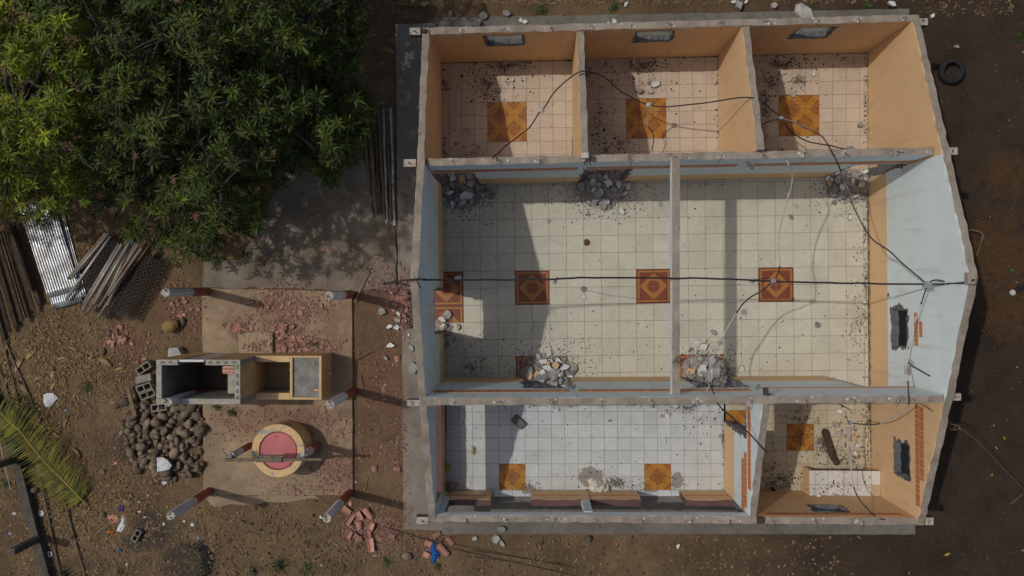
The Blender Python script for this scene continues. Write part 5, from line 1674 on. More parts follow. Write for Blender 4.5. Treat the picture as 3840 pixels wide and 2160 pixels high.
for px, py, s, lab in ((389, 1930, .16, 'brown stone beside the fence under the palm frond'), (128, 1838, .22, 'round brown stone between the fence and the palm frond'), (389, 1770, .16, 'single brown stone left of the stone heap'),
                       (410, 1250, .17, 'dark stone among pink shards in the dry leaves'), (385, 1318, .20, 'reddish stone at the lower left of the pink shards'), (1527, 2085, .28, 'tan flat stone below the walkway corner'),
                       (2206, 2022, .24, 'tan stone in the yard below the middle of the porch'), (685, 1208, .20, 'flat reddish stone right of the yellow boulder'), (2335, 3, .2, 'brown stone at the top edge of the yard'), (1590, 18, .2, 'dark stone in the dry grass near the tree'), (1690, 55, .2, 'dark stone by the upper plinth left end')):
    o = obj('stone', R.choice(ST), loc=P(px, py, GZ + s * .2), rot=(0, 0, R.uniform(0, 6)), scale=s)
    tag(o, lab, 'stone', 'single stones in the yard')
o = obj('boulder', stone_mesh(55, 'boulder', M['stone_yellow'], 0.3, 3), loc=P(638, 1222, 0.02), rot=(0, 0, 0.4), scale=0.40)
tag(o, 'yellow brown boulder standing left of the patio', 'boulder')
m_ = MB()
def hollow_block(name='hollow_block'):
    """two-celled concrete block standing on its cells"""
    L, W, H, t_ = .40, .19, .19, .032
    m_ = MB()
    xs_ = [-L / 2, -L / 2 + t_, -t_ / 2, t_ / 2, L / 2 - t_, L / 2]
    for i in (0, 2, 4):
        m_.box(xs_[i], xs_[i + 1], -W / 2, W / 2, 0, H, 0, .004)
    for i in (1, 3):
        m_.box(xs_[i], xs_[i + 1], -W / 2, -W / 2 + t_, 0, H - .002, 0)
        m_.box(xs_[i], xs_[i + 1], W / 2 - t_, W / 2, 0, H - .002, 0)
    return m_.me(name, M['block_face'])
HB = hollow_block()
for px, py, z, rz, tx, lab in ((550, 1378, GZ, 0.6, 0, 'hollow concrete block highest in the little stack by the cubicle'), (542, 1408, GZ + .05, 0.25, 1.35, 'hollow concrete block tipped on its face below the highest block'),
                               (551, 1447, GZ + .04, 0.35, .15, 'hollow concrete block left of the cubicle wall with both cells showing'), (564, 1474, GZ, 0.35, .1, 'hollow concrete block next to the river stones by the cubicle'),
                               (607, 1524, GZ, 0.1, 0, 'hollow concrete block under the lower cubicle wall'), (521, 2003, GZ, 1.05, 0, 'single grey hollow block in the ash below the stone heap')):
    s = 1.0 if px != 521 else .8
    o = obj('hollow_block', HB, loc=P(px, py, z), rot=(tx, 0, rz), scale=s)
    tag(o, lab, 'concrete block', 'hollow concrete blocks')
# board on the stones
def beam_between(name, a, b, w, h, mat, label, cat, group=None, twist=0.0):
    a, b = Vector(a), Vector(b)
    L = (b - a).length
    m_ = MB(); m_.box(-L / 2, L / 2, -w / 2, w / 2, -h / 2, h / 2, 0, min(w, h) * .08)
    o = obj(name, m_.me(name, mat), loc=(a + b) / 2)
    o.rotation_euler = ((b - a).to_track_quat('X', 'Z')).to_euler()
    if twist: o.rotation_euler.rotate_axis('X', twist)
    return tag(o, label, cat, group)
M['board'] = simple('old_board', (0.20, 0.145, 0.085), (0.125, 0.09, 0.055), 8, 0.9, 0.4, 40)
beam_between('wooden_board', P(478, 1452, .12), P(508, 1562, .16), .10, .05, M['board'], 'weathered board leaning on the river stones', 'board')

# ================================================================== METAL AND TIMBER UNDER THE TREE
def zinc():
    n = NT('corrugated_zinc')
    col = n.mix(n.step(n.noise(2.2, 6, 0.7), 0.4, 0.62), (0.56, 0.60, 0.64), (0.34, 0.33, 0.31))
    col = n.mix(n.m('MULTIPLY', n.step(n.noise(7, 6, 0.75), 0.58, 0.7), 0.6), col, (0.16, 0.10, 0.06))
    n.bump(n.noise(30, 4), 0.1, 0.01)
    return n.done(col, n.m('MULTIPLY_ADD', n.noise(6, 4), 0.35, 0.22), 0.5, 0.85)
M['zinc'] = zinc()
def corrugated(a, b, c, d, z0, label, n=13, amp=0.014, lift=0.0):
    """a-b upper edge, d-c lower edge (photo points), waves across the width"""
    A, B, C_, D = [P(x, y, z0) for x, y in (a, b, c, d)]
    nu, nv = n * 8, 14
    v, f = [], []
    for j in range(nv + 1):
        t = j / nv
        l, r = A.lerp(D, t), B.lerp(C_, t)
        for i in range(nu + 1):
            s_ = i / nu
            p = l.lerp(r, s_)
            z = z0 + amp * math.sin(2 * math.pi * n * s_) + 0.02 * math.sin(t * 3 + 1) * lift + 0.012 * mnoise.noise((p.x * 2, p.y * 2, z0 * 9))
            v.append((p.x, p.y, z))
    w = nu + 1
    for j in range(nv):
        for i in range(nu):
            f.append((j * w + i, j * w + i + 1, (j + 1) * w + i + 1, (j + 1) * w + i))
    nb = len(v)
    v += [(x, y, z - 0.003) for x, y, z in v]
    f += [tuple(q + nb for q in ff[::-1]) for ff in f]
    rim = [i for i in range(w)] + [j * w + w - 1 for j in range(1, nv + 1)] + [nv * w + i for i in range(w - 2, -1, -1)] + [j * w for j in range(nv - 1, 0, -1)]
    f += [(rim[i], rim[(i + 1) % len(rim)], rim[(i + 1) % len(rim)] + nb, rim[i] + nb) for i in range(len(rim))]
    o = obj('zinc_sheet', mesh('zinc_sheet', v, f, M['zinc'], smooth=True))
    return tag(o, label, 'roofing sheet', 'corrugated zinc sheets')
corrugated((95, 760), (205, 740), (308, 1130), (198, 1162), -0.08, 'lower corrugated zinc sheet whose bright end sticks out under the pipes')
corrugated((68, 760), (196, 745), (300, 1084), (178, 1117), -0.02, 'upper corrugated zinc sheet lying on the other one beside the planks', lift=1)
corrugated((215, 780), (232, 775), (324, 1108), (305, 1118), -0.10, 'narrow strip of corrugated zinc at the right of the sheets', n=2)
M['pipe'] = simple('galvanised_pipe', (0.40, 0.395, 0.36), (0.27, 0.235, 0.18), 3.5, 0.42, 0.2, 40, rnd=0.2, metal=0.45, spec=0.5)
M['pipe_rust'] = simple('rusty_pipe', (0.19, 0.105, 0.055), (0.26, 0.235, 0.20), 2.5, 0.7, 0.3, 40, metal=0.2)
def pipe(a, b, z0, z1, r, mat, label, group='steel pipes dropped under the tree'):
    A, B = P(a[0], a[1], z0), P(b[0], b[1], z1)
    m_ = MB()
    n = 12
    m_.tube([A, A.lerp(B, .5), B], r, n, cap=False)
    me0 = len(m_.v)
    m_.tube([A, A.lerp(B, .5), B], r * 0.82, n, cap=False)
    for e in (0, 2):
        for k in range(n):
            q = (e * n + k, e * n + (k + 1) % n, me0 + e * n + (k + 1) % n, me0 + e * n + k)
            m_.f.append(q); m_.m.append(0)
    o = m_.build('steel_pipe', M[mat], None, smooth=True)
    return tag(o, label, 'pipe', group)
PIPES = [((398, 872), (255, 1045), .12, .0, 'pipe_rust', 'leftmost pipe of the trio ending on the zinc sheets'),
 ((408, 874), (268, 1042), .17, .06, 'pipe', 'middle pipe of the trio ending on the zinc sheets'),
 ((416, 884), (247, 1124), .10, .04, 'pipe', 'longest pipe of the trio lying across the bright zinc end'),
 ((447, 915), (315, 1135), .28, .15, 'pipe', 'leftmost pipe of the main bundle'),
 ((458, 915), (308, 1164), .34, .16, 'pipe', 'second pipe from the left in the main bundle'),
 ((480, 895), (331, 1168), .30, .10, 'pipe_rust', 'rusty pipe crossing low in the main bundle'),
 ((497, 888), (352, 1141), .38, .16, 'pipe', 'pipe in the middle of the main bundle'),
 ((503, 895), (388, 1135), .28, .14, 'pipe', 'pipe slanting under the middle of the main bundle'),
 ((536, 888), (372, 1150), .42, .16, 'pipe_rust', 'shiny pipe with a rusty lower end on top of the bundle'),
 ((524, 935), (368, 1193), .33, .05, 'pipe', 'pipe whose end reaches lowest among the bundle'),
 ((532, 930), (407, 1108), .36, .28, 'pipe_rust', 'rightmost rusty pipe of the main bundle'),
 ((512, 905), (404, 1145), .25, .12, 'pipe', 'short visible pipe at the lower right of the bundle')]
for a, b, z0, z1, mt, lab in PIPES:
    pipe(a, b, z0, z1, .036, mt, lab)
M['mesh_wire'] = simple('mesh_wire', (0.085, 0.07, 0.058), (0.05, 0.042, 0.036), 10, 0.7, 0.1, 40)
def mesh_roll(a, b, r, z, label, flat=0.8):
    A, B = P(a[0], a[1], z), P(b[0], b[1], z)
    d = (B - A); L = d.length; d.normalize()
    side = Vector((-d.y, d.x, 0))
    m_ = MB()
    for rr, ph in ((r, 0), (r * .8, .5), (r * .55, .2)):
        nc = max(10, int(2 * math.pi * rr / 0.062)); nl = int(L / 0.062)
        def pt(i, j):
            t_ = 2 * math.pi * (i + ph) / nc
            x = j / nl * L
            w = 1 + .10 * mnoise.noise((x * 2, math.cos(t_), math.sin(t_) + ph))
            return A + d * x + side * (rr * w * math.cos(t_)) + Vector((0, 0, flat * rr * w * math.sin(t_)))
        for j in range(nl):
            for i in range(nc):
                if (i + j) % 2: continue
                for (di, dj) in ((1, 1), (-1, 1)):
                    p, q = pt(i, j), pt(i + di, j + dj)
                    u = (q - p); u.normalize()
                    n1 = u.cross(Vector((0, 0, 1)));
                    if n1.length < 1e-3: n1 = Vector((1, 0, 0))
                    n1.normalize(); n2 = u.cross(n1)
                    w_ = 0.0052
                    b0 = len(m_.v)
                    for base_ in (p, q):
                        for k in range(3):
                            t2 = 2.094 * k
                            m_.v.append(base_ + (n1 * math.cos(t2) + n2 * math.sin(t2)) * w_)
                    for k in range(3):
                        m_.f.append((b0 + k, b0 + (k + 1) % 3, b0 + 3 + (k + 1) % 3, b0 + 3 + k)); m_.m.append(0)
    o = m_.build('mesh_roll', M['mesh_wire'], None)
    return tag(o, label, 'wire mesh', 'rolls of chain link mesh')
mesh_roll((425, 888), (322, 1085), .26, .0, 'flattened chain link roll lying under the pipes', .35)
mesh_roll((515, 985), (398, 1190), .17, .03, 'narrow chain link roll between the pipes and the outer roll')
mesh_roll((583, 965), (462, 1185), .27, .08, 'thick rightmost chain link roll beside the pipes', .75)
M['dark_wood'] = simple('dark_timber', (0.062, 0.043, 0.029), (0.032, 0.024, 0.018), 5, 0.93, 0.5, 40, rnd=0.35)
PL = [((47, 834), (147, 1140), .15), ((27, 850), (126, 1165), .22), ((6, 862), (104, 1190), .16), ((-16, 870), (84, 1205), .25), ((-40, 880), (60, 1225), .14), ((-60, 900), (36, 1245), .22), ((-80, 930), (14, 1270), .12), ((30, 840), (110, 1090), .30)]
for i, (a, b, z) in enumerate(PL):
    beam_between('timber_plank', P(a[0], a[1], z - .15), P(b[0], b[1], z - .17), .105, .04, M['dark_wood'],
                 ['dark plank on the right side of the stack next to the zinc', 'second dark plank from the zinc in the plank stack', 'third dark plank from the zinc in the plank stack', 'fourth dark plank from the zinc in the plank stack',
                  'fifth dark plank from the zinc in the plank stack', 'dark plank third from the left end of the plank stack', 'outermost dark plank at the edge of the photo', 'short dark plank lying on top of the plank stack'][i], 'plank', 'dark planks stacked under the tree', twist=R.uniform(-.15, .15))
# peeled poles stacked along the walkway
M['pole_brown'] = simple('brown_pole', (0.19, 0.145, 0.105), (0.10, 0.08, 0.06), 6, 0.93, 0.5, 30, rnd=0.25)
M['pole_grey'] = simple('bleached_pole', (0.52, 0.53, 0.51), (0.30, 0.29, 0.27), 7, 0.93, 0.5, 30)
POLES = [((1366, 470), (1398, 815), 'pole_brown', .035, 'brown pole farthest from the walkway in the pole stack'), ((1381, 440), (1411, 800), 'pole_brown', .04, 'second brown pole from the tree in the pole stack'),
         ((1402, 415), (1428, 800), 'pole_brown', .04, 'third brown pole from the tree in the pole stack'), ((1420, 418), (1444, 822), 'pole_brown', .045, 'brown pole left of the first bleached pole'),
         ((1436, 408), (1452, 838), 'pole_grey', .038, 'bluish bleached pole in the pole stack'), ((1452, 402), (1466, 828), 'pole_brown', .04, 'brown pole between the two bleached poles'),
         ((1463, 405), (1480, 846), 'pole_grey', .046, 'whitish bleached pole nearest the walkway')]
for k, (a, b, mt, r, lab) in enumerate(POLES):
    A, B = P(a[0], a[1], GZ + .05 + .06 * (k % 2)), P(b[0], b[1], GZ + .05 + .06 * (k % 2))
    m_ = MB()
    pts = [A.lerp(B, i / 7) + Vector((R.uniform(-.018, .018), 0, R.uniform(-.01, .01))) for i in range(8)]
    m_.tube(pts, [r * R.uniform(.85, 1.12) for _ in pts], 8)
    tag(m_.build('wooden_pole', M[mt], None, smooth=True), lab, 'pole', 'peeled poles stacked by the walkway')
# sticks
def stick(a, b, r, mat, label, z=GZ + .03, z2=None, name='stick', group='loose sticks'):
    A, B = P(a[0], a[1], z), P(b[0], b[1], z if z2 is None else z2)
    m_ = MB()
    pts = [A.lerp(B, i / 4) + Vector((R.uniform(-.006, .006), R.uniform(-.006, .006), 0)) for i in range(5)]
    m_.tube(pts, [r, r, r * .9, r * .85, r * .7], 6)
    return tag(m_.build(name, M[mat], None), label, 'stick', group)
M['straw_wood'] = simple('pale_stick', (0.34, 0.24, 0.12), (0.24, 0.165, 0.085), 6, 0.85, 0.2, 40)
stick((1330, 1134), (1391, 997), .018, 'straw_wood', 'long pale bamboo stick across the shadow of the upper right post', -.05)
stick((1335, 1350), (1402, 1315), .013, 'wood_old', 'thin stick right of the washing trough', -.1)
stick((1352, 1410), (1364, 1452), .016, 'board', 'short brown stick between trough and walkway', -.12)
stick((1366, 1843), (1380, 1790), .012, 'straw_wood', 'short stick near the roof tile heap post', -.1)
stick((1180, 2090), (1237, 2060), .01, 'straw_wood', 'thin twig beside a white tile bit in the lower yard')
stick((705, 1950), (748, 1930), .010, 'straw_wood', 'thin pale twig near the lower left post')
stick((307, 1935), (337, 1910), .012, 'straw_wood', 'short pale stick below the palm frond')
stick((3790, 1890), (3832, 1855), .012, 'board', 'thin brown twig on the dark soil at the lower right')
LP = [((-20, 1190), (157, 1592), .024), ((2, 1250), (86, 1566), .022), ((-30, 1300), (60, 1560), .02), ((150, 1790), (230, 2175), .026), ((228, 1832), (325, 2185), .026)]
for i, (a, b, r) in enumerate(LP):
    stick(a, b, r, 'pole_brown' if i < 3 else 'wood_old', ['long grey rod ending above the palm frond tip', 'long rod beside the white paper at the left edge', 'long rod nearest the left edge of the photo', 'long grey rod beside the fence below the frond', 'long grey rod running down from the palm frond stalk'][i], GZ + .05, name='long_rod', group='long rods lying by the fence')
REB = [((1440, 1975), (1640, 2036)), ((1470, 1985), (1760, 2075)), ((1600, 2020), (2150, 2128)), ((1720, 2062), (2160, 2160)), ((1745, 2085), (1960, 2110)), ((1770, 2064), (2120, 2118))]
for i, (a, b) in enumerate(REB):
    stick(a, b, .010, 'rust_steel', ['rusty rod from the roof tile heap towards the blue cloth', 'rusty rod passing under the plinth corner', 'longest rusty rod below the porch', 'lowest rusty rod below the porch', 'short thin rusty rod right of the blue cloth', 'rusty rod beside the longest one below the porch'][i], GZ + .03, name='steel_rod', group='rusty rods below the porch')

# ================================================================== FENCE FOOTING AND POSTS, LEFT EDGE
M['dark_concrete'] = simple('dark_old_concrete', (0.105, 0.095, 0.082), (0.06, 0.056, 0.05), 4, 0.95, 0.5, 40)
fence = thing('fence', 'low dark concrete fence footing with square posts at the left edge', 'fence', P(75, 1808, GZ))
fpts = [(-60, 1440), (-10, 1545), (25, 1621), (76, 1808), (118, 1975), (164, 2145), (200, 2280)]
m_ = MB()
for (a, b) in zip(fpts[:-1], fpts[1:]):
    A, B = P(a[0], a[1], .05), P(b[0], b[1], .05)
    d = (B - A).normalized(); s_ = Vector((-d.y, d.x, 0)) * .105
    q = [A + s_, A - s_, B - s_, B + s_]
    k = R.uniform(0, .004)
    m_.add([(p.x, p.y, GZ - .1) for p in q] + [(p.x, p.y, .05 + k) for p in q], [(0, 1, 5, 4), (1, 2, 6, 5), (2, 3, 7, 6), (3, 0, 4, 7), (4, 5, 6, 7)])
m_.build('footing', M['dark_concrete'], fence)
for px, py in ((58, 1722), (142, 2020)):
    c = P(px, py, 0)
    m_ = MB(); m_.box(c.x - .075, c.x + .075, c.y - .075, c.y + .075, .04, 1.02, 0, .008)
    po = m_.build('post', M['dark_concrete'], fence)
    m_ = MB(); m_.tube([c + Vector((0, 0, 1.0)), c + Vector((.02, .01, 1.06))], .01, 6)
    m_.build('rebar', M['rust_steel'], po)
m_ = MB(); m_.tube(spline([P(-5, 1640, .3), P(15, 1735, .3), P(40, 1838, .28)], 6), .008, 5)
m_.build('wire', M['white_plaster'], fence)

# ================================================================== TYRE
M['rubber'] = simple('tyre_rubber', (0.016, 0.0155, 0.015), (0.027, 0.025, 0.023), 8, 0.85, 0.3, 40)
ty = P(3566, 268, GZ + .08)
def lathe(prof, n, mat, name, smooth=True, close=False):
    v, f = [], []
    k = len(prof)
    for i in range(n):
        a = 2 * math.pi * i / n
        v += [(r * math.cos(a), r * math.sin(a), z) for r, z in prof]
    for i in range(n):
        j = (i + 1) % n
        for q in range(k if close else k - 1):
            f.append((i * k + q, j * k + q, j * k + (q + 1) % k, i * k + (q + 1) % k))
    return mesh(name, v, f, mat, smooth=smooth)
tyre = thing('tyre', 'black worn car tyre lying flat on the dark soil', 'tyre', (ty.x, ty.y, GZ))
obj('carcass', lathe([(.19, .02), (.205, .0), (.27, -.01), (.305, .03), (.315, .08), (.315, .12), (.305, .17), (.27, .20), (.205, .19), (.19, .17), (.20, .16), (.255, .165), (.28, .13), (.28, .07), (.255, .035), (.20, .04)], 56, M['rubber'], 'carcass', close=True), tyre)
m_ = MB()
for i in range(56):
    a = 2 * math.pi * i / 56
    for z0, z1 in ((.055, .09), (.11, .145)):
        Mx = Matrix.Rotation(a, 4, 'Z')
        m_.box(.312, .323, -.012, .012, z0, z1, M=Mx)
tag(obj('tread_block', m_.me('tread_block', M['rubber']), tyre), kind='stuff')

# ================================================================== CLOTH, SACKS, LITTER
def crumple(name, poly, z0, h, mat, label, cat, seed=0.0, freq=6.0, group=None, res=22):
    """a crumpled sheet or sack over a photo outline, with a closed underside"""
    W = [P(x, y, z0) for x, y in poly]
    xs_ = [p.x for p in W]; ys_ = [p.y for p in W]
    pts = [(p.x, p.y) for p in W]
    xa, xb, ya, yb = min(xs_), max(xs_), min(ys_), max(ys_)
    step = max(xb - xa, yb - ya) / res
    vs_, es = [Vector(p) for p in pts], [(i, (i + 1) % len(pts)) for i in range(len(pts))]
    x = xa
    while x < xb:
        y = ya
        while y < yb:
            q = (x + R.uniform(-.3, .3) * step, y + R.uniform(-.3, .3) * step)
            if inside(q, pts) and edge_dist(q, pts) > step * .4: vs_.append(Vector(q))
            y += step
        x += step
    v2, _, tris, _, _, _ = delaunay_2d_cdt(vs_, es, [], 0, 1e-6)
    tris = [t for t in tris if inside((sum(v2[i][0] for i in t) / 3, sum(v2[i][1] for i in t) / 3), pts)]
    mx = max(edge_dist(p, pts) for p in v2) or 1
    v = []
    for p in v2:
        e = min(1, edge_dist(p, pts) / mx)
        wr = abs(mnoise.noise((p[0] * freq, p[1] * freq, seed))) + .5 * abs(mnoise.noise((p[0] * freq * 2.3, p[1] * freq * 2.3, seed + 4)))
        v.append((p[0], p[1], z0 + .004 + h * (e ** .5) * (.35 + wr)))
    f = []
    for t in tris:
        a = (v2[t[1]][0] - v2[t[0]][0]) * (v2[t[2]][1] - v2[t[0]][1]) - (v2[t[1]][1] - v2[t[0]][1]) * (v2[t[2]][0] - v2[t[0]][0])
        f.append(tuple(t) if a > 0 else tuple(t)[::-1])
    nb = len(v)
    v += [(x, y, z0) for x, y, z in v]
    f += [tuple(q + nb for q in ff[::-1]) for ff in f]
    m2 = mesh(name, v, f, mat)
    return tag(obj(name, m2), label, cat, group)
def flat_mat(name, c, rough=.7): return simple(name, c, tuple(x * .75 for x in c), 7, rough, .2, 40)
M['blue_cloth'] = flat_mat('blue_cloth', (0.010, 0.085, 0.30))
M['white_paper'] = flat_mat('white_paper', (0.62, 0.64, 0.66))
M['sack'] = flat_mat('white_sack', (0.66, 0.63, 0.57))
M['tan_sack'] = flat_mat('tan_sack', (0.36, 0.30, 0.225))
crumple('blue_cloth', [(1628, 2025), (1634, 2030), (1634, 2050), (1638, 2062), (1650, 2075), (1651, 2086), (1645, 2092), (1636, 2100), (1632, 2112), (1618, 2112), (1615, 2095), (1618, 2075), (1612, 2055), (1617, 2038)], GZ + .01, .09, M['blue_cloth'], 'crumpled bright blue cloth beside a clay roof tile', 'cloth', 1, 14)
crumple('white_paper', [(163, 1480), (178, 1474), (200, 1474), (219, 1492), (200, 1515), (186, 1528), (170, 1526), (162, 1505)], GZ + .02, .06, M['white_paper'], 'crumpled white paper sheet lying by the long rods', 'paper', 2, 8)
crumple('white_cloth', [(588, 1716), (612, 1715), (628, 1724), (645, 1745), (636, 1760), (612, 1766), (590, 1770)], .16, .05, M['white_paper'], 'white cloth draped over the lower river stones', 'cloth', 3, 7)
crumple('white_paper', [(617, 1768), (628, 1768), (628, 1785), (620, 1790)], GZ + .05, .06, M['white_paper'], 'white paper strip under the cloth on the stones', 'paper', 3.5, 9)
crumple('white_paper', [(606, 1806), (622, 1802), (630, 1812), (612, 1820)], GZ + .02, .05, M['white_paper'], 'white litter scrap below the river stones', 'paper', 4, 9)
crumple('cement_sack', [(2202, 1798), (2222, 1789), (2240, 1791), (2262, 1802), (2271, 1790), (2283, 1812), (2290, 1836), (2275, 1846), (2250, 1850), (2226, 1852), (2214, 1834)], 0.0, .34, M['sack'], 'crumpled white cement sack slumped against the porch wall', 'sack', 5, 5, res=30)
crumple('tan_sack', [(1676, 1806), (1690, 1802), (1708, 1806), (1720, 1812), (1712, 1830), (1714, 1848), (1700, 1853), (1676, 1848), (1668, 1836)], 0.0, .17, M['tan_sack'], 'tan sack lying in the lower left corner of the porch', 'sack', 6, 3.5)
crumple('paper_scrap', [(1745, 1818), (1762, 1808), (1768, 1818), (1765, 1826), (1750, 1824)], 0.0, .03, M['sack'], 'thin pale plastic scrap beside the tan sack on the porch', 'litter', 7, 12)
COLS = {'purple': (0.10, 0.05, 0.20), 'pink': (0.55, 0.24, 0.20), 'yellow': (0.50, 0.38, 0.03), 'orange': (0.62, 0.13, 0.015), 'green': (0.015, 0.17, 0.09), 'sky': (0.20, 0.33, 0.45), 'blue': (0.01, 0.08, 0.30), 'black': (0.02, 0.02, 0.022), 'dung': (0.13, 0.062, 0.022), 'lid': (0.58, 0.58, 0.55), 'lemon': (0.42, 0.33, 0.05)}
for k, c in COLS.items(): M['c_' + k] = flat_mat('litter_' + k, c)
crumple('plastic_bag', [(440, 1899), (450, 1892), (462, 1896), (467, 1908), (460, 1920), (448, 1920), (440, 1910)], GZ + .01, .07, M['c_purple'], 'purple plastic bag in the rubbish below the palm frond', 'litter', 8, 14)
crumple('printed_packet', [(404, 1931), (426, 1928), (449, 1931), (448, 1960), (425, 1963), (405, 1961)], GZ + .01, .03, M['c_pink'], 'pink printed packet under the purple bag', 'litter', 9, 9)
crumple('white_rag', [(453, 1930), (466, 1932), (470, 1955), (472, 1975), (458, 1996), (436, 1992), (444, 1972), (455, 1955)], GZ + .01, .06, M['white_paper'], 'white and grey rag right of the pink packet', 'litter', 10, 9)
crumple('packet_label', [(430, 1936), (444, 1938), (444, 1950), (432, 1950)], GZ + .045, .01, M['c_lemon'], 'small yellow label lying on the pink packet', 'litter', 9, 9)
m_ = MB(); A, B = P(388, 1990, GZ + .04), P(426, 1996, GZ + .04)
toy = thing('toy_gun', 'small orange and green plastic toy in the rubbish', 'toy', ((A + B) / 2))
m_.tube([A.lerp(B, .35), A.lerp(B, .6), B], [.022, .028, .025], 8); m_.tube([A.lerp(B, .6), A.lerp(B, .52) + Vector((0, -.06, 0))], [.02, .014], 6)
m_.build('toy_body', M['c_orange'], toy)
m_ = MB(); m_.tube([A, A.lerp(B, .36)], [.024, .03], 8); m_.build('toy_nozzle', M['c_green'], toy)
for px, py, r, mt, lab, cat in ((156, 1924, .075, 'c_lid', 'white round plastic lid beside the upper fence rod', 'lid'), (187, 2078, .078, 'c_lid', 'white round plastic tub lid beside the lower fence post', 'lid'),
                                (3796, 1097, .07, 'c_lid', 'pale round plastic lid in the dry leaves right of the house', 'lid'), (451, 2064, .04, 'c_blue', 'small blue bottle cap in the ash', 'cap')):
    o = obj('round_lid', lathe([(0.001, .018), (r * .75, .018), (r * .8, .024), (r, .024), (r, .0), (r * .9, 0), (0.001, 0)], 28, M[mt], 'round_lid', smooth=False), loc=P(px, py, GZ + .015), rot=(R.uniform(-.1, .1), R.uniform(-.1, .1), 0))
    tag(o, lab, cat, 'plastic lids')
SCR = [((418, 1903), 'c_green', .05, 'green plastic scrap left of the purple bag'), ((643, 1810), 'c_green', .05, 'green plastic scrap below the river stones'), ((467, 1880), 'white_paper', .05, 'white scrap above the purple bag'),
       ((522, 1882), 'white_paper', .06, 'white scrap in the dirt right of the purple bag'), ((524, 1918), 'white_paper', .07, 'white scrap right of the white rag'), ((543, 1940), 'white_paper', .06, 'small white scrap over the ash'),
       ((476, 2117), 'white_paper', .08, 'white tissue scrap near the bottom left'), ((691, 1955), 'white_paper', .06, 'white stone like scrap below the lower left post'), ((723, 1967), 'white_paper', .11, 'crumpled white tissue below the lower left post'),
       ((745, 2018), 'c_sky', .08, 'pale blue plastic wrapper by the ash heap'), ((247, 1539), 'c_sky', .07, 'pale green carton scrap below the white paper'), ((557, 1858), 'white_paper', .05, 'pale scrap between the stones and the lower left post'),
       ((615, 1964), 'white_paper', .09, 'pale stone like scrap left of the lower left post'), ((1206, 2120), 'white_paper', .06, 'white crumpled scrap at the bottom of the yard'), ((38, 2000), 'c_sky', .08, 'pale blue scrap left of the fence'),
       ((55, 1925), 'white_paper', .12, 'crumpled clear plastic left of the fence'), ((1742, 1742), 'white_paper', .05, 'white bit on the dirt right of the shards'), ((103, 1980), 'c_yellow', .07, 'yellow leaf by the fence footing'),
       ((3797, 1014), 'c_green', .09, 'teal plastic scrap right of the house'), ((628, 1903), 'c_yellow', .05, 'yellow flower scrap beside the lower left post'), ((762, 1911), 'c_lemon', .05, 'yellow husk scrap below the patio'), ((2312, 2040), 'c_orange', .09, 'orange dry leaf in the yard below the porch')]
for (px, py), mt, s, lab in SCR:
    k = 149 * s / 1.6
    if px == 1742: px, py = 1334, 1808
    poly = [(px + k * R.uniform(.6, 1.1) * math.cos(a * .9), py + k * R.uniform(.5, 1.0) * math.sin(a * .9)) for a in range(7)]
    crumple('litter_scrap', poly, GZ + .015, s * .4, M[mt], lab, 'litter', px, 12, 'scraps of litter', res=7)
o = obj('dung', stone_mesh(9, 'dung', M['c_dung'], .2), loc=P(2200, 909, .015), scale=(.16, .20, .09))
tag(o, 'round brown dung patty on the sunny hall floor', 'dung')
m_ = MB(); m_.box(-.17, .17, -.10, .10, 0, .12, 0, .008)
o = obj('brick', m_.me('brick', M['grey_block']), loc=P(1943, 1582, .06), rot=(0, 0, -.75)); o.location.z = .001
tag(o, 'dark grey block lying in the shade on the porch floor', 'brick')
cup = thing('yellow_cup', 'yellow plastic cup lying against the left porch wall', 'cup', P(1677, 1741, .05))
obj('cup_body', lathe([(.001, 0), (.05, 0), (.062, .14), (.058, .14), (.046, .008), (.001, .008)], 20, M['c_yellow'], 'cup_body'), cup, rot=(1.2, 0, .2))
# dried flower head with stem on the porch floor
fl = thing('dry_flower', 'dry yellow flower head with a pale stem on the porch floor', 'flower', P(1778, 1690, 0))
m_ = MB()
c = P(1776, 1698, .02)
for k in range(26):
    a = R.uniform(0, 6.28); d = Vector((math.cos(a), math.sin(a), R.uniform(.0, .6))) * R.uniform(.03, .065)
    m_.tube([c, c + d], [.012, .004], 4)
tag(m_.build('petals', M['c_lemon'], fl), kind='stuff')
for k in range(5):
    m_ = MB(); e = P(1779 + R.uniform(-6, 8), 1662 + R.uniform(-4, 16), .02)
    m_.tube([c, c.lerp(e, .5) + Vector((R.uniform(-.02, .02), 0, .02)), e], [.012, .012, .004], 5); m_.build('stem', M['straw_wood'], fl)
# charred log in the small peach room
lg = [P(3089, 1607, .07), P(3100, 1640, .07), P(3112, 1680, .07), P(3125, 1715, .07), P(3142, 1742, .07)]
m_ = MB(); m_.tube(spline(lg, 3), [.02] + [R.uniform(.075, .098) for _ in range(11)] + [.045], 9)
tag(m_.build('wooden_log', M['dark_wood'], None), 'dark weathered log lying across the small peach room floor', 'log')
m_ = MB(); c = P(2908, 1848, .03)
m_.tube(spline([P(2895, 1828, .03), c, P(2925, 1868, .05)], 4), [.03, .035, .04, .03, .03, .03, .02, .02, .015], 6)
tag(m_.build('charred_stick', M['c_black'], None), 'short charred stick by the left wall of the small peach room', 'stick')
stick((2833 + 297, 1508), (3190, 1536), .012, 'rust_steel', 'rusty bent rod hanging over the small peach room from the wall top', 3.2, 3.0, name='steel_rod', group='rods on the walls')
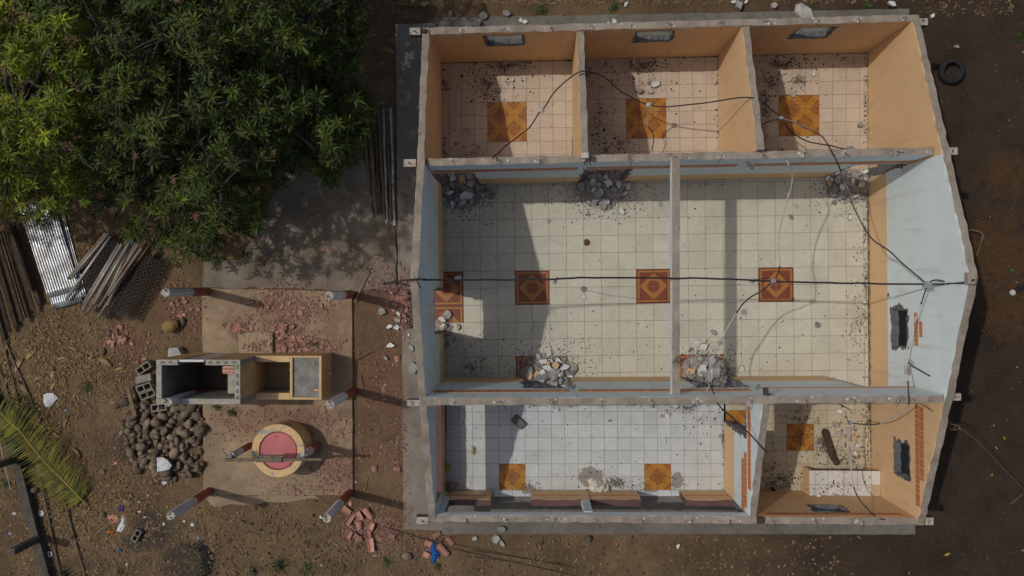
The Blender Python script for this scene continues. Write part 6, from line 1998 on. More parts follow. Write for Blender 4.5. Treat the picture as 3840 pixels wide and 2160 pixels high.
# bleached bent branch outside the right gable
m_ = MB(); m_.tube(spline([P(3608, 880, -.1), P(3640, 862, .08), P(3684, 878, .05), P(3676, 918, -.05), P(3662, 960, -.1)], 5), [.018] * 8 + [.026] * 6 + [.016] * 7, 7)
tag(m_.build('dry_branch', M['board'], None), 'bleached bent branch on the ground right of the house', 'branch')
m_ = MB(); m_.tube([P(3808, 1088, -.1), P(3835, 1075, -.08), P(3870, 1078, -.1)], [.04, .06, .05], 7)
tag(m_.build('black_shoe', M['c_black'], None), 'black rubbery object at the right edge beside a pale lid', 'litter')
M['fallen_yellow'] = flat_mat('fallen_yellow_leaf', (0.36, 0.25, 0.025))
M['fallen_brown'] = flat_mat('fallen_brown_leaf', (0.24, 0.12, 0.055))
def fallen(px, py, L, rz, mt, label):
    m_ = MB()
    w = .22 * L
    m_.add([(-L / 2, 0, 0), (-L * .1, -w, .02), (-L * .1, 0, .006), (-L * .1, w, .02), (L * .25, -w * .7, .022), (L * .25, 0, .012), (L * .25, w * .7, .02), (L / 2, 0, .03)],
           [(0, 1, 2), (0, 2, 3), (1, 4, 5, 2), (2, 5, 6, 3), (4, 7, 5), (5, 7, 6)])
    o = obj('fallen_leaf', m_.me('fallen_leaf', M[mt]), loc=P(px, py, GZ + .035), rot=(0, 0, rz))
    tag(o, label, 'leaf', 'leaves fallen on bare soil')
for a in ((3550, 2078, .17, .5, 'fallen_yellow', 'largest yellow leaf at the lower right of the house'), (3765, 1642, .10, -1.2, 'fallen_yellow', 'yellow leaf in the upper part of the right hand soil'), (3735, 1679, .10, -1.0, 'fallen_yellow', 'yellow leaf just below left of the upper one'),
          (3718, 1780, .10, 1.3, 'fallen_yellow', 'yellow leaf in the middle of the right hand soil'), (3725, 1595, .08, 1.2, 'fallen_yellow', 'small yellow leaf highest on the right hand soil'), (2785, 2021, .13, -1.1, 'fallen_brown', 'pinkish brown leaf in the yard below the small peach room'),
          (3220, 2014, .14, -.6, 'fallen_brown', 'orange brown leaf in the yard below the counter window'), (3058, 2022, .11, 1.4, 'fallen_brown', 'small brown leaf between two others below the plinth'), (3408, 2148, .12, 1.5, 'fallen_brown', 'brown leaf at the bottom edge of the photo'), (2616, 2012, .13, .3, 'fallen_brown', 'orange leaf under the plinth edge below the porch'), (3838, 195, .12, .3, 'fallen_yellow', 'yellow green leaf at the right edge above the tyre')):
    fallen(*a)

# ================================================================== CABLES
M['black_cable'] = simple('black_cable', (0.022, 0.02, 0.024), (0.035, 0.032, 0.034), 5, 0.6, 0, 10)
M['white_conduit'] = simple('white_conduit', (0.52, 0.50, 0.48), (0.36, 0.34, 0.32), 9, 0.55, 0, 10)
M['junction'] = simple('junction_box_metal', (0.34, 0.36, 0.40), (0.24, 0.25, 0.28), 9, 0.5, 0.2, 40, metal=0.3)
def cable(pts, r, mat, label, name='electric_cable', group='loose electric cables over the rooms', extra=()):
    """pts: (px, py, z); extra: (from index, to index, material, name, radius) sleeves"""
    W = [P(*p) for p in pts]
    t = thing(name, label, 'cable', W[0], group)
    sp = [p + Vector((mnoise.noise((p.x * 3, p.y * 3, 1)), mnoise.noise((p.x * 3, p.y * 3, 5)), mnoise.noise((p.x * 2, p.y * 2, 9)))) * .016 if r > .008 else p for p in spline(W, 6)]
    m_ = MB(); m_.tube(sp, r, 6)
    m_.build('wire', M[mat], t, smooth=True)
    for i0, i1, mt, nm, rr in extra:
        m_ = MB(); m_.tube(sp[i0 * 6:i1 * 6 + 1], rr, 7)
        m_.build(nm, M[mt], t, smooth=True)
        # tape round the sleeve ends
        for e in (i0 * 6, i1 * 6):
            e = min(e, len(sp) - 2)
            m_ = MB(); m_.tube([sp[e], sp[e].lerp(sp[e + 1], .35)], rr * 1.35, 7); m_.build('tape', M['black_cable'], t)
    return t
def lamp_holder(par, px, py, z, r=.045):
    p = P(px, py, z)
    m_ = lathe([(.001, .035), (r * .45, .035), (r * .5, .02), (r, .016), (r, -.02), (r * .6, -.05), (.001, -.05)], 18, M['lamp'], 'lamp_holder')
    obj('lamp_holder', m_, par, loc=p, world=True)
M['lamp'] = simple('lamp_holder_plastic', (0.46, 0.48, 0.47), (0.34, 0.36, 0.36), 12, 0.5, 0.1, 40)
def box_part(par, px, py, z, s, name='junction_box', rz=0.2, mat='junction', h=.05):
    m_ = MB(); m_.box(-s, s, -s * .9, s * .9, -h, h, 0, .006)
    obj(name, m_.me(name, M[mat]), par, loc=P(px, py, z), rot=(0.05, 0.1, rz), world=True)
main = cable([(1440, 1062, 4.2), (1495, 1056, 4.5), (1560, 1047, 4.52), (1610, 1049, 4.4), (1700, 1050, 4.2), (1850, 1049, 4.0), (2000, 1048, 3.9), (2087, 1046, 3.85), (2180, 1042, 3.75), (2350, 1042, 3.55), (2535, 1043, 3.42), (2700, 1046, 3.3), (2830, 1052, 3.25), (2930, 1056, 3.25), (3100, 1060, 3.3), (3300, 1064, 3.38), (3478, 1066, 3.45), (3560, 1064, 3.8), (3610, 1060, 4.4), (3650, 1050, 4.66)], .019, 'black_cable',
             'thick black cable crossing the hall from gable to gable', extra=())
box_part(main, 3478, 1068, 3.47, .075, rz=-.15)
box_part(main, 2900, 1053, 3.27, .05, 'cable_joint', mat='junction', h=.03)
pend = cable([(2087, 1046, 3.85), (2092, 1038, 3.4), (2080, 1052, 2.3), (2078, 1054, 1.35)], .009, 'black_cable', 'thin drop wire with a lamp holder hanging in the left half of the hall')
lamp_holder(pend, 2078, 1054, 1.3, .075)
pend2 = cable([(2900, 1050, 3.27), (2870, 1044, 3.26), (2835, 1048, 3.2), (2823, 1052, 3.1)], .010, 'black_cable', 'short black wire with a lamp holder left of the right hall junction')
lamp_holder(pend2, 2822, 1052, 3.05, .055)
lamp_holder(pend2, 2085, 1046, 3.83, .03)
cable([(2945, 598, 3.5), (2958, 622, 3.45), (2971, 655, 3.2), (2968, 700, 3.0), (2955, 740, 2.9), (2929, 835, 2.8), (2919, 915, 2.85), (2923, 998, 3.0), (2912, 1035, 3.15), (2898, 1052, 3.26)], .014, 'black_cable', 'white sleeved cable from the upper hall wall to the hall junction', extra=((0, 7, 'white_conduit', 'sleeve', .0145),))
cable([(2898, 1054, 3.26), (2862, 1088, 3.0), (2805, 1122, 2.75), (2765, 1167, 2.6), (2707, 1273, 2.45), (2687, 1307, 2.42), (2666, 1369, 2.5), (2661, 1410, 2.7), (2663, 1436, 2.85), (2674, 1470, 3.2), (2690, 1510, 3.62), (2706, 1530, 3.62), (2740, 1560, 3.3), (2773, 1590, 3.1), (2830, 1648, 3.05), (2876, 1698, 2.95)], .015, 'black_cable',
      'cable from the hall junction over the lower hall wall into the porch', extra=((3, 8, 'white_conduit', 'sleeve', .0155),))
cable([(2663, 1436, 2.85), (2655, 1455, 2.9), (2641, 1481, 2.95)], .012, 'white_conduit', 'short white branch wire hanging on the lower hall wall')
rc = cable([(1846, 593, 3.38), (1868, 572, 3.1), (1913, 534, 2.5), (1983, 481, 1.8), (2023, 420, 1.45), (2045, 397, 1.5), (2081, 344, 2.0), (2138, 291, 2.6), (2183, 267, 2.78), (2228, 274, 2.5), (2281, 300, 2.1), (2326, 340, 1.7), (2387, 376, 1.42), (2434, 393, 1.35), (2498, 400, 1.5), (2582, 393, 1.8), (2692, 378, 2.4), (2780, 365, 2.85), (2816, 366, 3.0), (2854, 375, 2.8), (2889, 407, 2.5), (2929, 440, 2.4)], .0155, 'black_cable', 'black cable strung across the three upper rooms')
lamp_holder(rc, 2033, 414, 1.45, .06); lamp_holder(rc, 2434, 393, 1.38, .065); box_part(rc, 2929, 442, 2.42, .04, 'cable_joint', h=.03)
cable([(2431, 402, 1.33), (2430, 440, 1.0), (2432, 475, .8), (2448, 500, .7), (2453, 520, .6), (2443, 565, .5)], .011, 'black_cable', 'dangling lamp wire with a white sleeve in the upper middle room', extra=((0, 2, 'white_conduit', 'sleeve', .014),))
cable([(2929, 442, 2.42), (2968, 455, 2.5), (3008, 472, 2.6), (3073, 504, 2.9), (3103, 539, 3.2), (3130, 592, 3.62), (3138, 606, 3.6), (3151, 639, 3.3), (3172, 703, 3.1), (3198, 766, 3.0), (3238, 850, 3.0), (3272, 898, 3.05), (3325, 935, 3.15), (3378, 982, 3.25), (3467, 1059, 3.45)], .0155, 'black_cable', 'cable from the upper right room over the wall to the gable box', extra=((0, 4, 'white_conduit', 'sleeve', .0145), (7, 10, 'white_conduit', 'sleeve', .0145)))
cable([(2930, 444, 2.4), (2944, 460, 2.1), (2969, 497, 1.4), (3033, 532, .8), (3103, 544, .4), (3187, 563, .06)], .016, 'black_cable', 'black cable end drooping to the floor of the upper right room', extra=((0, 1, 'white_conduit', 'sleeve', .0155),))
cable([(2929, 446, 2.4), (2895, 453, 2.6), (2865, 463, 2.9), (2836, 482, 3.25)], .013, 'black_cable', 'short black wire to the dividing wall of the upper right room')
gc = cable([(3475, 1078, 3.43), (3468, 1100, 3.3), (3457, 1137, 3.1), (3434, 1198, 2.95), (3415, 1251, 2.85), (3400, 1308, 2.8), (3396, 1354, 2.85), (3400, 1392, 2.95), (3405, 1430, 3.15), (3408, 1478, 3.6), (3406, 1512, 3.68), (3393, 1536, 3.4), (3343, 1570, 2.9), (3300, 1588, 2.5), (3255, 1592, 2.3), (3199, 1587, 2.2)], .0135, 'black_cable', 'white sleeved cable from the gable box down into the small peach room',
           extra=((2, 8, 'white_conduit', 'sleeve', .0145), (10, 13, 'white_conduit', 'sleeve', .0145)))
lamp_holder(gc, 3402, 1354, 2.85, .05); box_part(gc, 3188, 1586, 2.2, .04, 'cable_joint', h=.03, rz=.7)
cable([(3404, 1360, 2.85), (3425, 1376, 2.9), (3460, 1396, 2.95), (3502, 1419, 3.0)], .016, 'black_cable', 'short black cable end sticking out below the gable lamp')
cable([(3486, 1056, 3.48), (3510, 1050, 3.55), (3535, 1055, 3.6), (3565, 1068, 3.6), (3592, 1092, 3.55)], .015, 'black_cable', 'black cable end curling right of the gable box')
cable([(3188, 1588, 2.2), (3181, 1602, 2.1), (3179, 1644, 1.9), (3184, 1700, 1.75), (3191, 1743, 1.7), (3202, 1827, 1.75), (3223, 1874, 1.85), (3256, 1912, 2.0), (3290, 1942, 2.25), (3320, 1949, 2.38)], .014, 'black_cable', 'white sleeved cable over the tiled counter to the lower wall', extra=((0, 5, 'white_conduit', 'sleeve', .0155),))
cable([(3181, 1583, 2.2), (3174, 1560, 2.3), (3171, 1545, 2.35)], .008, 'black_cable', 'thin bare wire above the junction in the small peach room')
M['rope'] = simple('old_rope', (0.20, 0.145, 0.10), (0.13, 0.095, 0.07), 9, 0.9, 0, 20)
cable([(3425, 1497, 3.66), (3480, 1532, 3.2), (3550, 1578, 2.8), (3600, 1606, 2.5), (3625, 1622, 2.3), (3660, 1652, 2.0), (3720, 1712, 1.4), (3790, 1785, .7), (3860, 1850, .0)], .010, 'rope', 'thin brown line tied from the lower gable down to the soil', name='tie_line')
lp = cable([(3605, 1606, 2.48), (3575, 1612, 2.45), (3556, 1602, 2.45), (3560, 1594, 2.45), (3585, 1592, 2.47), (3600, 1600, 2.48), (3590, 1610, 2.46), (3577, 1608, 2.44), (3585, 1598, 2.46), (3600, 1606, 2.48)], .008, 'rope', 'looped loose end on the brown tie line', name='tie_line')
cable([(3640, 1030, 4.5), (3700, 1030, 4.2), (3715, 1032, 4.1)], .007, 'black_cable', 'upper thin wire stub poking out of the right gable ridge')
cable([(3640, 1052, 4.5), (3690, 1053, 4.3), (3712, 1052, 4.2)], .007, 'black_cable', 'lower thin wire stub poking out of the right gable ridge')
m_ = MB()
for k in range(26):
    a = P(R.uniform(1470, 1545), R.uniform(1054, 1080), 4.3); b = a + Vector((R.uniform(-.25, .25), R.uniform(-.08, .08), R.uniform(-.1, .1)))
    m_.tube([a, a.lerp(b, .5) + Vector((0, 0, .02)), b], .006, 4)
tag(m_.build('wire_tangle', M['black_cable'], house), kind='stuff')

# ================================================================== PALM FROND
def palm():
    t = thing('palm_frond', 'fallen yellow green palm frond lying across the fence footing', 'palm frond', P(160, 1730, GZ))
    rach = spline([P(-20, 1520, .10), P(30, 1578, .14), P(75, 1618, .15), P(155, 1718, .12), (P(235, 1800, .06)), P(300, 1866, -.02), P(327, 1893, -.08)], 10)
    m_ = MB(); m_.tube(rach, [.010 + .016 * i / len(rach) for i in range(len(rach))], 6)
    m_.build('rachis', M['frond_stalk'], t)
    n = len(rach)
    rest = MB(); cnt = 0
    k = 0
    step = 0.5
    x = 4.0
    while x < n - 9:
        i = int(x); q = x - i
        p = rach[i].lerp(rach[i + 1], q)
        d = (rach[i + 1] - rach[i]).normalized()
        s_ = Vector((-d.y, d.x, 0))
        fr = x / n
        L = (.34 + .50 * math.sin(math.pi * min(1, .1 + fr * .95))) * R.uniform(.85, 1.1)
        for sg in (1, -1):
            back = R.uniform(.15, .45)
            dirv = (s_ * sg * (1 if sg < 0 else .9) - d * back * (1.0 if sg > 0 else .35)).normalized()
            w = R.uniform(.009, .014)
            pts = []
            drop = R.uniform(.05, .2) * (1 if sg > 0 else .8)
            wob = R.uniform(-.06, .06)
            for j in range(5):
                t_ = j / 4
                pts.append(p + dirv * L * t_ + d * wob * t_ * t_ + Vector((0, 0, .04 * math.sin(t_ * 2) - drop * t_ * t_)))
            side = dirv.cross(Vector((0, 0, 1))).normalized()
            ws = [w * .7, w, w * .95, w * .6, .001]
            v, f = [], []
            for j in range(5):
                v += [pts[j] - side * ws[j] + Vector((0, 0, .006)), pts[j], pts[j] + side * ws[j] + Vector((0, 0, .006))]
            for j in range(4):
                f += [(j * 3, j * 3 + 1, j * 3 + 4, j * 3 + 3), (j * 3 + 1, j * 3 + 2, j * 3 + 5, j * 3 + 4)]
            obj('leaflet', mesh('leaflet', v, f, M['frond_leaf']), t, world=True)
            cnt += 1
        x += step
    return cnt
def frond():
    n = NT('palm_leaflet')
    col = n.mix(n.rnd(), (0.075, 0.098, 0.016), (0.26, 0.225, 0.03))
    col = n.mix(n.step(n.noise(4, 4), .5, .65), col, (0.055, 0.085, 0.02))
    return n.done(col, .55, .3)
M['frond_leaf'] = frond()
M['frond_stalk'] = flat_mat('palm_stalk', (0.33, 0.26, 0.03), .45)
palm()

# ================================================================== MANGO TREES
def leaf_mat(name, c1, c2, c3):
    n = NT(name)
    r = n.island()
    col = n.mix(r, c1, c2)
    col = n.mix(n.step(n.noise(1.1, 3), .5, .68), col, c3)
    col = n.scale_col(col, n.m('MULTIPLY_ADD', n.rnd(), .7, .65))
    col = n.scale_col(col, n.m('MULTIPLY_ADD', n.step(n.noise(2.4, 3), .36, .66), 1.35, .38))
    n.done(col, .52, .3)
    tr = n.t.nodes.new('ShaderNodeBsdfTranslucent')
    n.t.links.new(n.scale_col(col, 1.3), tr.inputs[0])
    mx = n.t.nodes.new('ShaderNodeMixShader'); mx.inputs[0].default_value = .16
    n.t.links.new(n.b.outputs[0], mx.inputs[1]); n.t.links.new(tr.outputs[0], mx.inputs[2])
    n.t.links.new(mx.outputs[0], n.out.inputs[0])
    return n.mat
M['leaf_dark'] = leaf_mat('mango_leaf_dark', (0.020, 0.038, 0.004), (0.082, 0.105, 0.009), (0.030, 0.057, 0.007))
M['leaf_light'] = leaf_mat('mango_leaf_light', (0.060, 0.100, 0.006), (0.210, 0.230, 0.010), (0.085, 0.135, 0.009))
M['panicle'] = simple('flower_panicle', (0.34, 0.20, 0.115), (0.24, 0.145, 0.085), 9, .9, 0, 20, rnd=.25, isl=.25)
M['bark'] = simple('mango_bark', (0.085, 0.07, 0.055), (0.045, 0.038, 0.032), 8, .95, .6, 30)
def rosette(n, L, spread):
    v, f = [], []
    a0 = R.uniform(0, 6.28)
    for i in range(n):
        a = a0 + i * 2.39996
        t_ = i / n
        l = L * R.uniform(.75, 1.1) * (.6 + .45 * t_)
        el = math.radians(62 - 66 * t_ + R.uniform(-12, 12)) * spread
        w = l * R.uniform(.085, .115)
        dirv = Vector((math.cos(a) * math.cos(el), math.sin(a) * math.cos(el), math.sin(el)))
        side = Vector((-math.sin(a), math.cos(a), 0))
        up = side.cross(dirv) * -1
        roll = R.uniform(-.5, .5)
        side = (side * math.cos(roll) + up * math.sin(roll))
        droop = R.uniform(.25, .6) * l
        ps = []
        for q in (0.06, .4, .74, 1.0):
            ps.append(dirv * l * q + Vector((0, 0, -droop * q * q)))
        b = len(v)
        v += [ps[0], ps[1] - side * w + up * .004, ps[1] - up * w * .25, ps[1] + side * w + up * .004, ps[2] - side * w * .75, ps[2] - up * w * .2, ps[2] + side * w * .75, ps[3]]
        f += [(b, b + 1, b + 2), (b, b + 2, b + 3), (b + 1, b + 4, b + 5, b + 2), (b + 2, b + 5, b + 6, b + 3), (b + 4, b + 7, b + 5), (b + 5, b + 7, b + 6)]
    return v, f
ROS = [rosette(R.randint(13, 18), .25, R.uniform(.8, 1.1)) for _ in range(10)]
def panicle_mesh():
    m_ = MB()
    H = .30
    for i in range(15):
        t_ = i / 15
        a = i * 2.4
        p = Vector((0, 0, H * t_))
        l = .11 * (1 - t_ * .75)
        d = Vector((math.cos(a), math.sin(a), .5)).normalized() * l
        m_.tube([p, p + d], [.006, .004], 3, cap=False)
        for q in range(4):
            c = p + d * (.35 + .2 * q)
            s_ = .013
            m_.add([c + Vector((s_, 0, 0)), c + Vector((-s_ * .5, s_ * .8, 0)), c + Vector((-s_ * .5, -s_ * .8, 0)), c + Vector((0, 0, s_ * 1.3))], [(0, 1, 3), (1, 2, 3), (2, 0, 3)])
    m_.tube([Vector((0, 0, 0)), Vector((0, 0, H))], [.007, .003], 4)
    return m_
PANV = panicle_mesh()

CANOPY = [(-700, -600), (1330, -600), (1345, -40), (1385, 60), (1372, 150), (1335, 230), (1345, 300), (1395, 370), (1410, 440), (1370, 520), (1335, 590), (1250, 700), (1215, 690), (1150, 640), (1080, 660), (1050, 740), (1010, 790), (985, 870), (945, 920), (925, 985), (860, 960), (800, 1005), (700, 1000), (640, 990), (600, 940), (560, 905), (480, 890), (420, 870), (385, 835), (330, 790), (290, 740), (240, 790), (180, 850), (110, 850), (50, 805), (-30, 800), (-300, 860), (-700, 800)]
def canopy_z(px, py):
    """height of the leaf roof at a photo point"""
    e = edge_dist((px, py), CANOPY)
    dome = 2.7 + 3.6 * (1 - math.exp(-e / 260.0))
    lump = 0.9 * mnoise.noise((px / 170.0, py / 170.0, 2.0)) + .45 * mnoise.noise((px / 75.0, py / 75.0, 5.0))
    if py > 640: dome -= .5
    return max(1.6, dome + lump)
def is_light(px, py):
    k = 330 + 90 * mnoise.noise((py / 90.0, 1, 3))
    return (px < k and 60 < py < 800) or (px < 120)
trees = {}
for key, (bx, by), lab in (('dark', (760, 330), 'large dark green mango tree overhanging the yard left of the house'), ('light', (120, 430), 'lighter yellow green mango tree with pinkish flower spikes at the left edge')):
    b = P(bx, by, GZ); trees[key] = thing('mango_tree', lab, 'tree', b, 'mango trees')
# trunk and limbs
def limb(pts, r0, r1):
    sp = spline(pts, 6); n = len(sp)
    m_ = MB(); m_.tube(sp, [r0 + (r1 - r0) * i / n for i in range(n)], 9, cap=True)
    return m_
for key, (bx, by), ends in (('dark', (760, 330), [(300, 120), (560, 60), (900, 120), (1150, 160), (1230, 420), (1180, 560), (900, 640), (820, 840), (640, 860), (500, 640), (380, 420), (1000, 380), (1240, 20), (620, 480), (480, 760), (950, 560)]), ('light', (120, 430), [(40, 200), (200, 180), (240, 420), (120, 640), (30, 700), (-120, 500), (260, 560), (150, 330)])):
    base_ = P(bx, by, GZ)
    top_ = P(bx + 10, by - 8, 2.2)
    m_ = limb([base_ - Vector((0, 0, .2)), base_ + Vector((.05, 0, 1.0)), top_], .26, .20)
    m_.build('trunk', M['bark'], trees[key], smooth=True)
    for ex2, ey2 in ends:
        z = canopy_z(ex2, ey2) - .45
        e = P(ex2, ey2, z)
        mid = top_.lerp(e, .5) + Vector((R.uniform(-.4, .4), R.uniform(-.4, .4), .35))
        limb([top_ - Vector((0, 0, .3)), top_.lerp(mid, .5) + Vector((0, 0, .1)), mid, mid.lerp(e, .6) + Vector((R.uniform(-.2, .2), R.uniform(-.2, .2), 0)), e], .10, .018).build('limb', M['bark'], trees[key], smooth=True)
        for q in range(3):
            s_ = mid.lerp(e, R.uniform(.1, .8)); a = R.uniform(0, 6.28)
            e3 = s_ + Vector((math.cos(a), math.sin(a), .25)) * R.uniform(.5, 1.1)
            limb([s_, s_.lerp(e3, .5) + Vector((0, 0, .08)), e3], .03, .010).build('branch', M['bark'], trees[key])
cand = []
pan = []
def scatter():
    x0_, x1_, y0_, y1_ = -520, 1420, -420, 1010
    step = 43.0
    y = y0_
    while y < y1_:
        x = x0_
        while x < x1_:
            for layer in range(10 if x > 760 or y > 620 else 8):
                px, py = x + R.uniform(-.6, .6) * step, y + R.uniform(-.6, .6) * step
                if not inside((px, py), CANOPY): continue
                e = edge_dist((px, py), CANOPY)
                # gaps between the leaf masses
                g = mnoise.noise((px / 120.0 + 7, py / 120.0, 1.0)) + .5 * mnoise.noise((px / 50.0, py / 50.0, 8.0))
                if layer == 0 and g < -.05: continue
                if layer > 0 and R.random() < .12: continue
                z = canopy_z(px, py) - layer * R.uniform(.35, .62)
                if g < -.05: z -= 1.3 if x < 900 else .7
                if z < .7: continue
                if e < 10 and layer > 4: continue
                cand.append((z, px, py, layer, is_light(px, py)))
            if R.random() < .075 and x < 1100:
                px, py = x + R.uniform(-20, 20), y + R.uniform(-20, 20)
                if inside((px, py), CANOPY) and -20 < py and (is_light(px, py) or R.random() < .45): pan.append((px, py))
            x += step
        y += step
scatter()
inframe = [c for c in cand if -20 < c[1] < 1420 and -20 < c[2] < 1010 and c[3] == 0]
R.shuffle(inframe)
single = set(id(c) for c in sorted(inframe, key=lambda c: -c[0])[:0])
pick = {'dark': 0, 'light': 0}
singles, mass = [], {'dark': MB(), 'light': MB()}
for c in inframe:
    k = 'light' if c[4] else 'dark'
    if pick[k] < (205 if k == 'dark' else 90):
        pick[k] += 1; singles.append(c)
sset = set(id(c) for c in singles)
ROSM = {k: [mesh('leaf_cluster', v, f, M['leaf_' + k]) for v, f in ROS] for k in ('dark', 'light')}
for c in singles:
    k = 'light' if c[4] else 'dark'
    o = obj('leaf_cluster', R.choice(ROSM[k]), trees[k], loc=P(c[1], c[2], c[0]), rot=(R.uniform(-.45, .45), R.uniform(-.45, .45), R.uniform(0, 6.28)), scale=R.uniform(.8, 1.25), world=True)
for c in cand:
    if id(c) in sset: continue
    k = 'light' if c[4] else 'dark'
    v, f = R.choice(ROS)
    s_ = R.uniform(.65, 1.1)
    Mx = Matrix.Translation(P(c[1], c[2], c[0])) @ Euler((R.uniform(-.6, .6), R.uniform(-.6, .6), R.uniform(0, 6.28))).to_matrix().to_4x4() @ Matrix.Scale(s_, 4)
    mass[k].add([Mx @ q for q in v], f)
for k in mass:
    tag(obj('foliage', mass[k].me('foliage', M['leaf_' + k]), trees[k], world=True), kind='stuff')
pm = PANV.me('flower_panicle', M['panicle'])
for px, py in pan[:120]:
    obj('flower_panicle', pm, trees['light' if is_light(px, py) else 'dark'], loc=P(px, py, canopy_z(px, py) + .2), rot=(R.uniform(-.8, .8), R.uniform(-.8, .8), R.uniform(0, 6)), scale=R.uniform(.8, 1.25), world=True)

# ================================================================== SMALL PLANTS AND GROUND LITTER
M['weed'] = leaf_mat('weed_leaf', (0.03, 0.055, 0.012), (0.055, 0.08, 0.018), (0.035, 0.06, 0.015))
def weed(px, py, r, n, label, g=None):
    m_ = MB()
    c = P(px, py, GZ if g is None else g)
    for i in range(n):
        a = R.uniform(0, 6.28); d = abs(R.gauss(0, .5)) * r
        p = c + Vector((math.cos(a) * d, math.sin(a) * d, R.uniform(.02, .12) * (1 - d / r * .5)))
        b = R.uniform(0, 6.28); l = R.uniform(.02, .05)
        u = Vector((math.cos(b), math.sin(b), R.uniform(-.3, .5))) * l; s_ = Vector((-math.sin(b), math.cos(b), 0)) * l * .4
        m_.add([p, p + u * .5 - s_, p + u, p + u * .5 + s_], [(0, 1, 2, 3)])
    t = thing('weed', label, 'plant', c, 'small weeds')
    tag(m_.build('foliage', M['weed'], t), kind='stuff')
    s_ = MB()
    for i in range(7):
        a = R.uniform(0, 6.28)
        s_.tube([c - Vector((0, 0, .02)), c + Vector((math.cos(a), math.sin(a), .5)) * r * R.uniform(.3, .8)], [.004, .002], 3)
    tag(s_.build('stem', M['weed'], t), kind='stuff')
weed(870, 1546, .16, 130, 'small green weed on the patio below the cubicle', -.07)
weed(815, 1527, .12, 60, 'tiny weed with white flowers at the lower cubicle wall', -.07)
weed(1050, 2120, .30, 260, 'dark leafy weed at the bottom edge of the yard'); weed(1150, 2130, .28, 220, 'weed with bright leaves right of the dark one at the bottom'); weed(950, 2140, .2, 110, 'sparse weed left of the dark one at the bottom')
weed(1450, 2105, .16, 90, 'sparse weed below the roof tile heap'); weed(1640, 2120, .10, 60, 'small weed under the blue cloth'); weed(2030, 38, .18, 140, 'green weed in the dry grass beyond the upper left room')
weed(2300, 30, .12, 110, 'bright weed in the yard beyond the upper middle room'); weed(3070, 60, .22, 160, 'dark weed at the right end of the upper plinth'); weed(3250, 28, .2, 140, 'dark weed at the top edge beyond the upper right room')
weed(3815, 140, .25, 160, 'dark weed patch at the right edge above the tyre'); weed(330, 1450, .25, 120, 'thin weed in the dry leaves left of the hollow blocks'); weed(20, 1815, .22, 100, 'weed left of the fence footing')
weed(245, 2150, .3, 200, 'weed at the bottom edge between the long rods'); weed(1180, 1290, .1, 60, 'thin weed in the shard heap above the trough', -.07); weed(280, 2010, .12, 40, 'tiny weed left of the toy')
M['litter_leaf'] = simple('leaf_litter', (0.29, 0.19, 0.095), (0.15, 0.095, 0.05), 10, .9, 0, 20, isl=.5)
M['litter_dark'] = simple('dark_leaf_litter', (0.125, 0.072, 0.034), (0.07, 0.042, 0.022), 10, .9, 0, 20, isl=.45)  # darker leaf litter for the ground right of the house
M['straw'] = simple('straw', (0.40, 0.29, 0.15), (0.25, 0.175, 0.09), 10, .9, 0, 20, isl=.4)
M['pebble'] = simple('pebble', (0.20, 0.165, 0.13), (0.11, 0.09, 0.072), 12, .95, 0, 20, isl=.5)
M['pebble_dark'] = simple('dark_soil_grit', (0.085, 0.068, 0.055), (0.05, 0.04, 0.033), 12, .95, 0, 20, isl=.5)
def free(px, py):
    if inside((px, py), [(1478, 20), (3440, 10), (3680, 1050), (3440, 2010), (1650, 2008), (1508, 1990)]) : return False
    if inside((px, py), [(757, 1081), (1320, 1093), (1323, 1857), (763, 1859)]): return False
    return ok_spot(px, py)
def scatter_leaves(lst, name, mat, l0, l1, asp, z=.012, curl=.25):
    m_ = MB()
    for (cx, cy, rx, ry, n, uni) in lst:
        for i in range(n):
            if uni: px, py = R.uniform(cx - rx, cx + rx), R.uniform(cy - ry, cy + ry)
            else: px, py = R.gauss(cx, rx * .55), R.gauss(cy, ry * .55)
            if not free(px, py): continue
            if mnoise.noise((px / 60.0, py / 60.0, 4)) + R.uniform(-.5, .6) < 0: continue
            p = P(px, py, GZ + z + R.uniform(0, .03))
            l = R.uniform(l0, l1); w = l * asp * R.uniform(.6, 1.3); b = R.uniform(0, 6.28)
            u = Vector((math.cos(b), math.sin(b), R.uniform(-.12, .12))); s_ = Vector((-math.sin(b), math.cos(b), R.uniform(-.3, .3)))
            c = l * curl * R.uniform(-.2, 1)
            m_.add([p - u * l / 2, p - s_ * w / 2 + Vector((0, 0, c * .4)), p + u * l / 2, p + s_ * w / 2 + Vector((0, 0, c * .4)), p - Vector((0, 0, c * .1))], [(0, 1, 4), (1, 2, 4), (2, 3, 4), (3, 0, 4)])
    tag(m_.build(name, M[mat], None), kind='stuff')
scatter_leaves([(220, 1330, 260, 190, 4600, 0), (130, 1480, 180, 220, 2600, 0), (330, 1880, 200, 180, 3000, 0), (90, 2000, 130, 200, 700, 0), (550, 1950, 150, 120, 600, 0), (650, 1090, 90, 60, 250, 0), (330, 920, 150, 120, 600, 0), (480, 1460, 120, 70, 350, 0), (620, 1800, 150, 40, 300, 0), (2600, 20, 1200, 40, 2200, 1), (1560, 40, 130, 60, 900, 0), (800, 2040, 500, 120, 700, 1)], 'leaf_litter', 'litter_leaf', .04, .12, .3)
scatter_leaves([(3760, 950, 110, 160, 1500, 0), (3780, 650, 80, 80, 350, 0), (3760, 1220, 100, 90, 500, 0)], 'leaf_litter', 'litter_dark', .03, .09, .25)
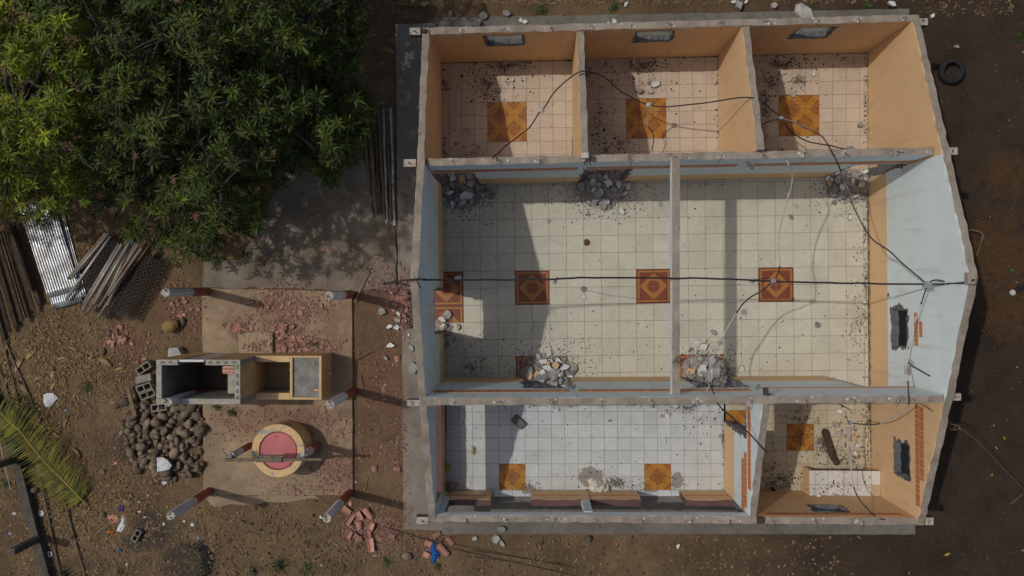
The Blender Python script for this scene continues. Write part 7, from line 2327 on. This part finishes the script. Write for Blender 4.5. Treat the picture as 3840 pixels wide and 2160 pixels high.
scatter_leaves([(220, 1350, 280, 220, 2800, 0), (120, 1450, 180, 200, 1300, 0), (350, 1900, 240, 200, 1200, 0), (1800, 18, 330, 28, 900, 1), (2550, 18, 700, 28, 600, 1), (900, 2050, 560, 130, 700, 1), (1420, 1650, 80, 500, 250, 1), (1900, 2090, 800, 80, 300, 1)], 'straw', 'straw', .06, .17, .07, curl=.08)
# a few long dry husks of maize and banana leaf
hk = [(30, 1300, .45, 1.2), (75, 1370, .5, 1.0), (120, 1330, .42, .7), (90, 1450, .4, 2.2), (150, 1420, .36, .4), (200, 1400, .33, 1.4), (205, 1445, .3, .9), (60, 1500, .36, 2.6), (275, 1312, .32, -.5), (395, 1360, .45, -.5), (450, 1385, .28, .3), (250, 1580, .34, 1.2), (210, 1625, .32, 2.5), (290, 1700, .36, -1.0), (260, 1715, .25, .3), (320, 1880, .2, 1.0), (235, 1345, .3, .2), (25, 1430, .4, 1.5), (880, 2150, .22, -.6), (340, 1240, .2, .5)]
M['husk'] = simple('dry_husk', (0.36, 0.255, 0.115), (0.25, 0.17, 0.08), 6, .85, .3, 40, rnd=.25)
for i, (px, py, L, rz) in enumerate(hk):
    m_ = MB(); w = L * R.uniform(.08, .13)
    for j in range(6):
        t_ = j / 5; ww = w * math.sin(math.pi * (.12 + .86 * t_)); x = (t_ - .5) * L; y = .08 * L * math.sin(t_ * 3)
        m_.v += [Vector((x, y - ww, .03)), Vector((x, y, .012 + .02 * math.sin(j))), Vector((x, y + ww, .035))]
    for j in range(5):
        m_.f += [(j * 3, j * 3 + 3, j * 3 + 4, j * 3 + 1), (j * 3 + 1, j * 3 + 4, j * 3 + 5, j * 3 + 2)]; m_.m += [0, 0]
    o = obj('dry_husk', m_.me('dry_husk', M['husk']), loc=P(px, py, GZ + .02), rot=(R.uniform(-.1, .1), R.uniform(-.1, .1), rz))
    lab = ('long ' if L > .37 else 'short ' if L < .27 else '') + 'dry straw coloured leaf husk ' + ('at the left edge by the long rods' if px < 100 else 'near the white paper' if py > 1400 and px < 260 else 'beside the pink shards' if px > 330 and py < 1500 else 'by the palm frond' if py > 1560 and px < 700 else 'at the bottom edge of the yard' if px > 700 else 'in the litter below the zinc sheets') + ('' if rz > .6 else ', lying flat')
    tag(o, lab, 'husk', 'dry leaf husks in the left yard')
def grit(lst, name, mat, s0, s1, up=True):
    m_ = MB()
    for (cx, cy, rx, ry, n) in lst:
        for i in range(n):
            px, py = R.uniform(cx - rx, cx + rx), R.uniform(cy - ry, cy + ry)
            if not free(px, py): continue
            s_ = s0 + (s1 - s0) * R.random() ** 4
            p = P(px, py, GZ + .012)
            k = 5; a0 = R.uniform(0, 6)
            ring_ = [(p.x + s_ * R.uniform(.7, 1.1) * math.cos(a0 + 6.283 * q / k), p.y + s_ * R.uniform(.7, 1.1) * math.sin(a0 + 6.283 * q / k), p.z - .008) for q in range(k)]
            m_.add(ring_ + [(p.x, p.y, p.z + s_ * .6)], [(q, (q + 1) % k, k) for q in range(k)])
    tag(m_.build(name, M[mat], None), kind='stuff')
grit([(800, 1600, 800, 560, 2600), (1100, 2050, 1000, 110, 2200), (2500, 20, 1300, 40, 900), (2300, 2090, 800, 80, 1200)], 'pebbles', 'pebble', .006, .04)
M['clod'] = simple('dirt_clod', (0.20, 0.135, 0.078), (0.12, 0.08, 0.048), 12, .97, 0, 20, isl=.4)
grit([(700, 1700, 700, 460, 1100), (1300, 2060, 900, 100, 1200), (2300, 2085, 900, 75, 700)], 'dirt_clods', 'clod', .012, .07)
grit([(3620, 1050, 260, 1100, 2600)], 'pebbles', 'pebble_dark', .006, .035)
grit([(3650, 1050, 240, 1100, 60), (2600, 2090, 900, 70, 40), (900, 2000, 900, 150, 90)], 'pale_stones', 'crumb_light', .006, .026)
# char and ash lumps of the burnt heap
M['char'] = simple('char', (0.018, 0.018, 0.018), (0.035, 0.033, 0.03), 10, .9, 0, 20, isl=.4)
m_ = MB()
for i in range(420):
    a = R.gauss(-.2, .5); rr = R.uniform(.8, 1.05)
    px, py = 690 + 95 * rr * math.cos(a) + R.gauss(0, 8), 2110 + 75 * rr * math.sin(a * 1.3) + R.gauss(0, 8)
    p = P(px, py, GZ + .01); s_ = R.uniform(.012, .05)
    k = 5
    m_.add([(p.x + s_ * R.uniform(.5, 1.1) * math.cos(6.283 * q / k), p.y + s_ * R.uniform(.5, 1.1) * math.sin(6.283 * q / k), p.z - .006) for q in range(k)] + [(p.x, p.y, p.z + s_ * .7)], [(q, (q + 1) % k, k) for q in range(k)])
tag(m_.build('charred_bits', M['char'], None), kind='stuff')
for px, py, r in ((912, 1953, .055), (943, 1965, .05), (975, 1988, .05), (1185, 1878, .045), (1175, 1932, .045), (1007, 2075, .05), (608, 2008, .06)):
    o = obj('charcoal_lump', stone_mesh(px, 'charcoal_lump', M['char'], .3), loc=P(px, py, GZ + .02), scale=r * 1.6)
    tag(o, 'round black lump lying on the bare dirt below the patio', 'lump', 'black lumps below the patio')
